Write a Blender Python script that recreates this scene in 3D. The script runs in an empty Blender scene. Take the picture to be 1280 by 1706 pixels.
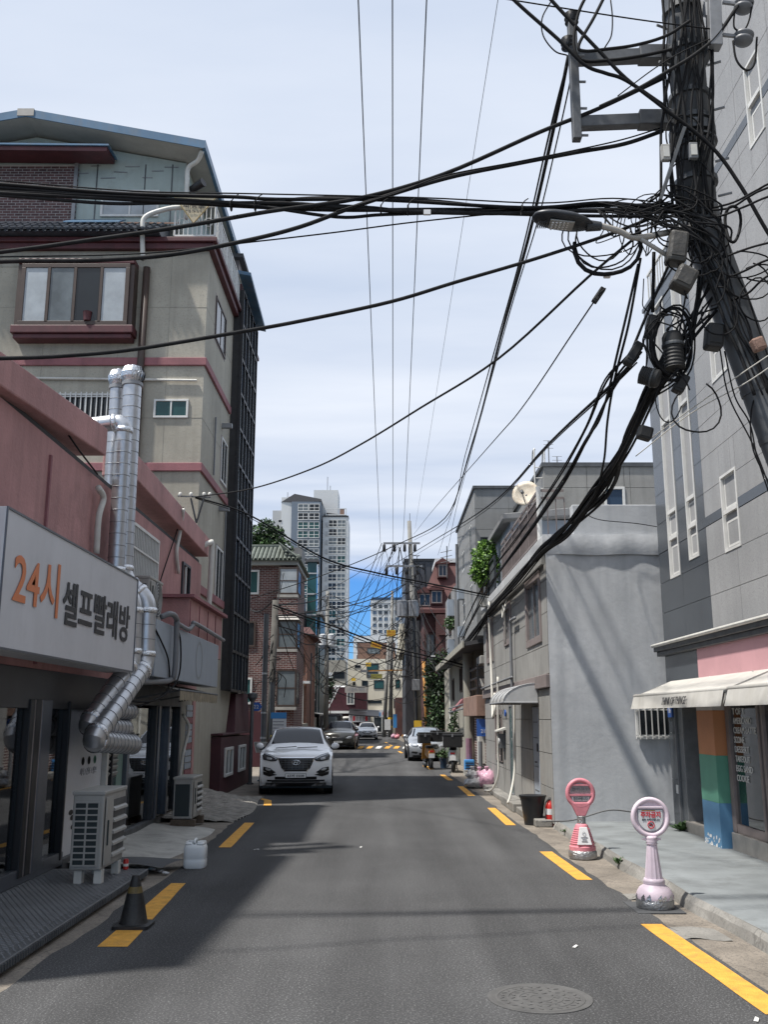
import bpy, math, random
from mathutils import Vector, Matrix
R = math.radians
sc = bpy.context.scene
# ---------------------------------------------------------------- camera, sky, sun, exposure
CAMH = 1.9; FPX = 1580.0; PITCH = math.atan(342/FPX)
cam_d = bpy.data.cameras.new('camera'); cam = bpy.data.objects.new('camera', cam_d)
sc.collection.objects.link(cam); sc.camera = cam
cam.location = (0, 0, CAMH); cam.rotation_euler = (math.pi/2 + PITCH, 0, 0)
cam_d.sensor_fit = 'VERTICAL'; cam_d.sensor_height = 36.0; cam_d.lens = 36.0*FPX/1706
cam_d.clip_start = .05; cam_d.clip_end = 6000
SUN_H = Vector((.45, .20, -1)).normalized()          # direction the sunlight travels
sun_d = bpy.data.lights.new('sun', 'SUN'); sun = bpy.data.objects.new('sun', sun_d)
sc.collection.objects.link(sun)
sun_d.energy = 3.9; sun_d.angle = R(2.2); sun_d.color = (1, .96, .90)
sun.rotation_euler = SUN_H.to_track_quat('-Z', 'Y').to_euler()
world = bpy.data.worlds.new('World'); sc.world = world; world.use_nodes = True
wn = world.node_tree.nodes; wl = world.node_tree.links; wn.clear()
def wnode(t, **k):
    n = wn.new(t)
    for a, b in k.items(): setattr(n, a, b)
    return n
sky = wnode('ShaderNodeTexSky', sky_type='NISHITA', sun_disc=False)
sky.sun_elevation = math.asin(-SUN_H.z); sky.sun_rotation = math.atan2(-SUN_H.x, -SUN_H.y)
sky.air_density = 1.0; sky.dust_density = .3; sky.ozone_density = 5.0
bg_sky = wnode('ShaderNodeBackground'); bg_sky.inputs[1].default_value = .075
tint = wnode('ShaderNodeMix', data_type='RGBA', blend_type='MULTIPLY'); tint.inputs[0].default_value = 1
tint.inputs[7].default_value = (.42, .78, 1.25, 1)
wl.new(sky.outputs[0], tint.inputs[6]); wl.new(tint.outputs[2], bg_sky.inputs[0])
tc = wnode('ShaderNodeTexCoord'); sep = wnode('ShaderNodeSeparateXYZ'); wl.new(tc.outputs['Generated'], sep.inputs[0])
# a cloud sheet: direction divided by height gives the flat layer its perspective
addz = wnode('ShaderNodeMath', operation='MAXIMUM'); addz.inputs[1].default_value = .06; wl.new(sep.outputs[2], addz.inputs[0])
dv = wnode('ShaderNodeVectorMath', operation='DIVIDE'); cmb = wnode('ShaderNodeCombineXYZ')
for i in range(3): wl.new(addz.outputs[0], cmb.inputs[i])
wl.new(tc.outputs['Generated'], dv.inputs[0]); wl.new(cmb.outputs[0], dv.inputs[1])
cn = wnode('ShaderNodeTexNoise'); cn.inputs['Scale'].default_value = .8; cn.inputs['Detail'].default_value = 7; cn.inputs['Roughness'].default_value = .5
st_ = wnode('ShaderNodeMapping'); st_.inputs['Rotation'].default_value = (0, 0, .5); st_.inputs['Scale'].default_value = (.45, 1.3, 1); wl.new(dv.outputs[0], st_.inputs[0]); wl.new(st_.outputs[0], cn.inputs['Vector'])
ccol = wnode('ShaderNodeValToRGB'); wl.new(cn.outputs[0], ccol.inputs[0])
e = ccol.color_ramp.elements; e[0].position = .33; e[0].color = (.345, .405, .515, 1); e[1].position = .66; e[1].color = (.53, .565, .63, 1)
bg_cl = wnode('ShaderNodeBackground'); bg_cl.inputs[1].default_value = 1.0; wl.new(ccol.outputs[0], bg_cl.inputs[0])
# cloud edge above the clear strip near the horizon
en = wnode('ShaderNodeTexNoise'); en.inputs['Scale'].default_value = 5; en.inputs['Detail'].default_value = 5
wl.new(tc.outputs['Generated'], en.inputs['Vector'])
m1 = wnode('ShaderNodeMath', operation='MULTIPLY_ADD'); m1.inputs[1].default_value = .05; m1.inputs[2].default_value = -.025
wl.new(en.outputs[0], m1.inputs[0])
m2 = wnode('ShaderNodeMath', operation='ADD'); wl.new(sep.outputs[2], m2.inputs[0]); wl.new(m1.outputs[0], m2.inputs[1])
mr = wnode('ShaderNodeMapRange', interpolation_type='SMOOTHSTEP'); mr.inputs[1].default_value = .142; mr.inputs[2].default_value = .170
wl.new(m2.outputs[0], mr.inputs[0])
mixs = wnode('ShaderNodeMixShader'); wl.new(mr.outputs[0], mixs.inputs[0]); wl.new(bg_sky.outputs[0], mixs.inputs[1]); wl.new(bg_cl.outputs[0], mixs.inputs[2])
wout = wnode('ShaderNodeOutputWorld'); wl.new(mixs.outputs[0], wout.inputs[0])
vs = sc.view_settings
vs.view_transform = 'Standard'; vs.look = 'None'; vs.gamma = 1; vs.use_curve_mapping = False; vs.exposure = .70
# ---------------------------------------------------------------- measuring the photograph
_c, _s = math.cos(PITCH), math.sin(PITCH)
def _d(px, py):
    u, v = px-640, py-853
    return u, FPX*_c + v*_s, FPX*_s - v*_c
def at(px, py, Y):
    a = _d(px, py); t = Y/a[1]; return Vector((a[0]*t, Y, CAMH + a[2]*t))
def onX(px, py, X):
    a = _d(px, py); t = X/a[0]; return Vector((X, a[1]*t, CAMH + a[2]*t))
def gr(px, py, z=0.):
    a = _d(px, py); t = (z-CAMH)/a[2]; return Vector((a[0]*t, a[1]*t, z))
# ---------------------------------------------------------------- mesh building
rnd = random.Random(7)
COL = sc.collection
ORG = {}
def thing(name, label, cat, loc=(0, 0, 0), group=None):
    o = bpy.data.objects.new(name, None); COL.objects.link(o); o.location = loc; o.empty_display_size = .2
    ORG[o.name] = Vector(loc); tag(o, label, cat, group); return o
def tag(o, label=None, cat=None, group=None, kind=None):
    if label: o['label'] = label
    if cat: o['category'] = cat
    if group: o['group'] = group
    if kind: o['kind'] = kind
    return o
class MB:
    def __init__(s): s.v = []; s.f = []
    def add(s, vs, fs):
        b = len(s.v); s.v += [Vector(p) for p in vs]; s.f += [tuple(b+i for i in q) for q in fs]; return s
    def box(s, x0, x1, y0, y1, z0, z1):
        return s.add([(x0,y0,z0),(x1,y0,z0),(x1,y1,z0),(x0,y1,z0),(x0,y0,z1),(x1,y0,z1),(x1,y1,z1),(x0,y1,z1)],
            [(0,3,2,1),(4,5,6,7),(0,1,5,4),(1,2,6,5),(2,3,7,6),(3,0,4,7)])
    def hexa(s, p):
        return s.add(p, [(0,3,2,1),(4,5,6,7),(0,1,5,4),(1,2,6,5),(2,3,7,6),(3,0,4,7)])
    def obox(s, c, sx, sy, sz, rot=(0,0,0)):
        from mathutils import Euler
        m = Euler(rot).to_matrix(); c = Vector(c)
        return s.hexa([c + m @ Vector((a*sx/2, b*sy/2, d*sz/2)) for d in (-1,1) for a, b in ((-1,-1),(1,-1),(1,1),(-1,1))])
    def bar(s, p0, p1, w, h=None):
        p0, p1 = Vector(p0), Vector(p1); h = h or w; d = (p1-p0).normalized()
        up = Vector((0,0,1)) if abs(d.z) < .95 else Vector((0,1,0))
        a = d.cross(up).normalized()*w/2; b = a.cross(d).normalized()*h/2
        return s.hexa([p0-a-b, p0+a-b, p1+a-b, p1-a-b, p0-a+b, p0+a+b, p1+a+b, p1-a+b])
    def quad(s, *p): return s.add(p, [tuple(range(len(p)))])
    def prism(s, pts, a, b):                    # pts: 3-D outline, swept by the vector b-a
        a, b = Vector(a), Vector(b); n = len(pts); P = [Vector(p) for p in pts]
        return s.add([p+a for p in P] + [p+b for p in P], [tuple(range(n-1,-1,-1)), tuple(range(n, 2*n))] + [(i,(i+1)%n,n+(i+1)%n,n+i) for i in range(n)])
    def tube(s, pts, r, n=8, caps=True):
        P = [Vector(p) for p in pts]; rr = r if isinstance(r, (list, tuple)) else [r]*len(P)
        t0 = (P[1]-P[0]).normalized(); up = Vector((0,0,1)) if abs(t0.z) < .9 else Vector((1,0,0))
        a = t0.cross(up).normalized(); base = len(s.v); vs = []
        for i, p in enumerate(P):
            t = (P[min(i+1,len(P)-1)] - P[max(i-1,0)]).normalized()
            a = (a - t*a.dot(t)); a = a.normalized() if a.length > 1e-6 else t.orthogonal().normalized(); b = t.cross(a)
            vs += [p + (a*math.cos(k*2*math.pi/n) + b*math.sin(k*2*math.pi/n))*rr[i] for k in range(n)]
        fs = [(i*n+k, i*n+(k+1)%n, (i+1)*n+(k+1)%n, (i+1)*n+k) for i in range(len(P)-1) for k in range(n)]
        if caps: fs += [tuple(range(n-1,-1,-1)), tuple((len(P)-1)*n+k for k in range(n))]
        return s.add(vs, fs)
    def cyl(s, p0, p1, r0, r1=None, n=16): return s.tube([p0, p1], [r0, r0 if r1 is None else r1], n)
    def lathe(s, prof, c, n=24, ax=None, sx=1, sy=1, caps=True):
        c = Vector(c); q = Vector((0,0,1)).rotation_difference(Vector(ax)) if ax else None; vs = []
        for r, z in prof:
            for k in range(n):
                p = Vector((r*math.cos(k*2*math.pi/n)*sx, r*math.sin(k*2*math.pi/n)*sy, z)); vs.append(c + (q @ p if q else p))
        m = len(prof); fs = [(i*n+k, i*n+(k+1)%n, (i+1)*n+(k+1)%n, (i+1)*n+k) for i in range(m-1) for k in range(n)]
        if caps: fs += [tuple(range(n-1,-1,-1)), tuple((m-1)*n+k for k in range(n))]
        return s.add(vs, fs)
    def ball(s, c, rx, ry=None, rz=None, n=14, m=8, jit=0, rg=None):
        ry = ry or rx; rz = rz or rx; c = Vector(c); vs = []; g = rg or rnd
        for i in range(m+1):
            th = math.pi*i/m
            for k in range(n):
                ph = 2*math.pi*k/n; j = 1 + jit*(g.random()-.5)
                vs.append(c + Vector((rx*math.sin(th)*math.cos(ph)*j, ry*math.sin(th)*math.sin(ph)*j, -rz*math.cos(th)*j)))
        return s.add(vs, [(i*n+k, i*n+(k+1)%n, (i+1)*n+(k+1)%n, (i+1)*n+k) for i in range(m) for k in range(n)])
    def ring(s, c, R0, r, ax=(0,0,1), n=24, m=8, arc=1.0):
        c = Vector(c); q = Vector((0,0,1)).rotation_difference(Vector(ax))
        k = int(n*arc)+1
        pts = [c + q @ Vector((R0*math.cos(2*math.pi*arc*i/(k-1)), R0*math.sin(2*math.pi*arc*i/(k-1)), 0)) for i in range(k)]
        return s.tube(pts, r, m, caps=arc < 1)
    def grid(s, fn, nu, nv):
        vs = [fn(i/nu, j/nv) for j in range(nv+1) for i in range(nu+1)]; w = nu+1
        return s.add(vs, [(j*w+i, j*w+i+1, (j+1)*w+i+1, (j+1)*w+i) for j in range(nv) for i in range(nu)])
    def frame(s, o, u, v, w, h, t, d):           # rectangular ring: corner o, unit axes u, v, width t, depth d along u x v
        o, u, v = Vector(o), Vector(u), Vector(v); n = u.cross(v)*d
        def bx(a0,a1,b0,b1):
            p = [o+u*a0+v*b0, o+u*a1+v*b0, o+u*a1+v*b1, o+u*a0+v*b1]; s.hexa(p + [q+n for q in p])
        bx(0,w,0,t); bx(0,w,h-t,h); bx(0,t,t,h-t); bx(w-t,w,t,h-t); return s
    def slab(s, o, u, v, w, h, d):
        o, u, v = Vector(o), Vector(u), Vector(v); n = u.cross(v)*d; p = [o, o+u*w, o+u*w+v*h, o+v*h]
        return s.hexa(p + [q+n for q in p])
    def mesh(s, name, mat, off=(0,0,0), smooth=False):
        off = Vector(off); me = bpy.data.meshes.new(name); me.from_pydata([p-off for p in s.v], [], s.f)
        if smooth:
            me.polygons.foreach_set('use_smooth', [True]*len(me.polygons))
        me.materials.append(mat); me.update(); return me
    def build(s, name, mat, parent=None, smooth=False, loc=None, bevel=0, kind=None, label=None, auto=None):
        if parent is not None: off = ORG.get(parent.name, Vector())
        else: off = Vector(loc or (0,0,0))
        me = s.mesh(name, mat, off, smooth or auto is not None); o = bpy.data.objects.new(name, me); COL.objects.link(o)
        if auto is not None:
            import bmesh
            bm = bmesh.new(); bm.from_mesh(me); bmesh.ops.remove_doubles(bm, verts=bm.verts, dist=1e-5); bmesh.ops.recalc_face_normals(bm, faces=bm.faces)
            for ed in bm.edges:
                if len(ed.link_faces) == 2 and ed.calc_face_angle(0) > R(auto): ed.smooth = False
            bm.to_mesh(me); bm.free()
        if parent is not None: o.parent = parent; ORG[o.name] = off
        else: o.location = off; ORG[o.name] = off
        if bevel:
            m = o.modifiers.new('bevel', 'BEVEL'); m.width = bevel; m.segments = 2; m.limit_method = 'ANGLE'; m.angle_limit = R(40)
        if kind: o['kind'] = kind
        if label: o['label'] = label
        return o
def piece(name, me, parent, wloc):               # an object that shares mesh data, placed at wloc
    o = bpy.data.objects.new(name, me); COL.objects.link(o); o.parent = parent
    o.location = Vector(wloc) - ORG.get(parent.name, Vector()); ORG[o.name] = ORG.get(parent.name, Vector()) ; return o
def copy_tree(o, parent=None, loc=None, label=None, rotz=None):
    c = o.copy(); COL.objects.link(c)
    if parent: c.parent = parent
    if loc is not None: c.location = loc
    if rotz is not None: c.rotation_euler.z = rotz
    if label: c['label'] = label
    for ch in list(o.children): copy_tree(ch, c)
    return c
def spline(pts, n=6):
    P = [Vector(p) for p in pts]
    if len(P) == 2: return [P[0].lerp(P[1], i/n) for i in range(n+1)]
    out = []
    for i in range(len(P)-1):
        p0 = P[i-1] if i else P[0]*2-P[1]; p1, p2 = P[i], P[i+1]; p3 = P[i+2] if i+2 < len(P) else P[-1]*2-P[-2]
        for k in range(n):
            t = k/n; out.append(.5*((2*p1) + (p2-p0)*t + (2*p0-5*p1+4*p2-p3)*t*t + (3*p1-p0-3*p2+p3)*t**3))
    return out + [P[-1]]
def text(body, size, o, u, v, mat, parent, name='lettering', width=None, depth=.004, height=None, shear=0, bold=0, spacing=1.0):
    cu = bpy.data.curves.new(name, 'FONT'); cu.body = body; cu.size = size; cu.extrude = depth/2; cu.align_x = 'CENTER'; cu.align_y = 'CENTER'
    cu.offset = bold; cu.space_character = spacing; cu.resolution_u = 3
    to = bpy.data.objects.new(name, cu); COL.objects.link(to)
    dg = bpy.context.evaluated_depsgraph_get(); me = bpy.data.meshes.new_from_object(to.evaluated_get(dg)); bpy.data.objects.remove(to)
    xs = [p.co.x for p in me.vertices] or [0, 1]; ys = [p.co.y for p in me.vertices] or [0, 1]
    kx = width/(max(xs)-min(xs)) if width else 1; ky = height/(max(ys)-min(ys)) if height else (kx if width else 1)
    cx, cy = (max(xs)+min(xs))/2, (max(ys)+min(ys))/2
    o, u, v = Vector(o), Vector(u).normalized(), Vector(v).normalized(); n = u.cross(v); off = ORG.get(parent.name, Vector())
    for p in me.vertices: p.co = o + u*((p.co.x-cx)*kx) + v*((p.co.y-cy)*ky) + n*p.co.z - off
    me.materials.clear(); me.materials.append(mat); me.name = name
    ob = bpy.data.objects.new(name, me); COL.objects.link(ob); ob.parent = parent; ORG[ob.name] = off; return ob
# ---------------------------------------------------------------- materials
M = {}
def mat(name, col, rough=.7, metal=0., nz=0., nscale=4., bump=0., bscale=60., spec=.5, streak=0., dirt=None, grime=0., coat=0., det=6.):
    m = bpy.data.materials.new(name); m.use_nodes = True; nt = m.node_tree; nd = nt.nodes; L = nt.links
    b = nd['Principled BSDF']; b.inputs['Roughness'].default_value = rough; b.inputs['Metallic'].default_value = metal
    b.inputs['Specular IOR Level'].default_value = spec; b.inputs['Base Color'].default_value = (*col, 1)
    if coat: b.inputs['Coat Weight'].default_value = coat; b.inputs['Coat Roughness'].default_value = .04
    g = nd.new('ShaderNodeNewGeometry'); cur = None
    if nz or streak or dirt:
        n1 = nd.new('ShaderNodeTexNoise'); n1.inputs['Scale'].default_value = nscale; n1.inputs['Detail'].default_value = det; n1.inputs['Roughness'].default_value = .62
        L.new(g.outputs['Position'], n1.inputs['Vector'])
        rp = nd.new('ShaderNodeValToRGB'); rp.color_ramp.elements[0].position = .3; rp.color_ramp.elements[1].position = .7
        rp.color_ramp.elements[0].color = (*[max(0, c*(1-nz)) for c in col], 1); rp.color_ramp.elements[1].color = (*[min(1, c*(1+nz*.7)) for c in col], 1)
        L.new(n1.outputs[0], rp.inputs[0]); cur = rp.outputs[0]
    if streak:
        mp = nd.new('ShaderNodeMapping'); mp.inputs['Scale'].default_value = (5, 5, .35); L.new(g.outputs['Position'], mp.inputs[0])
        n2 = nd.new('ShaderNodeTexNoise'); n2.inputs['Scale'].default_value = 1.0; n2.inputs['Detail'].default_value = 6; L.new(mp.outputs[0], n2.inputs['Vector'])
        r2 = nd.new('ShaderNodeMapRange'); r2.inputs[1].default_value = .48; r2.inputs[2].default_value = .75; L.new(n2.outputs[0], r2.inputs[0])
        sm = nd.new('ShaderNodeMath'); sm.operation = 'MULTIPLY'; sm.inputs[1].default_value = streak; L.new(r2.outputs[0], sm.inputs[0])
        mx = nd.new('ShaderNodeMix'); mx.data_type = 'RGBA'; L.new(sm.outputs[0], mx.inputs[0]); L.new(cur, mx.inputs[6])
        d = dirt or [c*.45 for c in col]; mx.inputs[7].default_value = (*d, 1); cur = mx.outputs[2]
    if dirt:
        n3 = nd.new('ShaderNodeTexNoise'); n3.inputs['Scale'].default_value = nscale*.6+.7; n3.inputs['Detail'].default_value = 8; n3.inputs['Roughness'].default_value = .7
        L.new(g.outputs['Position'], n3.inputs['Vector'])
        r3 = nd.new('ShaderNodeMapRange'); r3.inputs[1].default_value = .53; r3.inputs[2].default_value = .66; L.new(n3.outputs[0], r3.inputs[0])
        s3 = nd.new('ShaderNodeMath'); s3.operation = 'MULTIPLY'; s3.inputs[1].default_value = grime or .5; L.new(r3.outputs[0], s3.inputs[0])
        mx = nd.new('ShaderNodeMix'); mx.data_type = 'RGBA'; L.new(s3.outputs[0], mx.inputs[0]); L.new(cur, mx.inputs[6]); mx.inputs[7].default_value = (*dirt, 1); cur = mx.outputs[2]
    if cur: L.new(cur, b.inputs['Base Color'])
    if bump:
        nb = nd.new('ShaderNodeTexNoise'); nb.inputs['Scale'].default_value = bscale; nb.inputs['Detail'].default_value = 5
        L.new(g.outputs['Position'], nb.inputs['Vector'])
        bp = nd.new('ShaderNodeBump'); bp.inputs['Strength'].default_value = bump; bp.inputs['Distance'].default_value = .02
        L.new(nb.outputs[0], bp.inputs['Height']); L.new(bp.outputs[0], b.inputs['Normal'])
    M[name] = m; return m
def speckle(name, col, spots, scale, rough=.8, lo=.45, hi=.6, big=.25, bigscale=.5, bump=.3, spec=.4, cracks=None, streak=0.):
    """aggregate: a fine two-colour speckle over slow large-scale variation"""
    m = mat(name, col, rough, spec=spec, nz=big, nscale=bigscale, streak=streak); nt = m.node_tree; nd = nt.nodes; L = nt.links; b = nd['Principled BSDF']
    g = nd.new('ShaderNodeNewGeometry'); n = nd.new('ShaderNodeTexNoise'); n.inputs['Scale'].default_value = scale; n.inputs['Detail'].default_value = 3; n.inputs['Roughness'].default_value = .75
    L.new(g.outputs['Position'], n.inputs['Vector']); r = nd.new('ShaderNodeMapRange'); r.inputs[1].default_value = lo; r.inputs[2].default_value = hi; L.new(n.outputs[0], r.inputs[0])
    mx = nd.new('ShaderNodeMix'); mx.data_type = 'RGBA'; src = b.inputs['Base Color'].links[0].from_socket
    L.new(r.outputs[0], mx.inputs[0]); L.new(src, mx.inputs[6]); mx.inputs[7].default_value = (*spots, 1); last = mx.outputs[2]
    if cracks:
        v = nd.new('ShaderNodeTexVoronoi'); v.feature = 'DISTANCE_TO_EDGE'; v.inputs['Scale'].default_value = cracks; L.new(g.outputs['Position'], v.inputs['Vector'])
        wz = nd.new('ShaderNodeTexNoise'); wz.inputs['Scale'].default_value = 3; wz.inputs['Detail'].default_value = 4; L.new(g.outputs['Position'], wz.inputs['Vector'])
        ad = nd.new('ShaderNodeVectorMath'); ad.operation = 'MULTIPLY_ADD'; ad.inputs[1].default_value = (.5,.5,.5); L.new(wz.outputs[1], ad.inputs[0]); L.new(g.outputs['Position'], ad.inputs[2]); L.new(ad.outputs[0], v.inputs['Vector'])
        vr = nd.new('ShaderNodeMapRange'); vr.inputs[1].default_value = 0; vr.inputs[2].default_value = .012; vr.inputs[3].default_value = .55; vr.inputs[4].default_value = 0; L.new(v.outputs[0], vr.inputs[0])
        mc = nd.new('ShaderNodeMix'); mc.data_type = 'RGBA'; L.new(vr.outputs[0], mc.inputs[0]); L.new(last, mc.inputs[6]); mc.inputs[7].default_value = (*[c*.3 for c in col], 1); last = mc.outputs[2]
    L.new(last, b.inputs['Base Color'])
    bp = nd.new('ShaderNodeBump'); bp.inputs['Strength'].default_value = bump; bp.inputs['Distance'].default_value = .01; L.new(n.outputs[0], bp.inputs['Height']); L.new(bp.outputs[0], b.inputs['Normal'])
    return m
def brickmat(name, c1, c2, mortar, bw=.21, bh=.07, msize=.009, rough=.8):
    m = bpy.data.materials.new(name); m.use_nodes = True; nt = m.node_tree; nd = nt.nodes; L = nt.links; b = nd['Principled BSDF']; b.inputs['Roughness'].default_value = rough
    g = nd.new('ShaderNodeNewGeometry'); s = nd.new('ShaderNodeSeparateXYZ'); L.new(g.outputs['Position'], s.inputs[0])
    a = nd.new('ShaderNodeMath'); a.operation = 'ADD'; L.new(s.outputs[0], a.inputs[0]); L.new(s.outputs[1], a.inputs[1])
    c = nd.new('ShaderNodeCombineXYZ'); L.new(a.outputs[0], c.inputs[0]); L.new(s.outputs[2], c.inputs[1])
    t = nd.new('ShaderNodeTexBrick'); L.new(c.outputs[0], t.inputs['Vector']); t.inputs['Scale'].default_value = 1
    t.inputs['Brick Width'].default_value = bw; t.inputs['Row Height'].default_value = bh; t.inputs['Mortar Size'].default_value = msize; t.inputs['Bias'].default_value = 0
    t.inputs['Color1'].default_value = (*c1, 1); t.inputs['Color2'].default_value = (*c2, 1); t.inputs['Mortar'].default_value = (*mortar, 1)
    n = nd.new('ShaderNodeTexNoise'); n.inputs['Scale'].default_value = 1.3; n.inputs['Detail'].default_value = 8; L.new(g.outputs['Position'], n.inputs['Vector'])
    mr_ = nd.new('ShaderNodeMapRange'); mr_.inputs[1].default_value = .3; mr_.inputs[2].default_value = .7; mr_.inputs[3].default_value = .65; mr_.inputs[4].default_value = 1.2; L.new(n.outputs[0], mr_.inputs[0])
    mx = nd.new('ShaderNodeMix'); mx.data_type = 'RGBA'; mx.blend_type = 'MULTIPLY'; mx.inputs[0].default_value = 1; L.new(t.outputs[0], mx.inputs[6]); L.new(mr_.outputs[0], mx.inputs[7]); L.new(mx.outputs[2], b.inputs['Base Color'])
    bp = nd.new('ShaderNodeBump'); bp.inputs['Strength'].default_value = .6; bp.inputs['Distance'].default_value = .01; L.new(t.outputs[1], bp.inputs['Height']); bp.invert = True; L.new(bp.outputs[0], b.inputs['Normal'])
    M[name] = m; return m
def glassmat(name, tint_, through=.6, rough=.02, ior=1.5):
    m = bpy.data.materials.new(name); m.use_nodes = True; nt = m.node_tree; nd = nt.nodes; L = nt.links; nd.remove(nd['Principled BSDF']); out = nd['Material Output']
    tr = nd.new('ShaderNodeBsdfTransparent'); tr.inputs[0].default_value = (*[c*through for c in tint_], 1)
    gl = nd.new('ShaderNodeBsdfGlossy'); gl.inputs['Roughness'].default_value = rough; gl.inputs[0].default_value = (.95, .97, 1, 1)
    fr = nd.new('ShaderNodeFresnel'); fr.inputs[0].default_value = ior; mx = nd.new('ShaderNodeMixShader')
    ml = nd.new('ShaderNodeMath'); ml.operation = 'MULTIPLY'; ml.inputs[1].default_value = 1.5; ml.use_clamp = True
    L.new(fr.outputs[0], ml.inputs[0]); L.new(ml.outputs[0], mx.inputs[0]); L.new(tr.outputs[0], mx.inputs[1]); L.new(gl.outputs[0], mx.inputs[2]); L.new(mx.outputs[0], out.inputs[0])
    M[name] = m; return m
speckle('asphalt', (.060,.060,.061), (.20,.20,.20), 60, rough=.9, lo=.52, hi=.70, big=.26, bigscale=.4, bump=.7, spec=.2)
nt_ = M['asphalt'].node_tree; b_ = nt_.nodes['Principled BSDF']; src_ = b_.inputs['Base Color'].links[0].from_socket
g_ = nt_.nodes.new('ShaderNodeNewGeometry'); mp_ = nt_.nodes.new('ShaderNodeMapping'); mp_.inputs['Scale'].default_value = (1.5, .09, 1); nt_.links.new(g_.outputs['Position'], mp_.inputs[0])
n_ = nt_.nodes.new('ShaderNodeTexNoise'); n_.inputs['Scale'].default_value = 1; n_.inputs['Detail'].default_value = 5; nt_.links.new(mp_.outputs[0], n_.inputs['Vector'])
r_ = nt_.nodes.new('ShaderNodeMapRange'); r_.inputs[1].default_value = .3; r_.inputs[2].default_value = .7; r_.inputs[3].default_value = .72; r_.inputs[4].default_value = 1.22; nt_.links.new(n_.outputs[0], r_.inputs[0])
x_ = nt_.nodes.new('ShaderNodeMix'); x_.data_type = 'RGBA'; x_.blend_type = 'MULTIPLY'; x_.inputs[0].default_value = 1; nt_.links.new(src_, x_.inputs[6]); nt_.links.new(r_.outputs[0], x_.inputs[7]); nt_.links.new(x_.outputs[2], b_.inputs['Base Color'])
speckle('concrete', (.24,.23,.21), (.13,.125,.115), 30, lo=.5, hi=.75, big=.35, bigscale=1.1, bump=.4, cracks=.55)
speckle('gutter', (.23,.20,.165), (.10,.09,.08), 45, lo=.48, hi=.7, big=.4, bigscale=1.5, bump=.7, cracks=.7)
speckle('granite', (.335,.335,.335), (.19,.19,.19), 75, rough=.55, lo=.5, hi=.68, big=.14, bigscale=.6, bump=.05, streak=.28)
speckle('dark_granite', (.060,.068,.078), (.10,.11,.12), 90, rough=.22, lo=.55, hi=.75, big=.2, bigscale=.7, bump=.0, spec=.5)
speckle('stucco_beige', (.385,.36,.30), (.28,.262,.22), 22, rough=.9, lo=.52, hi=.75, big=.25, bigscale=.5, bump=.35, streak=.32)
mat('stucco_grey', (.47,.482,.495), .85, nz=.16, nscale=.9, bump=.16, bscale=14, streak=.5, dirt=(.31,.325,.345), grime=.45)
mat('painted_walk', (.185,.20,.204), .75, nz=.25, nscale=1.6, bump=.25, bscale=12, dirt=(.115,.122,.122), grime=.65)
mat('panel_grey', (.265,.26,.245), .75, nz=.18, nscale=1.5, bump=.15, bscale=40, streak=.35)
mat('tower_panel', (.225,.228,.226), .7, nz=.14, nscale=1.2, bump=.1, bscale=30, streak=.2)
mat('pink_wall', (.42,.225,.215), .85, nz=.2, nscale=1.2, bump=.4, bscale=25, streak=.5, dirt=(.25,.14,.135), grime=.45)
mat('pink_trim', (.27,.11,.12), .75, nz=.25, nscale=2, bump=.2, streak=.4)
mat('pink_panel', (.60,.33,.35), .6, nz=.08, nscale=2, streak=.12, dirt=(.45,.25,.27), grime=.25)
mat('maroon', (.058,.013,.02), .6, nz=.3, nscale=2, bump=.15, streak=.3)
mat('maroon_trim', (.085,.022,.026), .55, nz=.35, nscale=3, streak=.4, dirt=(.05,.02,.02), grime=.4)
mat('sign_white', (.56,.56,.58), .4, nz=.07, nscale=1.5, streak=.22, dirt=(.42,.42,.43), grime=.25)
mat('sign_grey', (.30,.34,.39), .45, nz=.08, nscale=1.2, streak=.2)
mat('orange_ink', (.72,.21,.06), .5); mat('black_ink', (.02,.02,.023), .5); mat('red_ink', (.5,.03,.04), .5); mat('grey_ink', (.28,.28,.30), .6)
mat('duct', (.50,.51,.53), .36, metal=.92, nz=.12, nscale=6, bump=.12, bscale=14)
mat('foil', (.66,.67,.69), .22, metal=1, bump=.7, bscale=40)
mat('galv', (.26,.265,.275), .55, metal=.5, nz=.2, nscale=5); mat('cable_worn', (.020,.020,.021), .8, nz=.4, nscale=9, spec=.15); mat('galv_dark', (.10,.105,.11), .55, metal=.4, nz=.3, nscale=5)
mat('frame_dark', (.035,.038,.043), .4, metal=.2, nz=.2); mat('frame_grey', (.12,.13,.15), .35, metal=.5, nz=.15); mat('frame_black', (.012,.012,.014), .45)
mat('frame_white', (.62,.615,.59), .5, nz=.1, nscale=5, streak=.2); mat('frame_brown', (.055,.035,.027), .5, nz=.2); mat('frame_taupe', (.21,.175,.165), .6, nz=.2)
mat('pvc_white', (.55,.54,.50), .5, nz=.12, nscale=6, streak=.3); mat('pvc_grey', (.16,.165,.175), .5, nz=.15)
mat('ac_cream', (.33,.322,.30), .5, nz=.1, nscale=4, streak=.25); mat('ac_dark', (.02,.03,.032), .6)
mat('rubber', (.018,.018,.018), .65, bump=.1); mat('cable', (.010,.010,.011), .75, nz=.3, nscale=12, spec=.2); mat('cable_grey', (.10,.10,.10), .6); mat('cable_white', (.55,.53,.48), .5)
mat('pole_steel', (.12,.126,.132), .6, metal=.35, nz=.25, nscale=3, streak=.35); mat('pole_concrete', (.20,.195,.18), .85, nz=.2, nscale=3, bump=.2, streak=.3)
mat('yellow_paint', (.66,.335,.05), .8, nz=.22, nscale=9, bump=.5, bscale=90, dirt=(.30,.18,.06), grime=.6, det=9)
mat('white_paint', (.70,.69,.66), .7, nz=.15, nscale=8, dirt=(.3,.29,.27), grime=.5)
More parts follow.
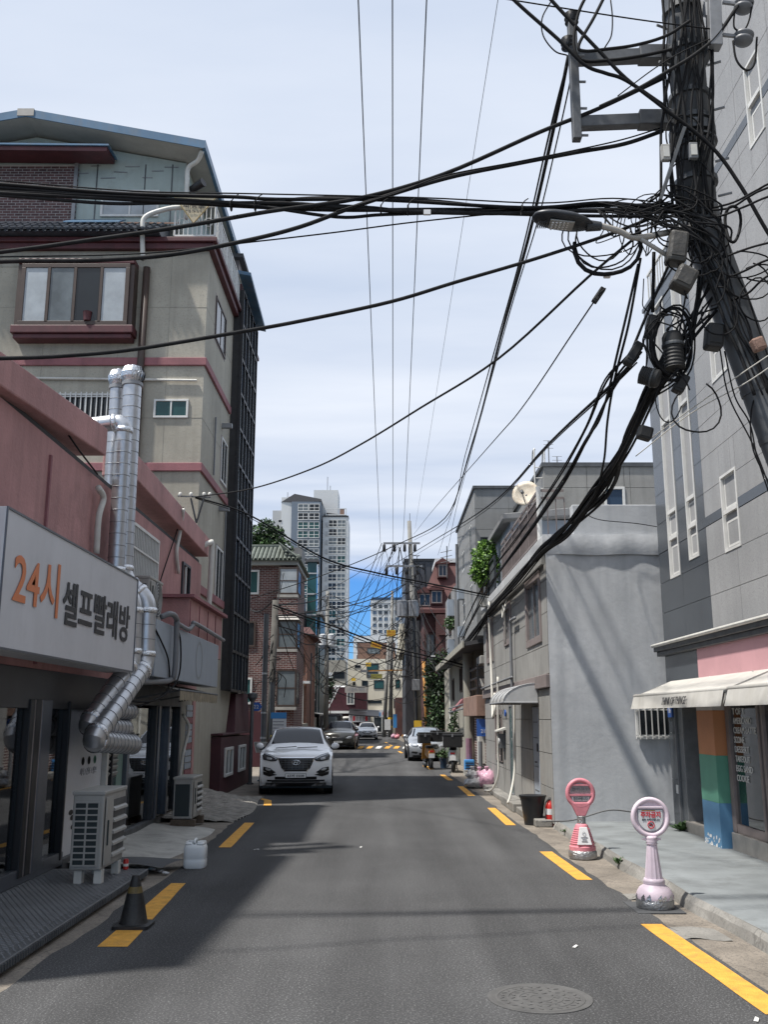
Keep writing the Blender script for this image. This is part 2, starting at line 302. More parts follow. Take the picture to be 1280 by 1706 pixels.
mat('blue_metal', (.075,.16,.26), .4, nz=.2, nscale=2, streak=.35, dirt=(.16,.15,.13), grime=.3); mat('soffit', (.36,.36,.33), .7, nz=.1)
mat('aqua_panel', (.36,.42,.40), .7, nz=.12, nscale=1.2, bump=.1, streak=.25, dirt=(.20,.20,.17), grime=.35)
mat('tile_dark', (.045,.052,.065), .4, nz=.35, nscale=5, spec=.6); mat('tile_green', (.10,.115,.095), .6, nz=.35, nscale=4)
mat('mortar', (.34,.32,.31), .9, nz=.1); mat('brick_maroon', (.105,.055,.055), .8, nz=.35, nscale=6); mat('brick_maroon_dark', (.075,.04,.042), .8, nz=.35, nscale=6)
brickmat('brick_wall', (.12,.034,.028), (.08,.028,.025), (.27,.24,.22), bw=.26, bh=.085, msize=.012)
brickmat('brick_red', (.085,.026,.023), (.065,.022,.02), (.13,.075,.07), bw=.25, bh=.08, msize=.008)
brickmat('brick_pillar', (.12,.040,.034), (.085,.032,.03), (.45,.42,.38), bw=.24, bh=.085, msize=.014)
brickmat('brick_orange', (.27,.105,.06), (.2,.08,.05), (.25,.2,.17))
mat('red_roof', (.085,.027,.024), .7, nz=.2, nscale=2); mat('dark_clad', (.048,.050,.058), .5, nz=.15, nscale=1); mat('tower_white', (.55,.56,.56), .7, nz=.06, nscale=.1, streak=.15); mat('tower_grey', (.37,.38,.39), .7, nz=.06, nscale=.1)
mat('tower_blue', (.13,.16,.20), .7, nz=.06, nscale=.1); mat('cream_wall', (.66,.61,.49), .75, nz=.1, nscale=.6, streak=.25); mat('brown_clad', (.13,.075,.055), .6, nz=.2); mat('teal_clad', (.045,.085,.085), .35, nz=.2)
mat('old_beige', (.30,.285,.24), .85, nz=.25, nscale=1, bump=.3, streak=.45); mat('rust_brown', (.24,.15,.115), .8, nz=.35, nscale=3, bump=.3); mat('grey_wall', (.22,.22,.22), .85, nz=.2, nscale=1, bump=.2, streak=.3)
mat('window_dark', (.018,.022,.026), .08, spec=.45, nz=.3, nscale=.8); mat('window_teal', (.03,.085,.085), .08, spec=.35, nz=.3, nscale=.8); mat('window_frost', (.36,.39,.41), .25, nz=.2, nscale=2); mat('window_blue', (.035,.06,.10), .05, spec=.8); mat('window_grey', (.13,.15,.16), .12, nz=.35, nscale=1.5)
glassmat('shop_glass', (.80,.86,.86), .8); glassmat('clear_glass', (.9,.95,.95), .85); mat('poly_sheet', (.46,.46,.45), .25, nz=.15, nscale=3)
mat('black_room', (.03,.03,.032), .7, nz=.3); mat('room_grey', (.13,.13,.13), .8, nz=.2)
mat('car_white', (.85,.855,.86), .3, coat=1.0, spec=.5); mat('car_silver', (.42,.44,.47), .3, metal=.6, coat=1.0); mat('car_bronze', (.075,.073,.066), .28, metal=.6, coat=1.0)
mat('car_black', (.010,.010,.011), .35); mat('car_glass', (.016,.018,.024), .07, spec=.35); mat('chrome', (.7,.71,.73), .12, metal=1); mat('lamp_clear', (.45,.47,.50), .08, spec=.8, metal=.4); mat('lamp_dark', (.05,.052,.06), .08, spec=.9); mat('plate', (.82,.82,.80), .4); mat('sunshade', (.45,.50,.55), .2, metal=.7, bump=.6, bscale=8)
mat('sign_pink', (.60,.22,.26), .5, nz=.15, nscale=10); mat('sign_lilac', (.66,.55,.61), .45, nz=.08, nscale=6, dirt=(.35,.28,.30), grime=.25); mat('tape_silver', (.40,.40,.40), .3, metal=.7, bump=.8, bscale=45, nz=.3, nscale=12); mat('label_white', (.66,.66,.66), .4, nz=.08, nscale=15)
mat('cone_black', (.012,.012,.012), .55, bump=.3, bscale=30, nz=.4); mat('cone_yellow', (.12,.085,.025), .6, nz=.4, nscale=14); mat('can_white', (.70,.72,.72), .35, nz=.05); mat('ext_red', (.45,.025,.02), .35)
mat('bucket', (.016,.017,.019), .4); mat('bag_pink', (.62,.36,.46), .3, nz=.4, nscale=9, bump=.8, bscale=16); mat('bag_grey', (.42,.42,.42), .3, nz=.5, nscale=9, bump=.8, bscale=16)
mat('awning', (.47,.455,.42), .85, nz=.12, nscale=3, streak=.3, dirt=(.36,.34,.29), grime=.3); mat('awning_old', (.27,.23,.165), .85, nz=.3, nscale=5, streak=.5); mat('awning_top', (.16,.15,.13), .9, nz=.4, nscale=8, bump=.5)
mat('band_white', (.55,.52,.50), .6, nz=.06); mat('band_orange', (.50,.21,.09), .6, nz=.08); mat('band_green', (.11,.31,.22), .6, nz=.08); mat('band_blue', (.10,.24,.40), .6, nz=.08)
mat('stone_trim', (.34,.32,.29), .5, nz=.15, nscale=5); mat('curtain_glass_reflect', (.17,.20,.22), .08, spec=.8, nz=.45, nscale=.7); mat('tarp', (.06,.056,.05), .45, nz=.35, nscale=7, bump=.6, bscale=14); mat('wood', (.38,.25,.11), .5, nz=.2, nscale=5); mat('door_brown', (.018,.015,.013), .25, nz=.3); mat('gold', (.45,.32,.14), .3, metal=1); mat('blue_sign', (.03,.10,.36), .4); mat('poster_blue', (.05,.24,.55), .5); mat('poster_yellow', (.65,.55,.10), .5)  # curtain glass is paler: reflected sky and buildings put into its colour
mat('leaf', (.050,.105,.028), .6, nz=.5, nscale=2.5); mat('leaf_dark', (.015,.034,.012), .6, nz=.5, nscale=1.5); mat('leaf_bright', (.16,.30,.045), .55, nz=.4, nscale=5); mat('bark', (.10,.075,.055), .9, nz=.3, nscale=8)
mat('iron_cover', (.085,.083,.08), .75, metal=0, nz=.25, nscale=8); mat('rust_orange', (.40,.19,.045), .75, nz=.3, nscale=5); mat('hazard_yellow', (.60,.38,.03), .6); mat('dish', (.60,.53,.42), .55, nz=.25, nscale=9, dirt=(.36,.19,.09), grime=.75)
mat('deck_plate', (.20,.205,.21), .42, metal=.7, nz=.3, nscale=3); mat('mat_grey', (.07,.072,.075), .8, bump=.3); mat('ground_earth', (.15,.145,.135), .9, nz=.25, nscale=.3); mat('scooter_orange', (.33,.15,.025), .4, coat=.5); mat('scooter_white', (.5,.53,.54), .4, coat=.5)
mat('purple_pipe', (.22,.12,.16), .6, nz=.2); mat('roof_dark', (.07,.07,.075), .8, nz=.2); mat('green_screen', (.02,.05,.045), .7, nz=.3, nscale=3)
# ================================================================ the setting: ground, road, kerbs
def interp(tab, y):
    if y <= tab[0][0]: return tab[0][1]
    for (a, p), (b, q) in zip(tab, tab[1:]):
        if y <= b: return p + (q-p)*(y-a)/(b-a)
    return tab[-1][1]
RE = [(-20,2.78),(7,2.74),(13,2.55),(20,2.46),(27,2.36),(33,2.25),(38,2.6),(44,3.0),(60,2.3),(85,1.2),(120,1.0)]
LE = [(-20,-2.75),(7,-2.72),(13,-2.66),(23,-2.92),(35,-3.3),(60,-4.3),(85,-5.2),(120,-6.3)]
MB().quad((-1500,-200,-.03),(1500,-200,-.03),(1500,3000,-.03),(-1500,3000,-.03)).build('ground', M['ground_earth'], kind='structure')
rg = random.Random(3)
ys = [-14+.35*i for i in range(0, 150)] + [38.6+1.5*i for i in range(0, 55)]
def strip(fa, fb, z, ja, jb):
    m = MB(); vs = []; 
    for y in ys:
        a = fa(y) + ja*(rg.random()-.5); b = fb(y) + jb*(rg.random()-.5)
        vs += [(a + (b-a)*k/6, y, z) for k in range(7)]
    n = len(ys); return m.add(vs, [(7*i+k, 7*i+k+1, 7*i+7+k+1, 7*i+7+k) for i in range(n-1) for k in range(6)])
gut = strip(lambda y: -4.6 - max(0, y-24)*.09, lambda y: 3.3 + max(0, y-36)*.03, -.008, 0, 0).build('roadside_concrete', M['gutter'], kind='structure')
road = strip(lambda y: interp(LE, y), lambda y: interp(RE, y), 0, .07, .07).build('road', M['asphalt'], kind='structure')
# older strip of asphalt under the kerb line, worn edge
def dash(m, x0, y0, x1, y1, w0, w1):
    n = 6; pr = []
    for k in range(n+1):
        t = k/n; x = x0+(x1-x0)*t; y = y0+(y1-y0)*t; w = w0+(w1-w0)*t; j = .006
        pr += [(x-w/2+j*(rg.random()-.5), y, .004), (x+w/2+j*(rg.random()-.5), y, .004)]
    m.add(pr, [(2*k, 2*k+1, 2*k+3, 2*k+2) for k in range(n)]); return m
for a in [(2.60,6.75,2.51,9.52,.21,.20),(2.40,12.0,2.34,14.44,.19,.18),(2.29,17.87,2.30,21.2,.18,.17),(2.17,24.4,2.15,27.7,.18,.17),(2.05,30.3,1.97,33.2,.17,.17),(1.80,36.5,1.62,39.2,.17,.17),(1.25,47,1.1,50,.16,.16),(.98,53,.85,56,.16,.16),(.55,66,.4,69,.16,.16),(.3,73,.1,76,.16,.16),
          (-2.30,8.62,-2.41,11.76,.26,.17),(-2.38,14.89,-2.48,18.27,.19,.18),(-2.56,21.7,-2.72,23.1,.18,.17)]:
    dash(MB(), *a).build('yellow_dash', M['yellow_paint'], road)
dash(MB(), -2.72, 23.1, -3.05, 23.75, .17, .17).build('yellow_dash', M['yellow_paint'], road)
# speed hump with yellow and white chevrons
hump = thing('speed_hump', 'low speed hump painted yellow and white across the far road', 'speed hump', (-.6, 62, 0))
def hz(u, v): return (-2.9+5.2*u, 60.2+3.4*v, .012+.10*math.sin(math.pi*v)**2)
MB().grid(hz, 12, 8).build('hump', M['asphalt'], hump, smooth=True)
for k in range(9):
    m = MB(); x0 = -2.8+.56*k
    m.grid(lambda u, v: (x0+.30*u+.35*v, 60.3+3.2*v, .017+.10*math.sin(math.pi*(.1+3.2*v)/3.4)**2), 2, 8).build('stripe', M['white_paint' if k % 3 == 1 else 'yellow_paint'], hump, smooth=True)
# litter scraps on the asphalt
for px, py in [(427,1416),(960,1578),(602,1412),(1262,1700)]:
    p = gr(px, py); a = rg.random()*3
    m = MB(); w, h = .025+.03*rg.random(), .014; c, s_ = math.cos(a), math.sin(a)
    m.add([p+Vector((x*c-y*s_, x*s_+y*c, z)) for x, y, z in ((-w,-h,.006),(0,-h,.012),(w,-h*.5,.006),(w,h,.012),(0,h,.011),(-w,h,.006))], [(0,1,4,5),(1,2,3,4)])
    tag(m.build('paper_scrap', M['white_paint'], loc=p), 'small white paper scrap lying on the asphalt', 'litter', 'paper scraps on the road')
# manhole cover with a raised ring pattern
mh = thing('manhole_cover', 'round cast iron manhole cover set in the near asphalt', 'manhole cover', (1.08, 7.12, 0))
m = MB(); c0 = Vector((1.08, 7.12, 0))
m.lathe([(.36,.001),(.36,.0055),(.335,.0055),(.33,.0035),(.01,.0035)], c0, 48, caps=False).build('cover', M['iron_cover'], mh, auto=30)
m = MB()
for r in (.30, .225, .15, .075): m.lathe([(r-.012,.0036),(r-.010,.0065),(r+.010,.0065),(r+.012,.0036)], c0, 40, caps=False)
for r, n in ((.262, 26), (.187, 18), (.112, 11)):
    for k in range(n):
        a = 2*math.pi*k/n; m.obox(c0+Vector((r*math.cos(a), r*math.sin(a), .005)), .034, .012, .004, (0, 0, a+(.7 if k % 2 else -.7)))
m.build('relief', M['iron_cover'], mh, kind='stuff')
# right kerb and painted sidewalk
kx = lambda y: 2.98 + (17.4-y)*.022 + .02*math.sin(y*2.3)
m = MB(); vs = []; yy = [-6+.4*i for i in range(0, 59)] + [17.4]
for y in yy: vs += [(kx(y)+.015*(rg.random()-.5), y, -.01), (kx(y)+.03+.02*(rg.random()-.5), y, .085), (kx(y)+.10, y, .112), (4.2, y, .113), (5.6, y, .115)]
m.add(vs, [(5*i+k, 5*i+k+1, 5*i+5+k+1, 5*i+5+k) for i in range(len(yy)-1) for k in range(4)])
sw = m.build('sidewalk', M['painted_walk'], kind='structure', auto=40)
m = MB(); vs = []
for y in yy:
    j = rg.random(); vs += [(kx(y)-.02-.03*j, y, -.01), (kx(y)-.006, y, .05+.035*rg.random()), (kx(y)+.02+.03*rg.random(), y, .121), (kx(y)+.06+.02*rg.random(), y, .108)]
m.add(vs, [(4*i+k, 4*i+k+1, 4*i+4+k+1, 4*i+4+k) for i in range(len(yy)-1) for k in range(3)])
m.build('kerb', M['concrete'], kind='structure')
MB().grid(lambda u, v: (2.55+.25*u+.1*math.sin(v*9), 6.55+.5*v, -.002), 3, 6).build('paint_stain', mat('green_stain', (.12,.24,.17), .8, nz=.3, nscale=9), gut)
for y0, w_ in ((8.9, .5), (10.75, .35)):
    m = MB(); m.grid(lambda u, v: (2.62+.42*u, y0+w_*v+.05*math.sin(u*5), -.001+.006*math.sin(u*7+v*3)), 5, 4).build('mortar_patch', M['concrete'], gut)
# ================================================================ LEFT: laundry building in pink render
WX = -4.05
lb = thing('pink_building', 'low pink rendered shop building with a long flat parapet beside the road', 'building', (-6, 13.8, 0))
m = MB(); m.box(-10, WX, 14.75, 20.8, 2.45, 3.75); m.box(-10, WX, 6.9, 12.95, 2.45, 5.2); m.box(-10, WX, 12.95, 14.75, 2.45, 5.2)
m.box(-10, WX, 16.65, 18.75, 3.75, 5.2); m.box(-10, WX, 19.5, 20.8, 3.75, 5.2); m.box(-10, WX, 18.75, 19.5, 3.75, 4.2); m.box(-10, WX, 14.75, 16.65, 4.97, 5.2); m.box(-10, WX, 18.75, 19.5, 4.95, 5.2); m.box(-10, WX-.3, 14.75, 19.5, 3.75, 5.1)
m.build('wall', M['pink_wall'], lb)
def par(y0, z0, y1, z1, h0, h1, x=-3.92):
    m = MB(); m.hexa([(x-.5,y0,z0-h0),(x,y0,z0-h0),(x,y1,z1-h1),(x-.5,y1,z1-h1),(x-.5,y0,z0),(x,y0,z0),(x,y1,z1),(x-.5,y1,z1)]); return m
par(6.9, 5.36, 12.9, 5.9, .33, .40).build('parapet', M['pink_wall'], lb, bevel=.02)
par(14.3, 5.97, 20.8, 5.80, .40, .42, -3.9).build('parapet', M['pink_wall'], lb, bevel=.02)
MB().box(-10, WX-.05, 6.95, 20.75, 5.2, 5.3).build('roof', M['roof_dark'], lb)
MB().box(-10, -9.7, 6.9, 20.8, 0, 2.45).box(-9.7, WX-.3, 6.9, 7.1, 0, 2.45).box(-9.7, WX, 20.5, 20.8, 0, 2.45).build('wall', M['pink_wall'], lb)
MB().box(-9.7, WX-.1, 7.1, 20.5, .0, .12).build('shop_floor', M['room_grey'], lb)
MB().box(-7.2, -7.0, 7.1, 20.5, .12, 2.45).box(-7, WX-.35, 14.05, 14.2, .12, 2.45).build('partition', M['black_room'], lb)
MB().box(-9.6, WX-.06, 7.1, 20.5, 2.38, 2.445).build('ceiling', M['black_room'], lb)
MB().box(WX-.12, WX+.02, 6.9, 14.2, 2.0, 2.45).build('header_band', M['frame_dark'], lb, bevel=.008)
MB().box(WX-.12, WX+.02, 14.2, 19.2, 2.1, 2.45).build('header_band', M['galv_dark'], lb, bevel=.008)
MB().box(WX-.14, WX+.03, 6.9, 12.5, .1, .26).build('sill', M['frame_grey'], lb, bevel=.01)
MB().box(WX-.14, WX+.03, 12.5, 17.3, .02, .17).build('sill', M['galv_dark'], lb, bevel=.01)
# mullions of the shop front: each post a part
for y, w, mt in ((8.3,.05,'frame_grey'),(9.85,.10,'frame_dark'),(11.04,.13,'frame_black'),(11.13,.025,'frame_taupe'),(11.24,.17,'frame_black'),(11.345,.02,'frame_taupe'),(11.53,.33,'frame_grey'),(12.38,.05,'frame_black'),(14.2,.10,'pvc_white'),(14.45,.05,'frame_black'),(15.32,.13,'frame_grey'),(17.1,.05,'frame_dark'),(17.35,.13,'frame_grey'),(18.15,.12,'frame_grey'),(19.1,.14,'frame_dark')):
    MB().box(WX-.1, WX+.045, y-w/2, y+w/2, .17, 2.1).build('mullion', M[mt], lb, bevel=.008)
for y0, y1 in ((6.95,8.27),(8.33,9.79),(9.91,10.96),(11.71,12.34),(14.5,15.25),(15.39,17.07),(17.42,18.09),(18.21,19.03)):
    MB().box(WX-.045, WX-.035, y0, y1, .26 if y1 < 12.6 else .17, 2.05).build('pane', M['shop_glass'], lb)
post = MB().box(WX-.07, WX-.03, 12.41, 14.14, .17, 2.05).build('poster_board', mat('poster_grey', (.60,.61,.63), .4, nz=.05), lb)
for k in range(3): MB().lathe([(.055,0),(.055,.006),(.042,.006),(.042,0)], (WX-.029, 13.25+.27*k, 1.32), 20, (1,0,0)).build('icon', M['cone_black'] if k < 2 else M['band_green'], post)
text('세탁 / 건조 / 셀프', .08, (WX-.027, 13.52, 1.18), (0,1,0), (0,0,1), M['grey_ink'], post, width=.75)
for dy, dz, a in ((0,0,.5),(.10,.06,1.3),(.05,-.12,2.2),(-.07,.07,1.9)):
    MB().lathe([(.005,0),(.07,.001),(.005,.002)], (WX-.028, 12.95+dy, .62+dz), 14, (1,0,0), sx=.5, sy=1.3).build('leaf_print', M['cone_black'], post)
MB().box(-4.75, -4.2, 11.75, 12.55, .12, 1.06).build('counter', M['black_room'], lb, bevel=.02)
MB().box(-4.8, -4.18, 11.72, 12.58, 1.06, 1.20).build('counter_top', M['room_grey'], lb, bevel=.01)
for k in range(3): MB().box(-6.9, -6.3, 8+1.5*k, 9.2+1.5*k, .12, 2.1).build('washing_machine', M['frame_dark'], lb, bevel=.03)
m = MB(); 
for k in range(6): m.ball((-4.45+.07*(k % 2), 11.9+.09*k, 1.27+.03*(k % 3)), .07, jit=.5)
tag(m.build('crumpled_foil', M['foil'], loc=(-4.4, 12.1, 1.2)), 'crumpled silver bags on the dark counter behind the laundry window', 'bags')
m = MB(); m.box(WX-.12, WX-.02, 14.3, 14.9, 1.02, 1.75); m.build('louvre_frame', M['frame_dark'], lb)
for k in range(8): MB().obox((WX, 14.6, 1.08+.088*k), .03, .5, .05, (0, .6, 0)).build('louvre_blade', M['ac_cream'], lb)
MB().box(WX-.09, WX-.02, 14.92, 15.24, .2, 1.35).build('door_panel', mat('mint_panel', (.16,.24,.21), .5, nz=.1), lb)
# upper windows of the pink building
w = MB().frame((WX, 14.75, 3.75), (0,1,0), (0,0,1), 1.9, 1.22, .05, .05).build('window_frame', M['frame_white'], lb)
MB().box(WX-.12, WX-.1, 14.75, 16.65, 3.75, 4.97).build('pane', M['window_dark'], w)
for k in range(17): MB().box(WX+.02, WX+.04, 14.85+.105*k, 14.873+.105*k, 3.8, 4.92).build('bar', M['frame_white'], w)
for z in (4.1, 4.55): MB().box(WX+.041, WX+.055, 14.8, 16.6, z, z+.03).build('crossbar', M['frame_white'], w)
w = MB().frame((WX-.02, 18.75, 4.2), (0,1,0), (0,0,1), .75, .75, .05, .06).build('window_frame', M['frame_dark'], lb)
MB().box(WX-.14, WX-.12, 18.75, 19.5, 4.2, 4.95).build('pane', M['window_dark'], w)
MB().box(WX, WX+.03, 19.08, 19.14, 4.25, 4.9).build('bar', M['frame_white'], w)
# projecting bay over the second shop
bay = MB().box(WX, -3.5, 17.0, 20.5, 3.1, 4.0).build('bay', M['pink_wall'], lb, bevel=.01)
MB().box(WX, -3.4, 16.9, 20.6, 4.002, 4.06).build('bay_roof', M['pink_trim'], bay)
for k in range(4): MB().box(-3.497, -3.485, 17.05+.87*k, 17.08+.87*k, 3.15, 3.95).build('seam', M['pink_trim'], bay)
MB().box(WX, WX+.03, 11.05, 11.1, 2.5, 5.0).build('joint_strip', M['pink_trim'], lb)
# lower right: doorway clutter of the second shop
MB().box(WX-.3, WX-.02, 19.2, 20.6, .0, 2.3).build('shutter_wall', M['old_beige'], lb)
for k in range(14): MB().box(WX-.02, WX, 19.9, 20.55, .35+.13*k, .46+.13*k).build('shutter_slat', M['pink_trim'] if k % 4 == 3 else M['sign_grey'], lb)
# ---- laundry sign
sg = thing('shop_sign', 'long white box sign with orange and black Korean lettering on the pink building', 'sign', (-3.55, 10.7, 3.1))
MB().box(-3.78, -3.405, 8.35, 13.0, 2.49, 3.765).build('sign_box', M['sign_white'], sg, bevel=.012)
MB().frame((-3.405, 8.35, 2.49), (0,1,0), (0,0,1), 4.65, 1.275, .02, .012).build('edge_trim', M['frame_grey'], sg)
for k in range(3): MB().box(WX, -3.78, 8.9+1.7*k, 8.96+1.7*k, 2.9, 2.96).build('bracket', M['galv_dark'], sg)
U_, V_ = (0,1,0), (0,0,1)
a = onX(22,960,-3.4); b = onX(97,990,-3.4)
text('24시', 1, (-3.395, (a.y+b.y)/2, 3.18), U_, V_, mat('orange_ink2', (.62,.19,.07), .5), sg, width=b.y-a.y, height=.56, bold=.012)
a = onX(104,1000,-3.4); b = onX(215,1040,-3.4)
text('셀프빨래방', 1, (-3.395, (a.y+b.y)/2, 3.10), U_, V_, M['black_ink'], sg, width=b.y-a.y, height=.48, bold=.018)
# ---- grey blank sign with oval stain
s2 = thing('blank_sign', 'blank blue grey box sign with a faint oval stain over the second shop', 'sign', (-3.6, 17.2, 3))
MB().box(-3.78, -3.45, 14.4, 19.9, 2.50, 3.36).build('sign_box', M['sign_grey'], s2, bevel=.012)
MB().add([Vector((-3.446, 17.85+1.35*r*math.cos(2*math.pi*k/32), 2.93+1.5*r*math.sin(2*math.pi*k/32))) for r in (.20,.235) for k in range(32)], [(k,(k+1)%32,32+(k+1)%32,32+k) for k in range(32)]).build('oval_stain', mat('stain_ring', (.25,.27,.29), .6), s2)
# ---- old fabric awning with a scalloped edge
aw = thing('old_awning', 'weathered beige awning with scalloped hem under the blank grey sign', 'awning', (-3.6, 17.3, 2.4))
m = MB(); m.grid(lambda u, v: (WX+.02+.72*u, 15.6+3.5*v, 2.49-.16*u+.01*math.sin(v*40)), 3, 24).build('canvas', M['awning_top'], aw, smooth=True)
m = MB(); n = 72
for k in range(n):
    y0, y1 = 15.6+3.5*k/n, 15.6+3.5*(k+1)/n; f = lambda q: 2.19 - .035*abs(math.sin(q*36*math.pi/n)); g_ = lambda q: .012*math.sin(q*1.7)
    m.quad((-3.305+g_(k), y0, f(k)), (-3.305+g_(k+1), y1, f(k+1)), (-3.30, y1, 2.335), (-3.30, y0, 2.335))
m.build('valance', M['awning_old'], aw)
MB().tube([(-3.31, 15.55, 2.335), (-3.31, 19.15, 2.335)], .018).build('front_rail', M['galv_dark'], aw)
for y in (15.7, 17.4, 19.0): MB().bar((WX, y, 2.2), (-3.32, y, 2.33), .025).build('arm', M['galv_dark'], aw)
# ---- metal ducts
def duct(name, label, path, r, cap=None, foil=()):
    d = thing('vent_duct', label, 'duct', path[0], 'silver spiral ducts on the pink building')
    P = [Vector(p) for p in path]
    for i in range(len(P)-1):
        a, b = P[i], P[i+1]; L_ = (b-a).length; u = (b-a)/L_; s0 = r*1.15 if i else 0; s1 = r*1.15 if i < len(P)-2 else 0
        a2, b2 = a+u*s0, b-u*s1
        MB().cyl(a2, b2, r, n=20).build('pipe', M['duct'], d, auto=40)
        k = max(1, int((b2-a2).length/.17)); m = MB()
        for j in range(k+1): m.ring(a2.lerp(b2, j/k), r+.002, .005, u, 20, 4)
        m.build('seam', M['galv'], d, smooth=True, kind='stuff')
        for end in ((a2,) if i else ()) + ((b2,) if i < len(P)-2 else ()):
            MB().lathe([(r+.012,-.04),(r+.02,0),(r+.012,.04)], end, 20, u).build('clamp_band', M['foil'], d, smooth=True)
        if i < len(P)-2:
            v = (P[i+2]-b).normalized(); cs = [b - u*r*1.15*(1-t)**2 + v*r*1.15*t**2 for t in (0,.2,.4,.6,.8,1)]
            MB().tube(cs, r*1.02, 20).build('elbow', M['duct'], d, auto=30)
    if cap:
        c = P[0]; MB().cyl(c, c+Vector((0,0,.05)), r*1.15, n=20).build('collar', M['galv'], d, auto=40)
        h = MB()
        for k in range(22):
            a = 2*math.pi*k/22; ca, sa = math.cos(a), math.sin(a); a2 = a+.45
            pr = [(r*.95,.05),(r*1.3,.13),(r*1.36,.20),(r*1.08,.29),(r*.3,.33)]
            m = []; 
            for q, z in pr: m += [(c.x+q*ca, c.y+q*sa, c.z+z), (c.x+q*math.cos(a2)*.93, c.y+q*math.sin(a2)*.93, c.z+z)]
            h.add(m, [(2*i, 2*i+1, 2*i+3, 2*i+2) for i in range(4)])
        h.build('turbine_vent', M['foil'], d); MB().lathe([(r*.75,.05),(r*.95,.18),(r*.6,.28),(.01,.31)], c, 16).build('turbine_core', M['galv_dark'], d, smooth=True)
        MB().lathe([(r*.45,.315),(r*.3,.335),(.005,.345)], c, 14).build('turbine_cap', M['duct'], d, smooth=True)
    return d
duct('d', 'tall straight silver duct with a turbine cap passing the sign end and bending low', [(-3.80,13.58,6.78),(-3.78,13.58,3.85),(-3.42,13.62,3.55),(-3.40,13.6,2.62),(-3.60,12.0,1.62),(-3.60,13.95,1.52)], .135, cap=1)
duct('d', 'silver duct rising beside the tall one and elbowing back over the pink parapet', [(-4.35,13.25,6.05),(-3.80,13.25,6.12),(-3.80,13.28,3.8),(-3.52,13.3,3.5),(-3.50,13.3,2.66),(-3.74,12.2,1.80),(-3.74,14.02,1.74)], .118)
duct('d', 'short silver duct with a turbine cap standing behind the parapet', [(-4.12,13.92,6.85),(-4.12,13.92,5.3)], .115, cap=1)
duct('d', 'uppermost short silver duct stub lying along the laundry window', [(-3.74,12.75,1.98),(-3.74,14.3,1.98)], .105)
# pipes and hoses on the pink wall
def hose(name, label, pts, r, mt, cat='pipe', group=None, n=8):
    pts = spline(pts); return tag(MB().tube(pts, r, n).build(name, M[mt], loc=pts[0], smooth=True), label, cat, group)
hose('hose', 'short white hose bent against the pink wall left of the ducts', [onX(163,812,-3.95), onX(172,830,-3.93), onX(164,862,-3.95), onX(160,922,-3.97)], .045, 'pvc_white')
hose('drainpipe', 'white drainpipe with a rounded top at the far end of the pink parapet', [(-4.0,20.3,5.5),(-3.82,20.4,5.62),(-3.78,20.5,5.5),(-3.80,20.5,4.05)], .06, 'pvc_white')
hose('conduit', 'grey conduit bending across the face of the blank sign', [onX(268,1028,-3.5), (-3.38,15.0,3.5), (-3.36,15.35,3.46), (-3.36,15.4,3.3), (-3.36,15.4,2.62), (-3.42,15.35,2.48), (-3.5,14.9,2.44), (-3.6,13.9,2.4)], .045, 'pvc_grey')
hose('conduit', 'horizontal grey pipe fixed along the pink bay', [(-3.42,15.6,3.42),(-3.42,16.6,3.40),(-3.40,16.9,3.50),(-3.40,17.2,3.55),(-3.42,20.3,3.5)], .04, 'pvc_grey')
hose('cable', 'black cable looping down from the blank sign to the shop window', [(-3.42,15.55,3.4),(-3.33,15.6,3.1),(-3.35,15.6,2.5),(-3.5,14.7,2.15),(-3.8,13.6,2.1),(-3.95,14.6,1.75)], .014, 'cable', 'cable')
hose('cable', 'black cable running diagonally along the left of the blank sign', [(-3.5,14.0,3.38),(-3.42,14.6,3.05),(-3.42,15.2,2.75),(-3.45,15.3,2.3),(-3.6,14.2,2.05)], .014, 'cable', 'cable')
hose('cable', 'thin dark cable hanging down the pink wall beside the barred window', [onX(305,845,-3.88), onX(296,880,-4.0), onX(262,985,-4.0), onX(270,1000,-4.0)], .012, 'cable', 'cable')
hose('hose', 'beige corrugated hose hanging from the pink parapet by the small window', [onX(305,848,-3.87), onX(300,885,-3.98), onX(294,920,-4.0), onX(297,955,-4.0)], .035, 'pvc_white')
hose('cable', 'short slanting wire on the pink wall left of the ducts', [onX(114,725,-4.0), onX(135,755,-3.98), onX(162,790,-4.0)], .012, 'cable', 'cable')
hose('hose', 'white hose hanging beside the second shop door', [(-3.9,18.8,1.95),(-3.82,19.0,1.7),(-3.85,18.7,1.2),(-3.9,18.6,.4)], .03, 'pvc_white')
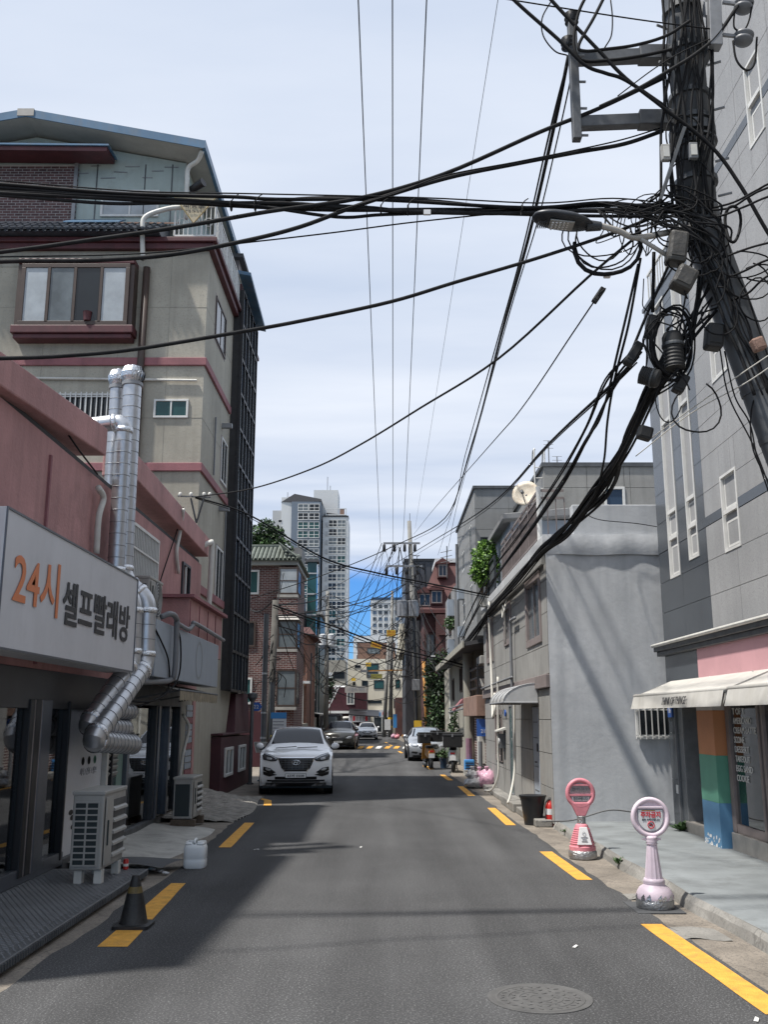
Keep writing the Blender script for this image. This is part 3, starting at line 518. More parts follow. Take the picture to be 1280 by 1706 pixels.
# ---- air conditioners
def ac(label, x0, x1, y0, y1, z0, z1, grid=True, feet=True, fan=False, slats=True):
    a = thing('air_conditioner', label, 'air conditioner', ((x0+x1)/2, (y0+y1)/2, z0))
    MB().box(x0, x1, y0, y1, z0, z1).build('casing', M['ac_cream'], a, bevel=.018)
    MB().box(x0-.012, x1+.012, y0-.012, y1+.012, z1-.035, z1+.012).build('top_cover', M['ac_cream'], a, bevel=.012)
    MB().box(x0+.03, x1-.05, y0-.004, y0+.02, z0+.05, z1-.11).build('coil', M['ac_dark'], a)
    if grid:
        nr = 10; h = (z1-z0-.16)
        for k in range(nr+1): MB().box(x0+.03, x1-.05, y0-.022, y0-.006, z0+.05+h*k/nr-.008, z0+.05+h*k/nr+.008).build('guard_bar', M['ac_cream'], a)
        for k in range(3):
            xx = x0+.03+(x1-x0-.08)*k/2; MB().box(xx-.01, xx+.01, y0-.026, y0-.0225, z0+.05, z1-.11).build('guard_post', M['ac_cream'], a)
    sp = y0+(y1-y0)*.38
    MB().box(x1+.0125, x1+.02, y0+.03, sp-.02, z0+.04, z1-.06).build('side_panel', M['ac_cream'], a, bevel=.006)
    MB().box(x1+.0205, x1+.035, y0+.10, y0+.12, z0+.25, z0+.52).build('handle_slot', M['ac_dark'], a)
    for k in range(5 if slats else 0):
        zz = z0+.10+(z1-z0-.2)*k/5
        MB().box(x1+.003, x1+.008, sp+.04, y1-.03, zz+.045, zz+(z1-z0-.2)/5-.006).build('vent_gap', M['ac_dark'] if fan else M['galv_dark'], a)
        MB().prism([(x1+.001, sp, zz+.04), (x1+.032, sp, zz+.02), (x1+.036, sp, zz-.005), (x1+.001, sp, zz-.005)], (0,0,0), (0, y1-sp-.01, 0)).build('louvre', M['ac_cream'], a)
    if feet:
        for xx in (x0+.04, x1-.09):
            for yy_ in (y0+.05, y1-.16): MB().box(xx, xx+.09, yy_, yy_+.11, z0-.15, z0).build('foot', M['pvc_white'], a, bevel=.008)
    return a
ac('cream air conditioner with a slotted grid side standing on the metal deck', -3.48, -3.13, 11.05, 11.95, .25, 1.08)
ac('cream air conditioner standing on wood blocks at the foot of the cobbled ramp', -3.70, -3.36, 17.3, 18.15, .16, .86, grid=False, feet=False, fan=True)
MB().box(-3.72, -3.3, 17.25, 17.4, .02, .155).box(-3.72, -3.3, 18.0, 18.15, .02, .155).build('support_block', M['bark'], bpy.data.objects['air_conditioner.001'])
u_ac = ac('cream air conditioner with a round fan grille sitting on the blank grey sign', -3.95, -3.6, 14.45, 15.3, 3.37, 4.02, grid=False, feet=False, slats=False)
m = MB()
for r in (.06,.11,.16,.21,.26): m.ring((-3.575, 14.95, 3.72), r, .006, (1,0,0), 24, 4)
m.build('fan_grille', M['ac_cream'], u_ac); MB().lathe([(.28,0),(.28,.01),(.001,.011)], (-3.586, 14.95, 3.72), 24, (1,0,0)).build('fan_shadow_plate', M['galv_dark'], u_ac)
# ---- checker plate deck
dk = thing('metal_deck', 'grey checker plate metal deck in front of the laundry window', 'deck', (-3.4, 9, 0))
MB().box(WX, -2.87, 3.5, 12.2, .03, .10).build('plate', M['deck_plate'], dk, bevel=.006)
m = MB(); k = 0; y = 5.5
while y < 12.15:
    x = WX+.06 + (.03 if k % 2 else 0)
    while x < -2.9:
        m.obox((x, y, .1015), .040, .011, .005, (0, 0, .78 if (k+int(x*33)) % 2 else -.78)); x += .06
    y += .055; k += 1
m.build('tread_pattern', M['galv'], dk, kind='stuff')
m = MB()
for k in range(120): m.box(-2.869, -2.855, 5.5+.055*k, 5.53+.055*k, .035, .09)
m.build('edge_teeth', M['galv_dark'], dk, kind='stuff')
# ---- concrete apron, mat, cobbled ramp
def ap(u, v):
    x = -4.1+1.25*u; y = 12.7+4.6*v; return (x, y, .10*(1-u)**.7 + .012*math.sin(u*9+v*14) - .012*(u > .95) - .02*u)
tag(MB().grid(ap, 12, 24).build('concrete_apron', mat('pale_concrete', (.40,.39,.36), .9, nz=.3, nscale=2, bump=.5, bscale=20, dirt=(.22,.21,.19), grime=.6), smooth=True), kind='structure')
def mt_(u, v): return (-3.75+1.0*u+.25*v, 12.25+.75*v+.15*u, .10+.06*math.sin(u*3.0+.5)*(1-.5*v)+.03*math.sin(v*4))
tag(MB().grid(mt_, 12, 8).build('rubber_mat', M['mat_grey'], loc=(-3.3,12.7,.1), smooth=True), 'warped dark rubber mat lying at the end of the metal deck', 'mat')
m = MB()
def rp(u, v):
    x = -4.25+1.45*u; y = 18.4+5.4*v
    z = .30*(1-u)**1.1*min(1, .25+v*1.3)*min(1, (1-v)*6) + .005
    gx, gy = (u*9) % 1, (v*22) % 1
    return (x + .12*math.sin(v*5), y, z + (.026 if .30 < gy else 0) + (.008 if .12 < gx else 0) + .008*math.sin(u*31+v*17) - .01*(u > .98))
tag(m.grid(rp, 72, 132).build('cobbled_ramp', mat('ramp_stone', (.25,.235,.21), .9, nz=.4, nscale=5, bump=.4, dirt=(.12,.11,.10), grime=.5)), kind='structure')
# ---- jerry can, cone, bits
jc = thing('jerry_can', 'white plastic jerry can standing on the gutter', 'jerry can', (-2.45, 12.95, 0))
def sq(c, w, d, z, e=.45, n=24):
    out = []
    for k in range(n):
        a = 2*math.pi*k/n; ca, sa = math.cos(a), math.sin(a)
        out.append((c[0]+w/2*math.copysign(abs(ca)**e, ca), c[1]+d/2*math.copysign(abs(sa)**e, sa), z))
    return out
def loft(rings, n=24):
    m = MB(); vs = [p for r in rings for p in r]; k = len(rings)
    m.add(vs, [(i*n+j, i*n+(j+1)%n, (i+1)*n+(j+1)%n, (i+1)*n+j) for i in range(k-1) for j in range(n)] + [tuple(range(n-1,-1,-1)), tuple((k-1)*n+j for j in range(n))]); return m
c = (-2.45, 12.97)
loft([sq(c,.26,.24,0), sq(c,.285,.26,.02), sq(c,.285,.26,.10), sq(c,.275,.25,.115), sq(c,.285,.26,.13), sq(c,.285,.26,.25), sq(c,.26,.235,.285), sq(c,.20,.18,.30)]).build('body', M['can_white'], jc, auto=50)
for dx in (-.075, .075): loft([sq((c[0]+dx,c[1]),.10,.22,.285), sq((c[0]+dx,c[1]),.11,.23,.305), sq((c[0]+dx,c[1]),.09,.2,.325)]).build('shoulder', M['can_white'], jc, auto=50)
MB().tube(spline([(-2.45,12.87,.31),(-2.45,12.90,.345),(-2.45,13.0,.35),(-2.45,13.05,.31)]), .016).build('handle', M['can_white'], jc, smooth=True)
MB().cyl((-2.50,12.90,.30), (-2.50,12.90,.345), .028).build('cap', M['can_white'], jc, auto=40)
cn_ = thing('traffic_cone', 'small worn black traffic cone with a faded yellow band on the yellow line', 'traffic cone', (-2.33, 9.42, 0))
loft([sq((-2.33,9.42),.34,.34,.004,.25), sq((-2.33,9.42),.34,.34,.03,.25), sq((-2.33,9.42),.30,.30,.036,.3)]).build('base', M['cone_black'], cn_, auto=40)
MB().lathe([(.135,.035),(.125,.05),(.095,.20),(.075,.30)], (-2.33,9.42,0), 28).build('body', M['cone_black'], cn_, auto=50)
MB().lathe([(.0765,.285),(.058,.355)], (-2.33,9.42,0), 28).build('band', M['cone_yellow'], cn_, auto=50)
MB().lathe([(.057,.353),(.040,.43),(.034,.45),(.02,.452)], (-2.33,9.42,0), 28).build('tip', M['cone_black'], cn_, auto=50)
for k, (x, y) in enumerate([(-3.0,12.5),(-2.95,12.75),(-2.8,12.55),(-3.05,12.95),(-2.7,12.4)]):
    tag(MB().ball((x,y,.02), .05, .035, .02, 7, 4, .6).build('paper_scrap', M['white_paint' if k % 2 else 'bag_grey'], loc=(x,y,.02)), 'crumpled scrap in the gutter by the rubber mat', 'litter', 'crumpled scraps by the mat')
rb = thing('drink_can', 'small red drink can lying behind the air conditioner feet', 'can', (-3.13, 12.12, .1))
MB().lathe([(.026,0),(.033,.008),(.033,.105),(.027,.118),(.027,.121)], (-3.13,12.12,.1), 16).build('body', M['ext_red'], rb, auto=40); MB().lathe([(.0335,.04),(.0335,.07)], (-3.13,12.12,.1), 16).build('label_band', M['white_paint'], rb)
# ================================================================ LEFT: beige building and what follows it
FY = ((1,0,0),(0,0,1)); FXp = ((0,1,0),(0,0,1)); FXn = ((0,-1,0),(0,0,1))
def win(parent, o, fc, w, h, fm='frame_white', pm='window_dark', ft=.06, fd=.05, mull=1, rails=0, name='window', sill=None):
    o = Vector(o); u, v = Vector(fc[0]), Vector(fc[1]); n = u.cross(v)
    f = MB().frame(o, u, v, w, h, ft, fd).build(name, M[fm], parent, bevel=.006 if fd > .03 and w < 6 else 0)
    MB().slab(o+u*ft*.5+v*ft*.5, u, v, w-ft, h-ft, .012).build('pane', M[pm], f)
    for k in range(1, mull): MB().slab(o+u*(w*k/mull-ft*.35)+v*ft, u, v, ft*.7, h-2*ft, fd*.8).build('mullion', M[fm], f)
    for k in range(1, rails+1): MB().slab(o+u*ft+v*(h*k/(rails+1)-ft*.35), u, v, w-2*ft, ft*.7, fd*.7).build('rail', M[fm], f)
    if sill: MB().slab(o-u*.05-v*.07, u, v, w+.1, .07, fd+.05).build('sill', M[sill], f)
    return f
BX, BY = -4.3, 21.4
bb = thing('beige_building', 'tall beige rendered building with maroon bands, blue gable roof and bay window', 'building', (-8, 25, 0))
m = MB(); m.box(-16, BX, BY, 29, 0, 13.25); m.build('wall', M['stucco_beige'], bb)
for z in (10.1, 7.5, 4.7): MB().box(-16, BX+.06, BY-.06, 25.1, z, z+.2).build('band', M['pink_trim'], bb, bevel=.015)
MB().box(-16, BX+.22, BY-.22, 29.2, 13.24, 13.36).box(-16, BX+.14, BY-.14, 29.1, 13.08, 13.238).build('cornice', M['maroon_trim'], bb, bevel=.015)
MB().box(-10.2, -6.9, BY-.012, BY, 12.66, 12.98).build('patch', M['old_beige'], bb)
# grooves between render panels
for x in (-13, -10.6, -8.2, -6.4, -5.2):
    MB().box(x, x+.012, BY-.004, BY, 4.9, 13.1).build('render_joint', M['old_beige'], bb)
for z in (11.6, 8.8, 6.1): MB().box(-16, BX+.003, BY-.005, BY, z, z+.012).box(BX, BX+.004, BY, 25.1, z, z+.012).build('render_joint', M['old_beige'], bb)
# bay window
m = MB(); m.box(-8.85, -5.95, BY-.42, BY, 10.78, 10.98).box(-8.8, -6.0, BY-.36, BY, 10.66, 10.779); m.build('bay_ledge', M['maroon_trim'], bb, bevel=.02)
MB().box(-8.8, -6.0, BY-.40, BY, 12.56, 12.70).build('bay_roof', M['maroon_trim'], bb, bevel=.02)
byw = win(bb, (-8.7, BY-.35, 10.985), FY, 2.6, 1.57, 'frame_brown', 'window_grey', .10, .05, 1)
for k, pmn in enumerate(('window_frost','window_grey','window_dark','window_frost')):
    MB().box(-8.62+.63*k, -8.08+.63*k, BY-.375, BY-.366, 11.07, 12.47).build('pane', M[pmn], byw)
for k in range(3): MB().box(-8.065+.63*k, -8.0+.63*k, BY-.40, BY-.351, 11.06, 12.47).build('mullion', M['frame_brown'], byw)
for x in (-6.1, -8.8): MB().box(x, x+.1, BY-.35, BY, 10.985, 12.555).build('bay_side', M['frame_brown'], bb)
MB().lathe([(.08,0),(.10,.2),(.11,.22)], (-7.05, BY-.385, 11.09), 14).build('flower_pot', M['maroon_trim'], byw, auto=40)
win(bb, (-5.45, BY, 8.8), FY, .82, .46, 'frame_white', 'window_teal', .05, .04, 2)
w = win(bb, (-7.75, BY, 8.55), FY, 1.35, .85, 'frame_white', 'window_dark', .05, .04, 2)
for k in range(11): MB().box(-7.68+.125*k, -7.655+.125*k, BY-.09, BY-.07, 8.5, 9.42).build('bar', M['frame_white'], w)
for z in (8.6, 9.3): MB().box(-7.75, -6.35, BY-.069, BY-.05, z, z+.025).build('crossbar', M['frame_white'], w)
MB().tube([(-5.78,BY-.09,12.6),(-5.80,BY-.09,9.9),(-5.8,BY-.09,5.6)], .085, 10).build('downpipe', M['frame_brown'], bb, smooth=True)
MB().tube(spline([(-4.9,BY-.1,14.2),(-5.3,BY-.15,14.15),(-5.85,BY-.2,13.9),(-5.9,BY-.22,13.5),(-5.86,BY-.2,12.75)]), .06, 10).build('drain_elbow', M['pvc_white'], bb, smooth=True)
MB().tube([(-8.5,BY-.05,9.78),(-4.45,BY-.05,9.72)], .03, 8).build('thin_pipe', M['pvc_white'], bb)
# street-side windows of the beige wall
for y0, z0, w_, h_ in ((22.5,11.25,1.6,1.25),(24.0,7.9,1.0,1.3),(23.8,4.75,1.1,1.5)):
    MB().frame((BX-.2,y0,z0),(0,1,0),(0,0,1),w_,h_,.05,.205).build('window_reveal', M['frame_taupe'], bb)
    win(bb, (BX+.003,y0+.05,z0+.05), FXp, w_-.1, h_-.1, 'frame_brown' if z0 > 11 else 'frame_white', 'window_dark', .06, .03, 2)
for z in (8.55, 6.3): MB().obox((BX+.12, 24.1, z+.9), .3, .12, .12).build('vent_hood', M['galv'], bb)
for y, z0, z1 in ((22.9, 7.8, 9.3), (24.9, 4.9, 7.4)): MB().tube([(BX+.05,y,z1),(BX+.05,y,z0)], .025, 6).build('thin_pipe', M['pvc_grey'], bb)
# tiled pent roof strip: single tiles
tl = MB().hexa([(-10.6,BY-.45,13.382),(-5.45,BY-.45,13.382),(-5.45,22.1,13.385),(-10.6,22.1,13.385),(-10.6,BY-.45,13.40),(-5.45,BY-.45,13.40),(-5.45,22.1,14.12),(-10.6,22.1,14.12)]).build('tile_roof', M['tile_dark'], bb)
m = MB(); L_ = .40
for s_, x in ((1, 0), (-1, .092)):
    m.grid(lambda u, v: (x + (.050+.004*s_)*math.cos(math.pi*(1-u))*1.0, L_*v, s_*.062*math.sin(math.pi*u) + (.04 if s_ > 0 else .03) - .035*v), 6, 1)
m.quad((-.05,0,.04),(-.03,0,.095),(.03,0,.095),(.05,0,.04))
tme = m.mesh('roof_tile', M['tile_dark'], smooth=True); sl = math.atan2(.70, 1.0)
for r_ in range(3):
    for k in range(28):
        t = piece('roof_tile', tme, bb, (-10.5+.184*k, BY-.50+.33*r_, 13.36+.235*r_+.008*rg.random())); t.rotation_euler = (sl+.05*rg.random(), 0, .03*(rg.random()-.5))
MB().box(-10.6, -8.0, 22.0, 22.14, 14.1, 14.22).build('ridge_cap', M['tile_dark'], bb, bevel=.02)
MB().hexa([(-8.0,21.55,13.95),(-6.6,21.55,13.95),(-6.6,22.1,14.3),(-8.0,22.1,14.3),(-8.0,21.55,13.98),(-6.6,21.55,13.98),(-6.6,22.1,14.33),(-8.0,22.1,14.33)]).build('roof_sheet', M['blue_metal'], bb)
MB().hexa([(-6.6,21.6,13.95),(-5.2,21.6,13.93),(-5.2,22.1,14.22),(-6.6,22.1,14.22),(-6.6,21.6,13.98),(-5.2,21.6,13.96),(-5.2,22.1,14.25),(-6.6,22.1,14.25)]).build('roof_sheet', M['rust_brown'], bb)
# penthouse with the blue gable roof
PY = 22.2
MB().box(-13, -5.15, PY, 29, 13.38, 16.0).build('penthouse_wall', M['aqua_panel'], bb)
MB().prism([(-13,PY+.01,15.995),(-5.15,PY+.01,15.995),(-9.1,PY+.01,16.75)], (0,0,0), (0,6.5,0)).build('gable_wall', M['aqua_panel'], bb)
for x in (-7.45, -6.2, -5.5): MB().box(x-.015, x+.015, PY-.012, PY, 14.1, 15.95).build('panel_joint', M['galv_dark'], bb)
for x, z, w_, h_ in [(-9.2+.33*k+.1*rg.random(), 15.55+.14*(k % 3)+.08*rg.random(), .22+.2*rg.random(), .025) for k in range(24)]:
    if x < -5.5: MB().obox((x, PY-.006, z), w_, .012, h_, (0,.1*(rg.random()-.5),0)).build('peeling_strip', M['galv'], bb)
win(bb, (-7.3, PY, 14.45), FY, 1.5, .75, 'frame_white', 'window_frost', .06, .05, 2)
MB().box(-13, -8.0, PY-.06, PY-.045, 13.9, 15.9).build('brick_backing', M['mortar'], bb)
bm_ = [MB().box(0,.192,-.022,-.012,0,.057).mesh('brick', M[k]) for k in ('brick_maroon','brick_maroon_dark')]
for r_ in range(23):
    for k in range(13):
        x = -10.73+.21*k+(.105 if r_ % 2 else 0)
        if x+.19 < -7.9: piece('brick', bm_[rg.random() < .35], bb, (x, PY-.047+.006*rg.random(), 14.16+.0745*r_))
MB().box(-8.02, -7.93, PY-.1, PY-.001, 14.2, 15.95).build('edge_strip', M['galv'], bb)
MB().hexa([(-13,PY-.75,15.93),(-7.0,PY-.75,15.86),(-7.0,PY-.06,15.93),(-13,PY-.06,16.0),(-13,PY-.75,16.05),(-7.0,PY-.75,15.98),(-7.0,PY-.06,16.05),(-13,PY-.06,16.12)]).build('porch_roof', M['maroon_trim'], bb)
MB().hexa([(-13,PY-.80,16.055),(-6.95,PY-.80,15.985),(-6.95,PY-.04,16.055),(-13,PY-.04,16.125),(-13,PY-.80,16.10),(-6.95,PY-.80,16.03),(-6.95,PY-.04,16.10),(-13,PY-.04,16.17)]).build('porch_flashing', M['blue_metal'], bb)
A, E1, E0 = Vector((-9.1,21.4,16.95)), Vector((-4.55,21.4,16.05)), Vector((-13.7,21.4,16.05)); ln = Vector((0,7.8,0))
for a, b in ((A, E1), (E0, A)):
    m = MB(); m.prism([a-Vector((0,-.02,.13)), b-Vector((0,-.02,.13)), b-Vector((0,-.02,.005)), a-Vector((0,-.02,.005))], (0,0,0), ln); m.build('soffit', M['soffit'], bb)
    m = MB(); m.prism([a, b, b+Vector((0,0,.05)), a+Vector((0,0,.05))], (0,0,0), ln*1.01); m.build('roof_sheet', M['blue_metal'], bb)
    m = MB(); m.prism([a-Vector((0,0,.16)), b-Vector((0,0,.16)), b+Vector((0,0,.06)), a+Vector((0,0,.06))], (0,-.03,0), (0,-.002,0)); m.build('fascia', M['blue_metal'], bb)
MB().box(E1.x-.03, E1.x+.05, 21.37, 29.2, 15.9, 16.11).build('eave_fascia', M['blue_metal'], bb)
MB().obox((-9.1,21.38,16.9), .42, .06, .2, (0,0,0)).build('ridge_patch', M['stone_trim'], bb)
MB().tube(spline([(-4.6,21.5,15.9),(-4.75,21.7,15.75),(-5.0,21.8,15.6),(-5.02,21.82,15.2),(-5.02,21.85,14.2)]), .06, 8).build('gutter_pipe', M['pvc_white'], bb, smooth=True)
cam_ = thing('wall_light', 'black spotlight fixed under the corner of the blue roof', 'light', (-4.75, 21.9, 15.1))
MB().cyl((-4.95,22.0,15.1),(-4.6,21.8,15.2), .09, .11).build('lamp_head', M['frame_black'], cam_, auto=40); MB().bar((-5.1,22.1,15.0),(-4.9,22.0,15.1), .05).build('bracket', M['galv_dark'], cam_)
# white balustrade round the roof terrace
rl = thing('balcony_railing', 'white metal balcony railing on top of the beige building cornice', 'railing', (-4.3, 24.5, 13.38))
def bal(p, q, n, h):
    p, q = Vector(p), Vector(q)
    for z in (.06, h): MB().bar(p+Vector((0,0,z)), q+Vector((0,0,z)), .04).build('rail', M['frame_white'], rl)
    for k in range(n+1):
        b = p.lerp(q, k/n); MB().tube([b+Vector((0,0,.06)), b+Vector((0,0,h))], .013 if k % 6 else .025, 6).build('baluster', M['frame_white'], rl)
    d = (q-p).normalized()
    for k in range(0, n-2, 3):
        b = p.lerp(q, (k+1.5)/n); m = MB(); m.ring(b+Vector((0,0,h*.5)), .11, .010, d.cross(Vector((0,0,1))), 14, 4); m.build('scroll', M['frame_white'], rl)
bal((-5.15,BY-.1,13.38), (-4.16,BY-.1,13.38), 9, .85); bal((-4.16,BY-.1,13.38), (-4.16,28.9,13.38), 54, .85)
# upper room behind the terrace, street-side
MB().box(-5.1, -4.35, 26.2, 29.0, 13.381, 15.3).build('terrace_room', M['frame_taupe'], bb); MB().box(-5.2, -4.2, 26.0, 29.1, 15.3, 15.42).build('terrace_roof', M['roof_dark'], bb)
win(bb, (-4.35, 26.6, 13.9), FXp, 1.6, 1.2, 'frame_dark', 'window_blue', .06, .03, 2)
# glass curtain wall on the street side
cw = thing('glass_curtain_wall', 'tall black framed glazed stair front hung on the side of the beige building', 'curtain wall', (-4.1, 27, 2.4))
y0, y1, z0, z1 = 25.3, 28.3, 2.6, 13.9; nc, nr = 5, 11; dy, dz = (y1-y0)/nc, (z1-z0)/nr; XC = -4.04
MB().box(BX-.02, XC-.06, y0, y1, z0, z1).build('backing', M['black_room'], cw)
gm = [MB().box(0,.012,.04,dy-.04,.05,dz-.05).mesh('glass_pane', M[k]) for k in ('curtain_glass_reflect','window_grey','window_blue')]
for i in range(nc):
    for j in range(nr): piece('glass_pane', gm[rg.choice((0,0,0,1,2))], cw, (XC-.045, y0+dy*i, z0+dz*j))
for i in range(nc+1): MB().box(XC-.055, XC+.03, y0+dy*i-.026, y0+dy*i+.026, z0, z1).build('mullion', M['frame_black'], cw)
for j in range(nr+1): MB().box(XC-.05, XC+.02, y0+.04, y1-.04, z0+dz*j-.035, z0+dz*j+.035).build('transom', M['frame_black'], cw)
MB().box(BX-.02, XC, y1+.04, y1+.10, z0, z1).build('end_panel', M['frame_black'], cw)
MB().hexa([(-4.5,y0-.3,14.35),(-3.8,y0-.3,14.2),(-3.8,y1+.25,14.0),(-4.5,y1+.25,14.15),(-4.5,y0-.3,14.45),(-3.8,y0-.3,14.3),(-3.8,y1+.25,14.1),(-4.5,y1+.25,14.25)]).build('cap_roof', M['blue_metal'], cw)
MB().box(BX-.2,-4.1,y0,y1,13.9,14.1).build('head_panel', M['maroon_trim'], cw)
# board tied on the cables: triangular board with lettering hung at the terrace corner
sb = thing('notice_board', 'faded tan triangular board with dark Korean lettering hung at the terrace railing', 'sign', at(322, 345, 21.2))
p0, p1, p2 = at(290,327,21.15), at(362,327,21.15), at(322,372,21.15)
MB().prism([p0,p1,p2], (0,0,0), (0,.03,0)).build('board', mat('tan_board', (.42,.36,.25), .7, nz=.15), sb)
MB().tube([p0,p1,p2,p0], .018, 6).build('edge_trim', M['gold'], sb)
text('파워캠', 1, at(322,341,21.13), (1,0,0), (0,0,1), M['black_ink'], sb, width=.52, height=.19, bold=.01)
text('T. 02-754-1579', 1, at(322,352,21.13), (1,0,0), (0,0,1), M['black_ink'], sb, width=.38, height=.07)
# wall bracket where the wires land
wb = thing('cable_bracket', 'grey metal wire bracket on the corner of the beige building', 'bracket', (-4.2, 21.3, 6.5))
c = at(325,830,21.2); MB().bar(c+Vector((-.4,0,.05)), c+Vector((.35,0,.02)), .03).bar(c+Vector((.2,0,0)), c+Vector((.02,.15,-.55)), .03).bar(c+Vector((-.1,0,0)), c+Vector((.02,.15,-.55)), .03).build('bracket', M['galv_dark'], wb)
for dx in (-.35,-.1,.2,.33): MB().lathe([(.02,0),(.04,.03),(.04,.09),(.02,.11)], c+Vector((dx,0,.03)), 10).build('insulator', M['pvc_white'], wb, smooth=True)
# ---- maroon extension at street level
mx = thing('maroon_annex', 'low maroon painted annex with two small white windows under the glass stair front', 'building', (-4.4, 27, 0))
MB().hexa([(-6,24.2,0),(-4.05,24.2,0),(-4.05,29.4,0),(-6,29.4,0),(-6,24.2,1.45),(-4.05,24.2,1.42),(-4.05,29.4,1.38),(-6,29.4,1.45)]).build('wall', M['maroon'], mx)
MB().box(-6.02, -4.0, 24.15, 29.42, 1.452, 1.50).build('coping', M['maroon'], mx, bevel=.01)
MB().hexa([(-4.35,26.4,1.5),(-4.05,26.4,1.5),(-4.05,29.3,1.5),(-4.35,29.3,1.5),(-4.35,27.0,2.55),(-4.15,27.0,2.55),(-4.15,29.3,2.6),(-4.35,29.3,2.6)]).build('upstand', M['maroon'], mx)
for y in (24.75, 27.1): win(mx, (-4.05, y, .42), FXp, 1.25, .72, 'frame_white', 'window_grey', .07, .05, 2)
MB().box(-4.9,-4.3,24.19,24.198,1.12,1.3).build('notice', M['label_white'], mx); MB().lathe([(.05,0),(.07,.004),(.05,.006)], (-4.8,24.19,1.21), 14, (0,-1,0)).build('emblem', M['red_ink'], mx)
MB().box(-4.9,-4.35,22.6,24.1,1.5,1.9).build('plinth_wall', M['concrete'], mx)
# ---- thin steel posts by the annex
def post(name, label, x, y, h, r, mt, cat='post', cap=None):
    t = thing(name, label, cat, (x, y, 0)); MB().cyl((x,y,0),(x,y,h), r, r*.95, 14).build('shaft', M[mt], t, auto=40); MB().cyl((x,y,0),(x,y,.04), r*1.8, n=14).build('base_plate', M[mt], t, auto=40)
    if cap: MB().lathe(cap, (x,y,h), 16).build('cap', M[mt], t, auto=40)
    return t
p = post('steel_post', 'grey steel post with a wider box cap beside the maroon annex', -3.9, 28.6, 2.35, .055, 'pole_steel', cap=[(.06,0),(.13,.1),(.15,.12),(.15,.24),(.05,.26)])
p = post('sign_post', 'slim grey steel pole carrying a small blue house number plate behind the white car', -3.72, 30.0, 5.1, .085, 'pole_steel')
pl = MB().lathe([(.01,0),(.15,.001),(.15,.018),(.01,.02)], (-3.95,29.9,2.22), 6, (0,-1,0), sx=1.2, sy=1).build('number_plate', M['blue_sign'], p)
text('22', .16, (-3.95,29.876,2.22), (1,0,0), (0,0,1), M['label_white'], pl, name='number')
for z in (1.25, 2.0, 3.2): MB().lathe([(.09,0),(.095,.02),(.09,.06)], (-3.72,30,z), 14).build('clamp', M['tape_silver'], p)
nb = thing('notice_sheet', 'blue topped notice sheet with yellow band fixed on a post behind the white car', 'notice', (-3.35, 31, 0))
MB().box(-3.62,-3.12,31,31.02,1.1,2.05).build('sheet', M['label_white'], nb); MB().box(-3.62,-3.12,30.99,30.999,1.86,2.05).build('header', M['poster_blue'], nb); MB().box(-3.62,-3.12,30.99,30.999,1.1,1.35).build('footer', M['poster_yellow'], nb)
for z in (1.45,1.55,1.65,1.75): MB().box(-3.55,-3.2,30.992,30.999,z,z+.03).build('text_line', M['grey_ink'], nb)
MB().cyl((-3.6,31.06,0),(-3.6,31.06,3.0), .07, n=12).build('post', M['pole_steel'], nb, auto=40)
# ---- brick house with green tiled roof
BB = 46.0
bh = thing('brick_house', 'three storey dark red brick house with a green tiled roof and shrubs on top', 'building', (-7.5, 50, 0))
MB().box(-12, -4.3, BB, 51, 0, 9.15).build('wall', M['brick_wall'], bh)
MB().box(-12.2, -4.2, BB-.35, 51.2, 9.152, 9.34).build('eave', M['soffit'], bh)
MB().hexa([(-12.4,BB-.6,9.342),(-4.05,BB-.6,9.342),(-4.05,51.4,9.342),(-12.4,51.4,9.342),(-12.4,BB+.9,10.2),(-5.2,BB+.9,10.2),(-5.2,50.5,10.2),(-12.4,50.5,10.2)]).build('roof', M['tile_green'], bh)
m = MB()
for r_ in range(4):
    for k in range(40):
        x = -12.2+.205*k; yb = BB-.62+.37*r_; zb = 9.38+.215*r_
        if x <= -4.2-.29*r_: m.grid(lambda u, v: (x+.085*math.cos(math.pi*(1-u)), yb+.42*v, zb+.26*v+.07*math.sin(math.pi*u)), 4, 1)
m.build('roof_tiles', M['tile_green'], bh, smooth=True, kind='stuff')
m = MB()
for k in range(14):
    y = BB-.4+.4*k; m.grid(lambda u, v: (-4.04-1.1*v, y+.15*math.cos(math.pi*(1-u)), 9.36+.85*v+.07*math.sin(math.pi*u)), 4, 1)
m.build('hip_tiles', M['tile_green'], bh, smooth=True, kind='stuff')
MB().tube([(-12.2,BB+.85,10.24),(-5.25,BB+.85,10.24)], .13, 8).tube([(-5.25,BB+.85,10.24),(-4.08,BB-.55,9.44)], .11, 8).build('ridge', M['tile_green'], bh, smooth=True)
for z, x0, w_, h_, fm in ((7.75,-7.05,.95,1.2,'frame_white'),(5.2,-6.95,.75,1.25,'frame_brown'),(2.5,-7.25,.95,1.25,'frame_white')):
    win(bh, (x0, BB, z), FY, w_, h_, fm, 'window_teal' if fm == 'frame_white' else 'window_dark', .09, .06)
MB().box(-7.72,-7.5,BB-.05,BB,4.6,7.0).build('white_pipe_box', M['frame_white'], bh)
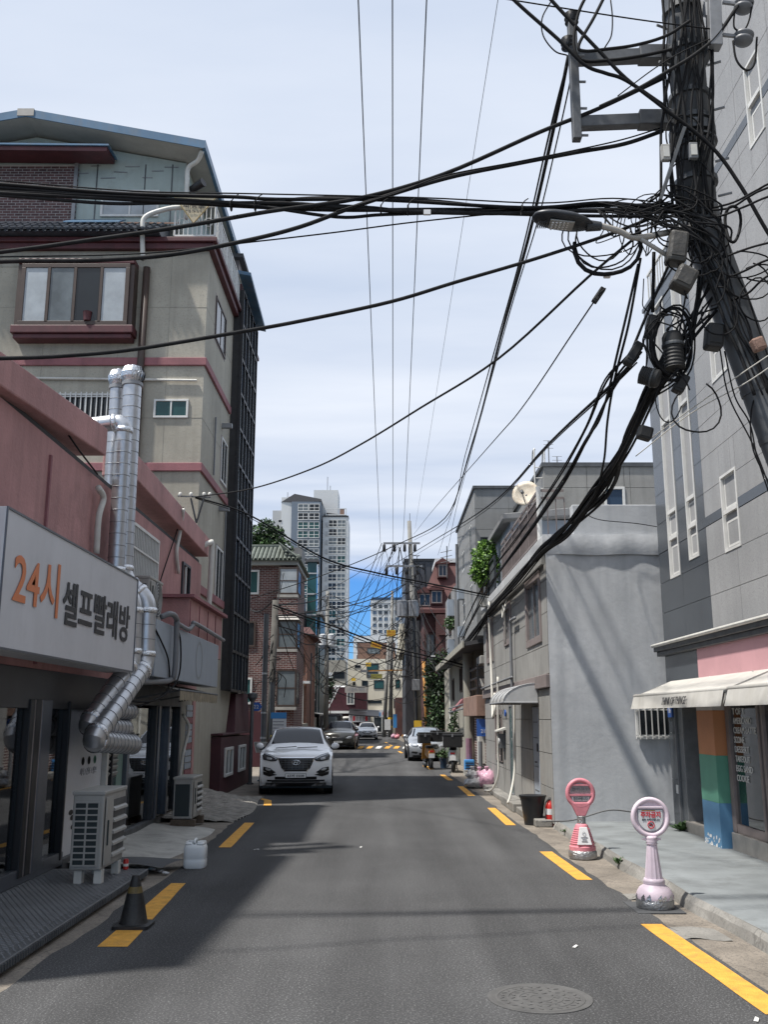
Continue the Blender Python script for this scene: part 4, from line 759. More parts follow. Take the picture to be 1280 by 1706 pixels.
# corner bays with glazing, one per storey
for z0, hh in ((7.7,1.3),(5.1,1.35),(2.4,1.7)):
    b_ = MB().box(-5.15,-4.15,BB-.55,BB-.003,z0-.16,z0-.02).build('bay_sill', M['stone_trim'], bh)
    w = win(bh, (-5.1,BB-.5,z0), FY, .95, hh, 'frame_brown', 'window_frost' if z0 > 6 else 'window_grey', .07, .04, 1, 1, name='bay_window')
    MB().box(-5.1,-4.17,BB-.495,BB-.004,z0,z0+hh).build('bay_body', M['frame_brown'], bh)
    win(bh, (-4.17,BB-.48,z0+.05), FXp, 1.6, hh-.1, 'frame_brown', 'window_blue', .06, .03, 3, name='bay_window')
    MB().box(-4.299,-4.171,BB,BB+1.2,z0,z0+hh).build('bay_side', M['frame_brown'], bh)
    if 4 < z0 < 6: MB().hexa([(-5.25,BB-.65,z0+hh+.01),(-4.05,BB-.65,z0+hh+.01),(-4.05,BB+1.3,z0+hh+.01),(-5.25,BB+1.3,z0+hh+.01),(-5.15,BB-.5,z0+hh+.2),(-4.2,BB-.5,z0+hh+.2),(-4.2,BB+1.2,z0+hh+.2),(-5.15,BB+1.2,z0+hh+.2)]).build('bay_canopy', M['stone_trim'], bh)
MB().box(-5.14,-4.16,BB-.52,BB-.003,4.12,4.92).box(-5.14,-4.16,BB-.52,BB-.003,6.67,7.52).build('bay_brickwork', M['brick_wall'], bh)
MB().box(-8.4,-5.3,BB-.9,BB-.01,0,1.25).build('maroon_plinth', M['maroon'], bh)
MB().box(-6.05,-4.6,38.5,39.6,0,2.1).build('gate_box', M['maroon'], bh); MB().box(-4.598,-4.58,38.7,39.4,.1,1.3).build('gate_panel', M['frame_black'], bh)
MB().box(-9,-6.0,BB-1.2,BB-1.0,0,2.2).build('yard_wall', M['brick_wall'], bh)
MB().box(-5.1,-4.3,49,50.9,9.4,10.6).build('roof_hut', M['grey_wall'], bh)
# foliage: many small leaf faces spread through a lumpy volume
def foliage(name, clumps, n, size, mts, parent, seed=1):
    g = random.Random(seed); obs = []
    tot = sum(r[3]*r[4]*r[5] for r in clumps)**1
    for im, mt in enumerate(mts):
        m = MB()
        for (x, y, z, rx, ry, rz) in clumps:
            k = int(n*rx*ry*rz/tot/len(mts))
            for _ in range(k):
                while True:
                    q = Vector((g.uniform(-1,1), g.uniform(-1,1), g.uniform(-1,1)))
                    if .35 < q.length < 1: break
                c = Vector((x+q.x*rx, y+q.y*ry, z+q.z*rz)); d = Vector((g.gauss(0,1), g.gauss(0,1), g.gauss(0,.7)-.3)).normalized(); e_ = d.orthogonal().normalized()
                e_ = Matrix.Rotation(g.uniform(0,6.28), 3, d) @ e_; s = size*g.uniform(.6,1.4)
                m.quad(c, c+d*s*.5+e_*s*.28, c+d*s, c+d*s*.5-e_*s*.28)
        o = m.build(name, M[mt], parent); obs.append(o)
    return obs
def bush(label, cx, cy, cz, clumps, n, size, mts, cat='shrub', name='shrub', stems=5, seed=1, stem_h=1.0, base=None):
    t = thing(name, label, cat, base or (cx, cy, cz)); g = random.Random(seed)
    foliage('crown', clumps, n, size, mts, t, seed); m = MB(); b0 = Vector(base or (cx, cy, cz))
    for k in range(stems):
        q = clumps[k % len(clumps)]; e = Vector(q[:3]) + Vector((g.uniform(-.4,.4)*q[3], g.uniform(-.4,.4)*q[4], .3*q[5]))
        s = b0 + Vector((g.uniform(-.12,.12), g.uniform(-.12,.12), 0)); mid = s.lerp(e, .5)+Vector((g.uniform(-.1,.1), 0, .1)); m.tube(spline([s, mid, e], 3), [.03*stem_h*(1-.1*i) for i in range(7)], 5)
    m.build('stem', M['bark'], t); return t
bush('tall bamboo like shrub on the roof of the brick house', -6.4, 48.2, 10.0, [(-6.7,48.2,10.9,.5,.5,.8),(-6.1,48.3,11.15,.5,.5,.9),(-5.5,48.1,10.9,.4,.5,.7),(-5.9,48,10.5,.8,.5,.5),(-5.1,48.1,10.4,.35,.4,.4)], 2600, .2, ['leaf','leaf_dark'], seed=4)
bush('low dark shrub at the left of the roof plants on the brick house', -7.7, 48, 10.0, [(-7.8,48,10.4,.8,.5,.45),(-7.3,48,10.5,.5,.5,.35)], 1100, .16, ['leaf_dark','leaf'], seed=5)
# ================================================================ RIGHT: granite building with the cafe
GX = 4.9
gb = thing('granite_building', 'tall granite clad building with the cafe at street level on the right', 'building', (7, 11, 0))
MB().box(GX+.035, 13, 4.0, 14.15, 3.0, 14.5).box(GX+.035, 13, 14.152, 16.68, 3.0, 9.35).box(GX+.35, 13, 4, 16.68, 2.4, 3.0).box(7.5, 13, 4, 16.68, 0, 2.4).build('wall', M['granite'], gb)
MB().box(GX+.36, 7.5, 16.45, 16.68, 0, 2.4).box(GX, 13, 3.8, 3.99, 0, 3.0).build('wall', M['granite'], gb)
# cladding panels, one object each; windows cut by leaving whole panels out or splitting them
WIN = [(15.5,16.05,4.2,9.15,'d'),(14.52,15.0,4.35,9.15,'d'),(12.78,13.4,4.2,5.32,'l'),(12.78,13.4,6.75,7.9,'l'),(10.85,11.35,9.3,10.5,'l'),(12.78,13.4,9.3,10.5,'l'),(8.4,8.95,4.2,5.3,'l'),(8.4,8.95,6.75,7.9,'l')]
zr = [3.15]
while zr[-1] < 14.3: zr.append(zr[-1]+.525)
cols = [(15.42,16.68,'d'),(14.15,15.42,'d')] + [(12.95-1.2*k, 14.15-1.2*k, 'l') for k in range(8)]
def split(rects, w):
    out = []
    for (y0,y1,z0,z1) in rects:
        a0,a1,b0,b1 = w
        if a1 <= y0 or a0 >= y1 or b1 <= z0 or b0 >= z1: out.append((y0,y1,z0,z1)); continue
        if a0 > y0: out.append((y0,a0,z0,z1))
        if a1 < y1: out.append((a1,y1,z0,z1))
        c0, c1 = max(a0,y0), min(a1,y1)
        if b0 > z0: out.append((c0,c1,z0,b0))
        if b1 < z1: out.append((c0,c1,b1,z1))
    return out
for y0, y1, kd in cols:
    for i in range(len(zr)-1):
        if kd == 'd' and zr[i] > 9.1: continue
        rs = [(y0, y1, zr[i], zr[i+1])]
        for w in WIN: rs = split(rs, w[:4])
        for bz in (4.73, 9.72): rs = split(rs, (y0, y1, bz, bz+.14))
        for (a,b,c_,d) in rs:
            if b-a > .04 and d-c_ > .04: MB().box(GX+.002*rg.random(), GX+.034, a+.004, b-.004, c_+.004, d-.004).build('granite_panel', M['dark_granite' if kd == 'd' else 'granite'], gb)
for bz in (4.73, 9.72):
    for y0, y1, kd in cols:
        if kd == 'd' and bz > 9: continue
        rs = [(y0, y1, bz, bz+.14)]
        for w in WIN: rs = split(rs, w[:4])
        for (a,b,c_,d) in rs:
            if b-a > .03: MB().box(GX-.004, GX+.034, a+.002, b-.002, c_, d).build('belt_stone', M['dark_granite'], gb)
for (a,b,c_,d,kd) in WIN:
    MB().box(GX+.10, GX+.11, a, b, c_, d).build('window_back', M['black_room'], gb)
    f = MB().frame((GX+.09, b, c_), (0,-1,0), (0,0,1), b-a, d-c_, .038, .10).build('window', M['frame_white'], gb)
    MB().box(GX+.07, GX+.08, a+.05, b-.05, c_+.05, d-.05).build('pane', M['window_teal'], f)
    trs = [4.85,5.3,6.9] if d > 8.5 and c_ < 5 else [(c_+d)/2-.02]
    for t in trs: MB().box(GX-.01, GX+.065, a+.055, b-.055, t, t+.06).build('transom', M['frame_white'], f)
    zz = [c_+.055] + trs + [d]
    for k in range(len(zz)-1):
        if not (d > 8.5 and c_ < 5) or k < 2: MB().frame((GX+.062, b-.06, zz[k]+(.08 if k else .01)), (0,-1,0), (0,0,1), b-a-.12, zz[k+1]-zz[k]-.11, .032, .03).build('sash', M['frame_white'], f)
for k in range(17): MB().bar((GX+.12,14.2+.155*k,9.35),(GX+.12,14.2+.155*k,10.1), .022).build('baluster', M['frame_white'], gb)
for z in (9.45, 10.1): MB().bar((GX+.12,14.16,z),(GX+.12,16.7,z), .04).build('terrace_rail', M['frame_white'], gb)
MB().box(GX-.02, 13, 14.152, 16.72, 9.351, 9.42).build('terrace_edge', M['dark_granite'], gb)
# ledge over the shop, pink fascia
MB().box(GX-.13, GX+.03, 4.0, 16.9, 3.02, 3.10).box(GX-.09, GX+.03, 4.0, 16.85, 2.94, 3.018).build('ledge', M['galv_dark'], gb, bevel=.01)
MB().tube([(GX-.15,16.9,3.125),(GX-.15,4,3.125)], .03, 8).build('ledge_pipe', M['pvc_white'], gb)
MB().box(GX, GX+.34, 14.9, 16.68, 2.4, 2.938).build('dark_pier_head', M['dark_granite'], gb)
MB().box(GX-.02, GX+.34, 4.0, 14.898, 2.42, 2.938).build('fascia', M['pink_panel'], gb)
m = MB(); y = 14.85
while y > 6:
    w_ = .05+.2*rg.random(); h = .02+.05*rg.random(); m.add([(GX-.022,y,2.42),(GX-.03-.03*rg.random(),y-w_*.4,2.42+h*1.3),(GX-.022,y-w_,2.42),(GX-.05*rg.random()-.02,y-w_*.5,2.44)], [(0,1,3),(1,2,3)]); y -= w_+.06*rg.random()
m.build('peeling_paint', M['white_paint'], gb, kind='stuff')
MB().box(GX-.03, GX-.005, 4.0, 15.2, 2.37, 2.419).build('fascia_trim', M['pink_trim'], gb)
MB().box(GX-.06, GX+.3, 14.6, 16.75, 2.36, 2.395).build('head_flashing', M['galv_dark'], gb)
# piers, door recess, step
for k, (za, zb) in enumerate(((.1,.88),(.885,1.64),(1.645,2.36))):
    MB().box(GX, GX+.36, 16.32, 16.7, za, zb).build('pier_tile', M['dark_granite'], gb)
    MB().box(GX+.02, GX+.36, 15.9, 16.30, za, zb).build('pier_tile', M['dark_granite'], gb)
for y in (16.31, 15.885): MB().box(GX-.012, GX+.3, y-.012, y+.012, .22, 2.36).build('metal_trim', M['galv'], gb)
dr = MB().box(GX+.26, GX+.32, 14.66, 15.86, .28, 2.3).build('door', M['door_brown'], gb, bevel=.005)
MB().box(GX+.24, GX+.258, 15.55, 15.66, 1.05, 1.62).build('push_plate', M['gold'], dr, bevel=.01); MB().bar((GX+.2,15.6,.85),(GX+.2,15.6,1.65), .02).bar((GX+.2,15.6,1.62),(GX+.26,15.6,1.62), .02).bar((GX+.2,15.6,1.0),(GX+.26,15.6,1.0), .02).build('door_handle', M['chrome'], dr)
for z in (1.66, 1.86): MB().box(GX+.235, GX+.258, 15.5, 15.7, z, z+.05).build('lock', M['chrome'], dr)
MB().box(GX-.04, GX+.36, 14.64, 15.98, .1, .27).build('door_step', M['stone_trim'], gb, bevel=.01)
MB().box(GX-.06, GX+.36, 4.0, 13.84, .08, .34).build('plinth', M['stone_trim'], gb, bevel=.012)
MB().box(GX+.36, 7.5, 4.0, 16.4, .06, .12).build('shop_floor', M['room_grey'], gb); MB().box(GX+.34, 7.45, 4, 16.4, 2.33, 2.395).build('ceiling', M['room_grey'], gb)
MB().box(7.3, 7.48, 4.0, 16.4, .12, 2.33).build('shop_wall', M['room_grey'], gb)
# painted pillar: stacked colour bands
pi = MB().box(GX-.19, GX+.3, 13.88, 14.6, 2.0, 2.36).build('pillar', M['band_white'], gb)
for za, zb, mt in ((1.37,1.998,'band_orange'),(.72,1.368,'band_green'),(.09,.718,'band_blue')): MB().box(GX-.19, GX+.3, 13.88, 14.6, za, zb).build('colour_band', M[mt], pi)
m = MB()
for k in range(40):
    y = 13.89+.7*rg.random(); z = .1+.13*rg.random()**2; s = .012+.03*rg.random(); m.add([(GX-.193,y,z),(GX-.196,y+s,z+.01),(GX-.192,y+s*.6,z+s*1.3),(GX-.193,y-.3*s,z+s)], [(0,1,2,3)])
m.build('paint_flakes', M['white_paint'], pi, kind='stuff')
# shop window
for y, w_ in ((13.78,.14),(12.66,.07),(12.52,.07),(11.2,.1),(10,.1)): MB().box(GX-.03, GX+.06, y-w_/2, y+w_/2, .345, 2.33).build('mullion', M['frame_taupe'], gb, bevel=.006)
for y0, y1 in ((12.7,13.7),(11.26,12.48),(10.06,11.14)):
    MB().box(GX-.02, GX+.05, y0, y1, .345, .46).build('bottom_rail', M['frame_taupe'], gb)
    MB().box(GX+.01, GX+.018, y0, y1, .465, 2.33).build('pane', M['clear_glass'], gb)
menu = ['T OF T', 'AMERICANO', 'CREAM LATTE', 'SCONE', 'DESSERT', 'TAKEOUT', 'EGG SAND', 'COOKIE']
ms = thing('menu_lettering', 'white hand lettered menu list on the cafe window', 'lettering', (GX, 13.2, 1.6))
mb_ = MB().box(GX+.003, GX+.005, 12.75, 13.65, 1.1, 2.1)
for k, tx in enumerate(menu): text(tx, .1, (GX-.001, 13.62-.037*len(tx), 1.98-.128*k), (0,-1,0), (0,0,1), M['white_paint'], ms, width=.074*len(tx), height=.085)
tb = thing('cafe_table', 'light wooden bar table inside the cafe window', 'table', (GX+.7, 12.6, .12))
MB().box(GX+.4, GX+1.0, 11.3, 13.45, 1.02, 1.06).build('table_top', M['wood'], tb, bevel=.005)
for x in (GX+.45, GX+.93):
    for y in (11.36, 13.36): MB().bar((x,y,.12),(x,y,1.02), .05).build('leg', M['wood'], tb)
st = thing('bar_stool', 'metal legged stool with a wooden seat under the cafe table', 'stool', (GX+.5, 12.6, .12))
for dx in (-.16,.16):
    for dy_ in (-.16,.16): MB().tube([(GX+.5+dx*1.3,12.75+dy_*1.3,.12),(GX+.5+dx*.7,12.75+dy_*.7,.78)], .012, 6).build('leg', M['chrome'], st)
MB().lathe([(.16,0),(.18,.02),(.16,.04)], (GX+.5,12.75,.78), 16).build('seat', M['wood'], st, auto=40)
pp = thing('potted_plant', 'dark potted plant on the cafe table', 'plant', (GX+.6, 13.0, 1.06)); MB().lathe([(.09,0),(.13,.22),(.14,.24)], (GX+.6,13.0,1.06), 16).build('pot', M['galv_dark'], pp, auto=40)
foliage('leaves', [(GX+.6,13.0,1.45,.2,.2,.2)], 160, .12, ['leaf_dark'], pp, 6)
# awnings
def awning(y0, y1, label, tx=None):
    a = thing('shop_awning', label, 'awning', (GX-.3, (y0+y1)/2, 2.4), 'canvas awnings over the cafe front'); XF = GX-.64
    MB().grid(lambda u, v: (GX-.02-(.62)*u, y0+(y1-y0)*v, 2.50-.25*u-.018*math.sin(math.pi*u)*(1+.6*math.sin(v*11))), 8, 20).build('canvas', M['awning'], a, smooth=True)
    MB().tube([(XF,y0-.02,2.245),(XF,y1+.02,2.245)], .035, 10).build('front_bar', M['awning'], a, smooth=True)
    MB().grid(lambda u, v: (XF-.03-.05*u+.012*math.sin(v*23)*u, y0+(y1-y0)*v-.0, 2.235-.20*u), 3, 40).build('valance', M['awning'], a, smooth=True)
    for y in (y0, y1): MB().prism([(GX-.02,y,2.5),(XF,y,2.25),(XF-.05,y,2.06),(XF+.02,y,2.2),(GX-.02,y,2.44)], (0,-.004,0), (0,.004,0)).build('side_flap', M['awning'], a)
    for y in (y0+.15, y1-.15): MB().bar((GX,y,2.2),(XF,y,2.22), .03).build('arm', M['galv'], a)
    if tx:
        o = text(tx, .14, (XF-.078, 13.97, 2.135), (0,-1,0), (.25,0,1), M['black_ink'], a, width=1.15, height=.115)
    return a
awning(12.0, 16.35, 'faded cream awning lettered THINK OF THINGS over the cafe door', 'THINK OF THINGS')
awning(7.0, 11.85, 'plain cream awning at the near end of the cafe front')
hn = thing('house_number_plate', 'small blue plate reading 16 on the cafe corner pier', 'sign', (GX, 16.5, 2.0))
MB().box(GX-.03, GX-.005, 16.38, 16.62, 1.9, 2.12).build('plate', M['blue_sign'], hn); text('16', .15, (GX-.033,16.5,2.02), (0,-1,0), (0,0,1), M['label_white'], hn, name='number')
ns = thing('door_sticker', 'small white sticker low on the dark cafe pier', 'sticker', (GX, 16.45, .75)); MB().box(GX-.012,GX-.002,16.36,16.46,.66,.80).build('sticker', M['label_white'], ns)
# ================================================================ RIGHT: grey rendered house
HX, HY, HE = 3.0, 17.4, 28.7
gh = thing('grey_house', 'two storey grey house with a plain rendered side wall and tiled street front', 'building', (5.5, 23, 0))
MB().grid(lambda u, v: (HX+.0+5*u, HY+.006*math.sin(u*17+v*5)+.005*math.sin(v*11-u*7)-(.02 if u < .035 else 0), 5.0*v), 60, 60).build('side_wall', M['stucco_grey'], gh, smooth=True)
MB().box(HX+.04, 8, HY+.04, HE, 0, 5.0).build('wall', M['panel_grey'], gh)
MB().grid(lambda u, v: (HX-.05+5.1*u, HY-.045+.012*math.sin(u*40)-.02*math.sin(math.pi*v), 4.85+.38*v+.01*math.sin(u*25)), 50, 6).build('cornice', M['stucco_grey'], gh, smooth=True)
MB().box(HX-.05, 8.1, HY-.03, HE+.1, 5.0, 5.22).build('roof_slab', M['stucco_grey'], gh, bevel=.02)
MB().box(HX+.55, 8, HY+.05, HY+.3, 5.221, 5.82).build('parapet', M['stucco_grey'], gh, bevel=.015)
MB().box(HX-.05, HX+.04, HY+.2, HE, 4.7, 4.999).build('eave_band', M['panel_grey'], gh, bevel=.01)
# barred window in the side wall
w = win(gh, (4.5, HY-.02, 1.52), FY, .75, .72, 'frame_white', 'window_dark', .05, .05)
for k in range(6): MB().box(4.55+.11*k, 4.567+.11*k, HY-.12, HY-.1, 1.52, 2.24).build('bar', M['frame_white'], w)
for z in (1.57, 2.02): MB().box(4.48, 5.26, HY-.099, HY-.08, z, z+.025).build('crossbar', M['frame_white'], w)
# street front tiles, one object each, around the openings
OPEN = [(18.1,19.9,3.35,4.62),(22.4,23.6,3.65,4.55),(26.2,27.7,3.45,4.55),(18.85,19.65,.12,2.15),(22.6,23.2,.12,2.2),(24.6,26.0,.85,2.05)]
for i in range(13):
    for j in range(8):
        y0, z0 = HY+.03+.87*i, .06+.6*j + (.0 if j < 4 else .14)
        rs = [(y0, min(y0+.87, HE), z0, min(z0+.6, 4.7))]
        if j == 4: rs = [(y0, min(y0+.87, HE), 2.68, z0+.6)]
        if j == 3: rs = [(y0, min(y0+.87, HE), z0, 2.42)]
        for o in OPEN: rs = split(rs, o)
        for (a,b,c_,d) in rs:
            if b-a > .05 and d-c_ > .05: MB().box(HX, HX+.038, a+.006, b-.006, c_+.006, d-.006).build('wall_tile', M['panel_grey'], gh)
MB().box(HX-.07, HX+.039, HY+.03, HE, 2.43, 2.67).build('string_course', M['frame_taupe'], gh, bevel=.012)
for (a,b,c_,d), pm in zip(OPEN[:3]+OPEN[5:], ('window_grey','window_grey','window_grey','window_dark')):
    f = MB().frame((HX+.035, b+.05, c_-.05), (0,-1,0), (0,0,1), b-a+.1, d-c_+.1, .14, .065).build('window', M['frame_taupe'], gh, bevel=.006)
    MB().box(HX+.03, HX+.038, a, b, c_, d).build('pane', M[pm], f); MB().box(HX+.005, HX+.029, (a+b)/2-.025, (a+b)/2+.025, c_, d).build('mullion', M['frame_taupe'], f)
d1 = MB().box(HX+.0, HX+.035, 18.9, 19.6, .13, 2.1).build('door', M['sign_grey'], gh, bevel=.01)
for z in (.5,.95,1.5,1.8): MB().box(HX-.006, HX-.001, 19.0, 19.5, z, z+.012).build('groove', M['galv_dark'], d1)
MB().bar((HX-.04,19.0,1.05),(HX-.04,19.12,1.05), .025).build('handle', M['frame_black'], d1); MB().box(HX-.02,HX-.001,18.97,19.05,1.25,1.4).build('lock', M['frame_black'], d1)
d2 = MB().box(HX+.01, HX+.037, 22.62, 23.18, .13, 2.15).build('door', M['window_teal'], gh); MB().frame((HX+.037,23.2,.12),(0,-1,0),(0,0,1),.6,2.08,.05,.05).build('door_frame', M['galv'], d2)
# entrance canopy: bent clear sheet on a metal frame
cp = thing('door_canopy', 'curved translucent door canopy on the street front of the grey house', 'canopy', (2.7, 19.9, 2.3))
def ca(u, v): a = u*math.pi/2; return (HX-.02-.66*math.sin(a), 18.7+2.4*v, 2.18+.36*math.cos(a))
MB().grid(ca, 10, 6).build('sheet', M['poly_sheet'], cp, smooth=True)
for v in (0,.25,.5,.75,1): MB().tube([Vector(ca(u/10, v))-Vector((.006,0,-.006)) for u in range(11)], .012, 6).build('rib', M['galv'], cp)
MB().tube([ca(1,0), ca(1,1)], .02, 6).tube([(HX-.02,18.7,2.18),ca(1,0)], .02, 6).tube([(HX-.02,21.1,2.18),ca(1,1)], .02, 6).build('rim', M['galv'], cp)
for y in (18.7, 21.1): MB().prism([(HX-.02,y,2.18)]+[ca(u/10,(y-18.7)/2.4) for u in range(11)], (0,-.004,0), (0,.004,0)).build('side_sheet', M['poly_sheet'], cp)
# meter box, plaques, hoses, conduit
mt2 = thing('meter_box', 'grey utility meter with a white hood on the grey house front', 'meter', (2.9, 23.9, 1.3)); MB().box(HX-.13,HX-.003,24.0,24.35,1.15,1.5).build('meter', M['galv_dark'], mt2, bevel=.01)
MB().hexa([(HX-.22,23.9,1.55),(HX,23.9,1.6),(HX,24.45,1.6),(HX-.22,24.45,1.55),(HX-.22,23.9,1.58),(HX,23.9,1.66),(HX,24.45,1.66),(HX-.22,24.45,1.58)]).build('hood', M['pvc_white'], mt2); MB().lathe([(.07,0),(.07,.03)], (HX-.13,24.17,1.33), 14, (-1,0,0)).build('dial', M['label_white'], mt2)
MB().bar((HX-.1,24.1,1.15),(HX-.1,24.1,.85), .04).build('pipe', M['frame_black'], mt2)
bo = thing('blue_plaque', 'small blue oval house plaque on the grey house front', 'sign', (2.95, 23.7, 1.9)); MB().lathe([(.001,0),(.1,.001),(.1,.02),(.001,.021)], (HX-.02,23.75,2.0), 20, (-1,0,0), sx=.8, sy=1.25).build('plaque', M['blue_sign'], bo); MB().bar((HX-.02,24.1,2.1),(HX-.12,23.9,1.9), .025).build('arm', M['frame_black'], bo)
hose('hose', 'white hose trailing from the meter box to the kerb', [(2.88,24.3,2.9),(2.86,24.3,2.0),(2.85,24.4,1.1),(2.84,24.4,.5),(2.7,24.6,.14),(2.55,24.9,.09)], .028, 'cable_white')
hose('hose', 'white hose hanging by the canopy down to the door step', [(2.88,21.3,2.5),(2.86,21.3,1.6),(2.84,21.3,.8),(2.70,21.0,.3),(2.62,20.9,.12)], .026, 'cable_white')
hose('hose', 'white corrugated hose looping down the upper street front', [(2.9,26.0,5.0),(2.86,25.8,4.7),(2.88,25.8,3.6),(2.86,25.5,2.7),(2.84,25.3,2.2),(2.8,24.9,1.9),(2.82,24.6,2.1),(2.86,24.9,2.5)], .035, 'cable_white')
hose('conduit', 'grey conduit with an elbow between the upper windows of the grey house', [(2.9,21.0,4.05),(2.9,21.6,4.05),(2.9,21.8,3.95),(2.9,21.8,2.9),(2.9,21.8,2.5)], .035, 'pvc_grey')
hose('conduit', 'horizontal grey conduit above the string course of the grey house', [(2.88,21.6,2.78),(2.88,24,2.76),(2.88,28.4,2.72)], .03, 'pvc_grey')
hose('cable', 'white cable coil hung on the grey house near the cable trunk', [(2.88,22.2,4.6),(2.8,22.1,4.3),(2.8,22.4,4.2),(2.82,22.5,4.4),(2.8,22.2,4.45),(2.84,22.3,4.1),(2.88,22.6,3.6)], .018, 'cable_white', 'cable')
for y0, y1, h, x in ((20.3,22.4,.17,.35),(17.6,20.2,.12,.3),(22.5,25.8,.10,.28),(25.9,28.6,.12,.3)):
    tag(MB().box(HX-x, HX-.002, y0, y1, -.01, h).build('doorstep', M['concrete'], gh, bevel=.02))
hose('cable', 'thin grey cable along the foot of the grey side wall', [(2.75,17.25,.13),(3.3,17.28,.15),(3.9,17.2,.32),(4.4,17.25,.28),(4.9,17.3,.25)], .012, 'cable_grey', 'cable')
# roof terrace: hut, railing, dish
ht = thing('roof_hut', 'pale grey rooftop hut with a low pitched roof behind the balcony railing', 'hut', (4.4, 25.5, 5.2))
MB().box(3.35, 5.6, 24.6, 28.6, 5.22, 7.0).build('wall', M['sign_grey'], ht)
MB().hexa([(3.1,24.2,6.95),(5.9,24.2,7.1),(5.9,28.9,7.1),(3.1,28.9,6.95),(3.1,24.2,7.1),(5.9,24.2,7.35),(5.9,28.9,7.35),(3.1,28.9,7.1)]).build('roof', M['grey_wall'], ht, bevel=.02)
win(ht, (3.35, 26.4, 5.9), FXn, .7, .85, 'frame_white', 'window_grey', .05, .04, 2)
br = thing('balcony_railing', 'grey metal balcony railing with panel infill on the grey house roof', 'railing', (3.1, 21.5, 5.22))
for a, b in (((3.05,HY+.8,5.22),(3.05,24.2,5.22)), ((3.05,HY+.8,5.22),(3.55,HY+.8,5.22))):
    a, b = Vector(a), Vector(b); n = int((b-a).length/.16)
    for z in (.12,.9,1.05): MB().bar(a+Vector((0,0,z)), b+Vector((0,0,z)), .045).build('rail', M['frame_taupe'], br)
    for k in range(n+1):
        q = a.lerp(b, k/n); MB().bar(q+Vector((0,0,.0)), q+Vector((0,0,1.05 if k % 8 == 0 else .9)), .05 if k % 8 == 0 else .02).build('post' if k % 8 == 0 else 'baluster', M['frame_taupe'], br)
MB().box(3.09, 3.11, HY+1, 24.1, 5.36, 6.08).build('infill_panel', M['frame_taupe'], br)
MB().cyl((3.05,HY+.8,5.22),(3.05,HY+.8,6.35), .05, n=10).build('corner_post', M['frame_white'], br, auto=40)
ds = thing('satellite_dish', 'rusty cream satellite dish on the balcony railing', 'satellite dish', (3.1, 20.2, 6.2))
c = at(876, 822, 20.2); nrm = Vector((-.35,-.9,.25)).normalized()
MB().lathe([(.001,-.065),(.12,-.058),(.22,-.032),(.295,.0),(.297,.008),(.22,-.022),(.12,-.048),(.001,-.055)], c, 32, nrm).build('reflector', M['dish'], ds, smooth=True)
e = c + nrm*.38 + Vector((0,0,-.12)); MB().tube([c+Vector((0,0,-.25)), e], .012, 6).build('feed_arm', M['galv'], ds); MB().cyl(e, e-nrm*.1, .035, n=12).build('feed_horn', M['galv_dark'], ds, auto=40)
MB().tube(spline([c-nrm*.05, c+Vector((.12,.1,-.2)), (3.3,20.2,5.9), (3.3,20.2,5.25)]), .025, 8).build('mast', M['galv'], ds, smooth=True)
bush('bright green potted tree at the end of the roof terrace', 2.95, 27.2, 5.25, [(2.95,27.2,6.35,.38,.36,.5),(2.9,27.2,6.0,.40,.36,.4),(3.0,27.2,6.7,.26,.26,.28)], 2600, .12, ['leaf_bright','leaf_bright','leaf'], 'tree', 'potted_tree', seed=8, base=(2.95,27.2,5.0))
MB().lathe([(.18,0),(.24,.3),(.26,.32)], (2.95,27.2,5.0), 18).build('pot', M['pvc_white'], bpy.data.objects['potted_tree'], auto=40)
r2_ = thing('balcony_railing', 'short dark railing beside the potted tree', 'railing', (3.0,27.8,5.22))
for z in (.3,.95): MB().bar((3.0,25.4,5.22+z),(3.0,28.6,5.22+z), .04).build('rail', M['frame_dark'], r2_)
MB().box(3.02,3.04,25.4,28.6,5.3,6.1).build('panel', M['galv_dark'], r2_)
for y in (25.4, 27, 28.6): MB().bar((3,y,5.22),(3,y,6.2), .05).build('post', M['frame_dark'], r2_)
# ---- grey panelled tower behind
gt = thing('grey_tower', 'grey panelled apartment block with slot windows beyond the grey house', 'building', (6, 37, 0))
TX, TY = 3.22, 32.8
MB().box(TX+.03, 9, TY+.03, 41, 4.65, 9.85).box(TX+.6, 9, TY+.6, 41, 0, 4.65).build('wall', M['tower_panel'], gt)
for i in range(9):
    for j in range(7):
        z0, z1 = 4.65+.745*j, 4.65+.745*(j+1)
        rs = [(TY+.03+.9*i, TY+.93+.9*i, z0, z1)]
        for o in ((34.3,35.3,5.3,6.7),(34.3,35.3,7.4,8.9),(37.6,38.8,5.6,6.4),(37.6,38.8,7.7,8.5)): rs = split(rs, o)
        for (a,b,c_,d) in rs:
            if b-a > .06 and d-c_ > .06: MB().box(TX, TX+.029, a+.006, b-.006, c_+.006, d-.006).build('facade_panel', M['tower_panel'], gt)
        if i < 5: MB().box(TX+.006+1.2*i, TX+1.2+1.2*i, TY, TY+.029, z0+.006, z1-.006).build('facade_panel', M['tower_panel'], gt)
for (a,b,c_,d) in ((34.3,35.3,5.3,6.7),(34.3,35.3,7.4,8.9),(37.6,38.8,5.6,6.4),(37.6,38.8,7.7,8.5)): win(gt, (TX+.028,b,c_), FXn, b-a, d-c_, 'frame_white', 'window_dark', .07, .02, 2)
for x, z, w_, h_ in ((4.6,8.4,.28,.8),(3.4,7.3,.26,.8)): win(gt, (x, TY-.001, z), FY, w_, h_, 'frame_dark', 'window_dark', .03, .02)
MB().box(TX-.06, 9.1, TY-.06, 41.1, 9.85, 9.95).build('roof_edge', M['galv_dark'], gt)
MB().tube([(TX-.08,40.3,9.2),(TX-.08,40.3,4.7)], .06, 8).build('downpipe', M['pvc_grey'], gt)
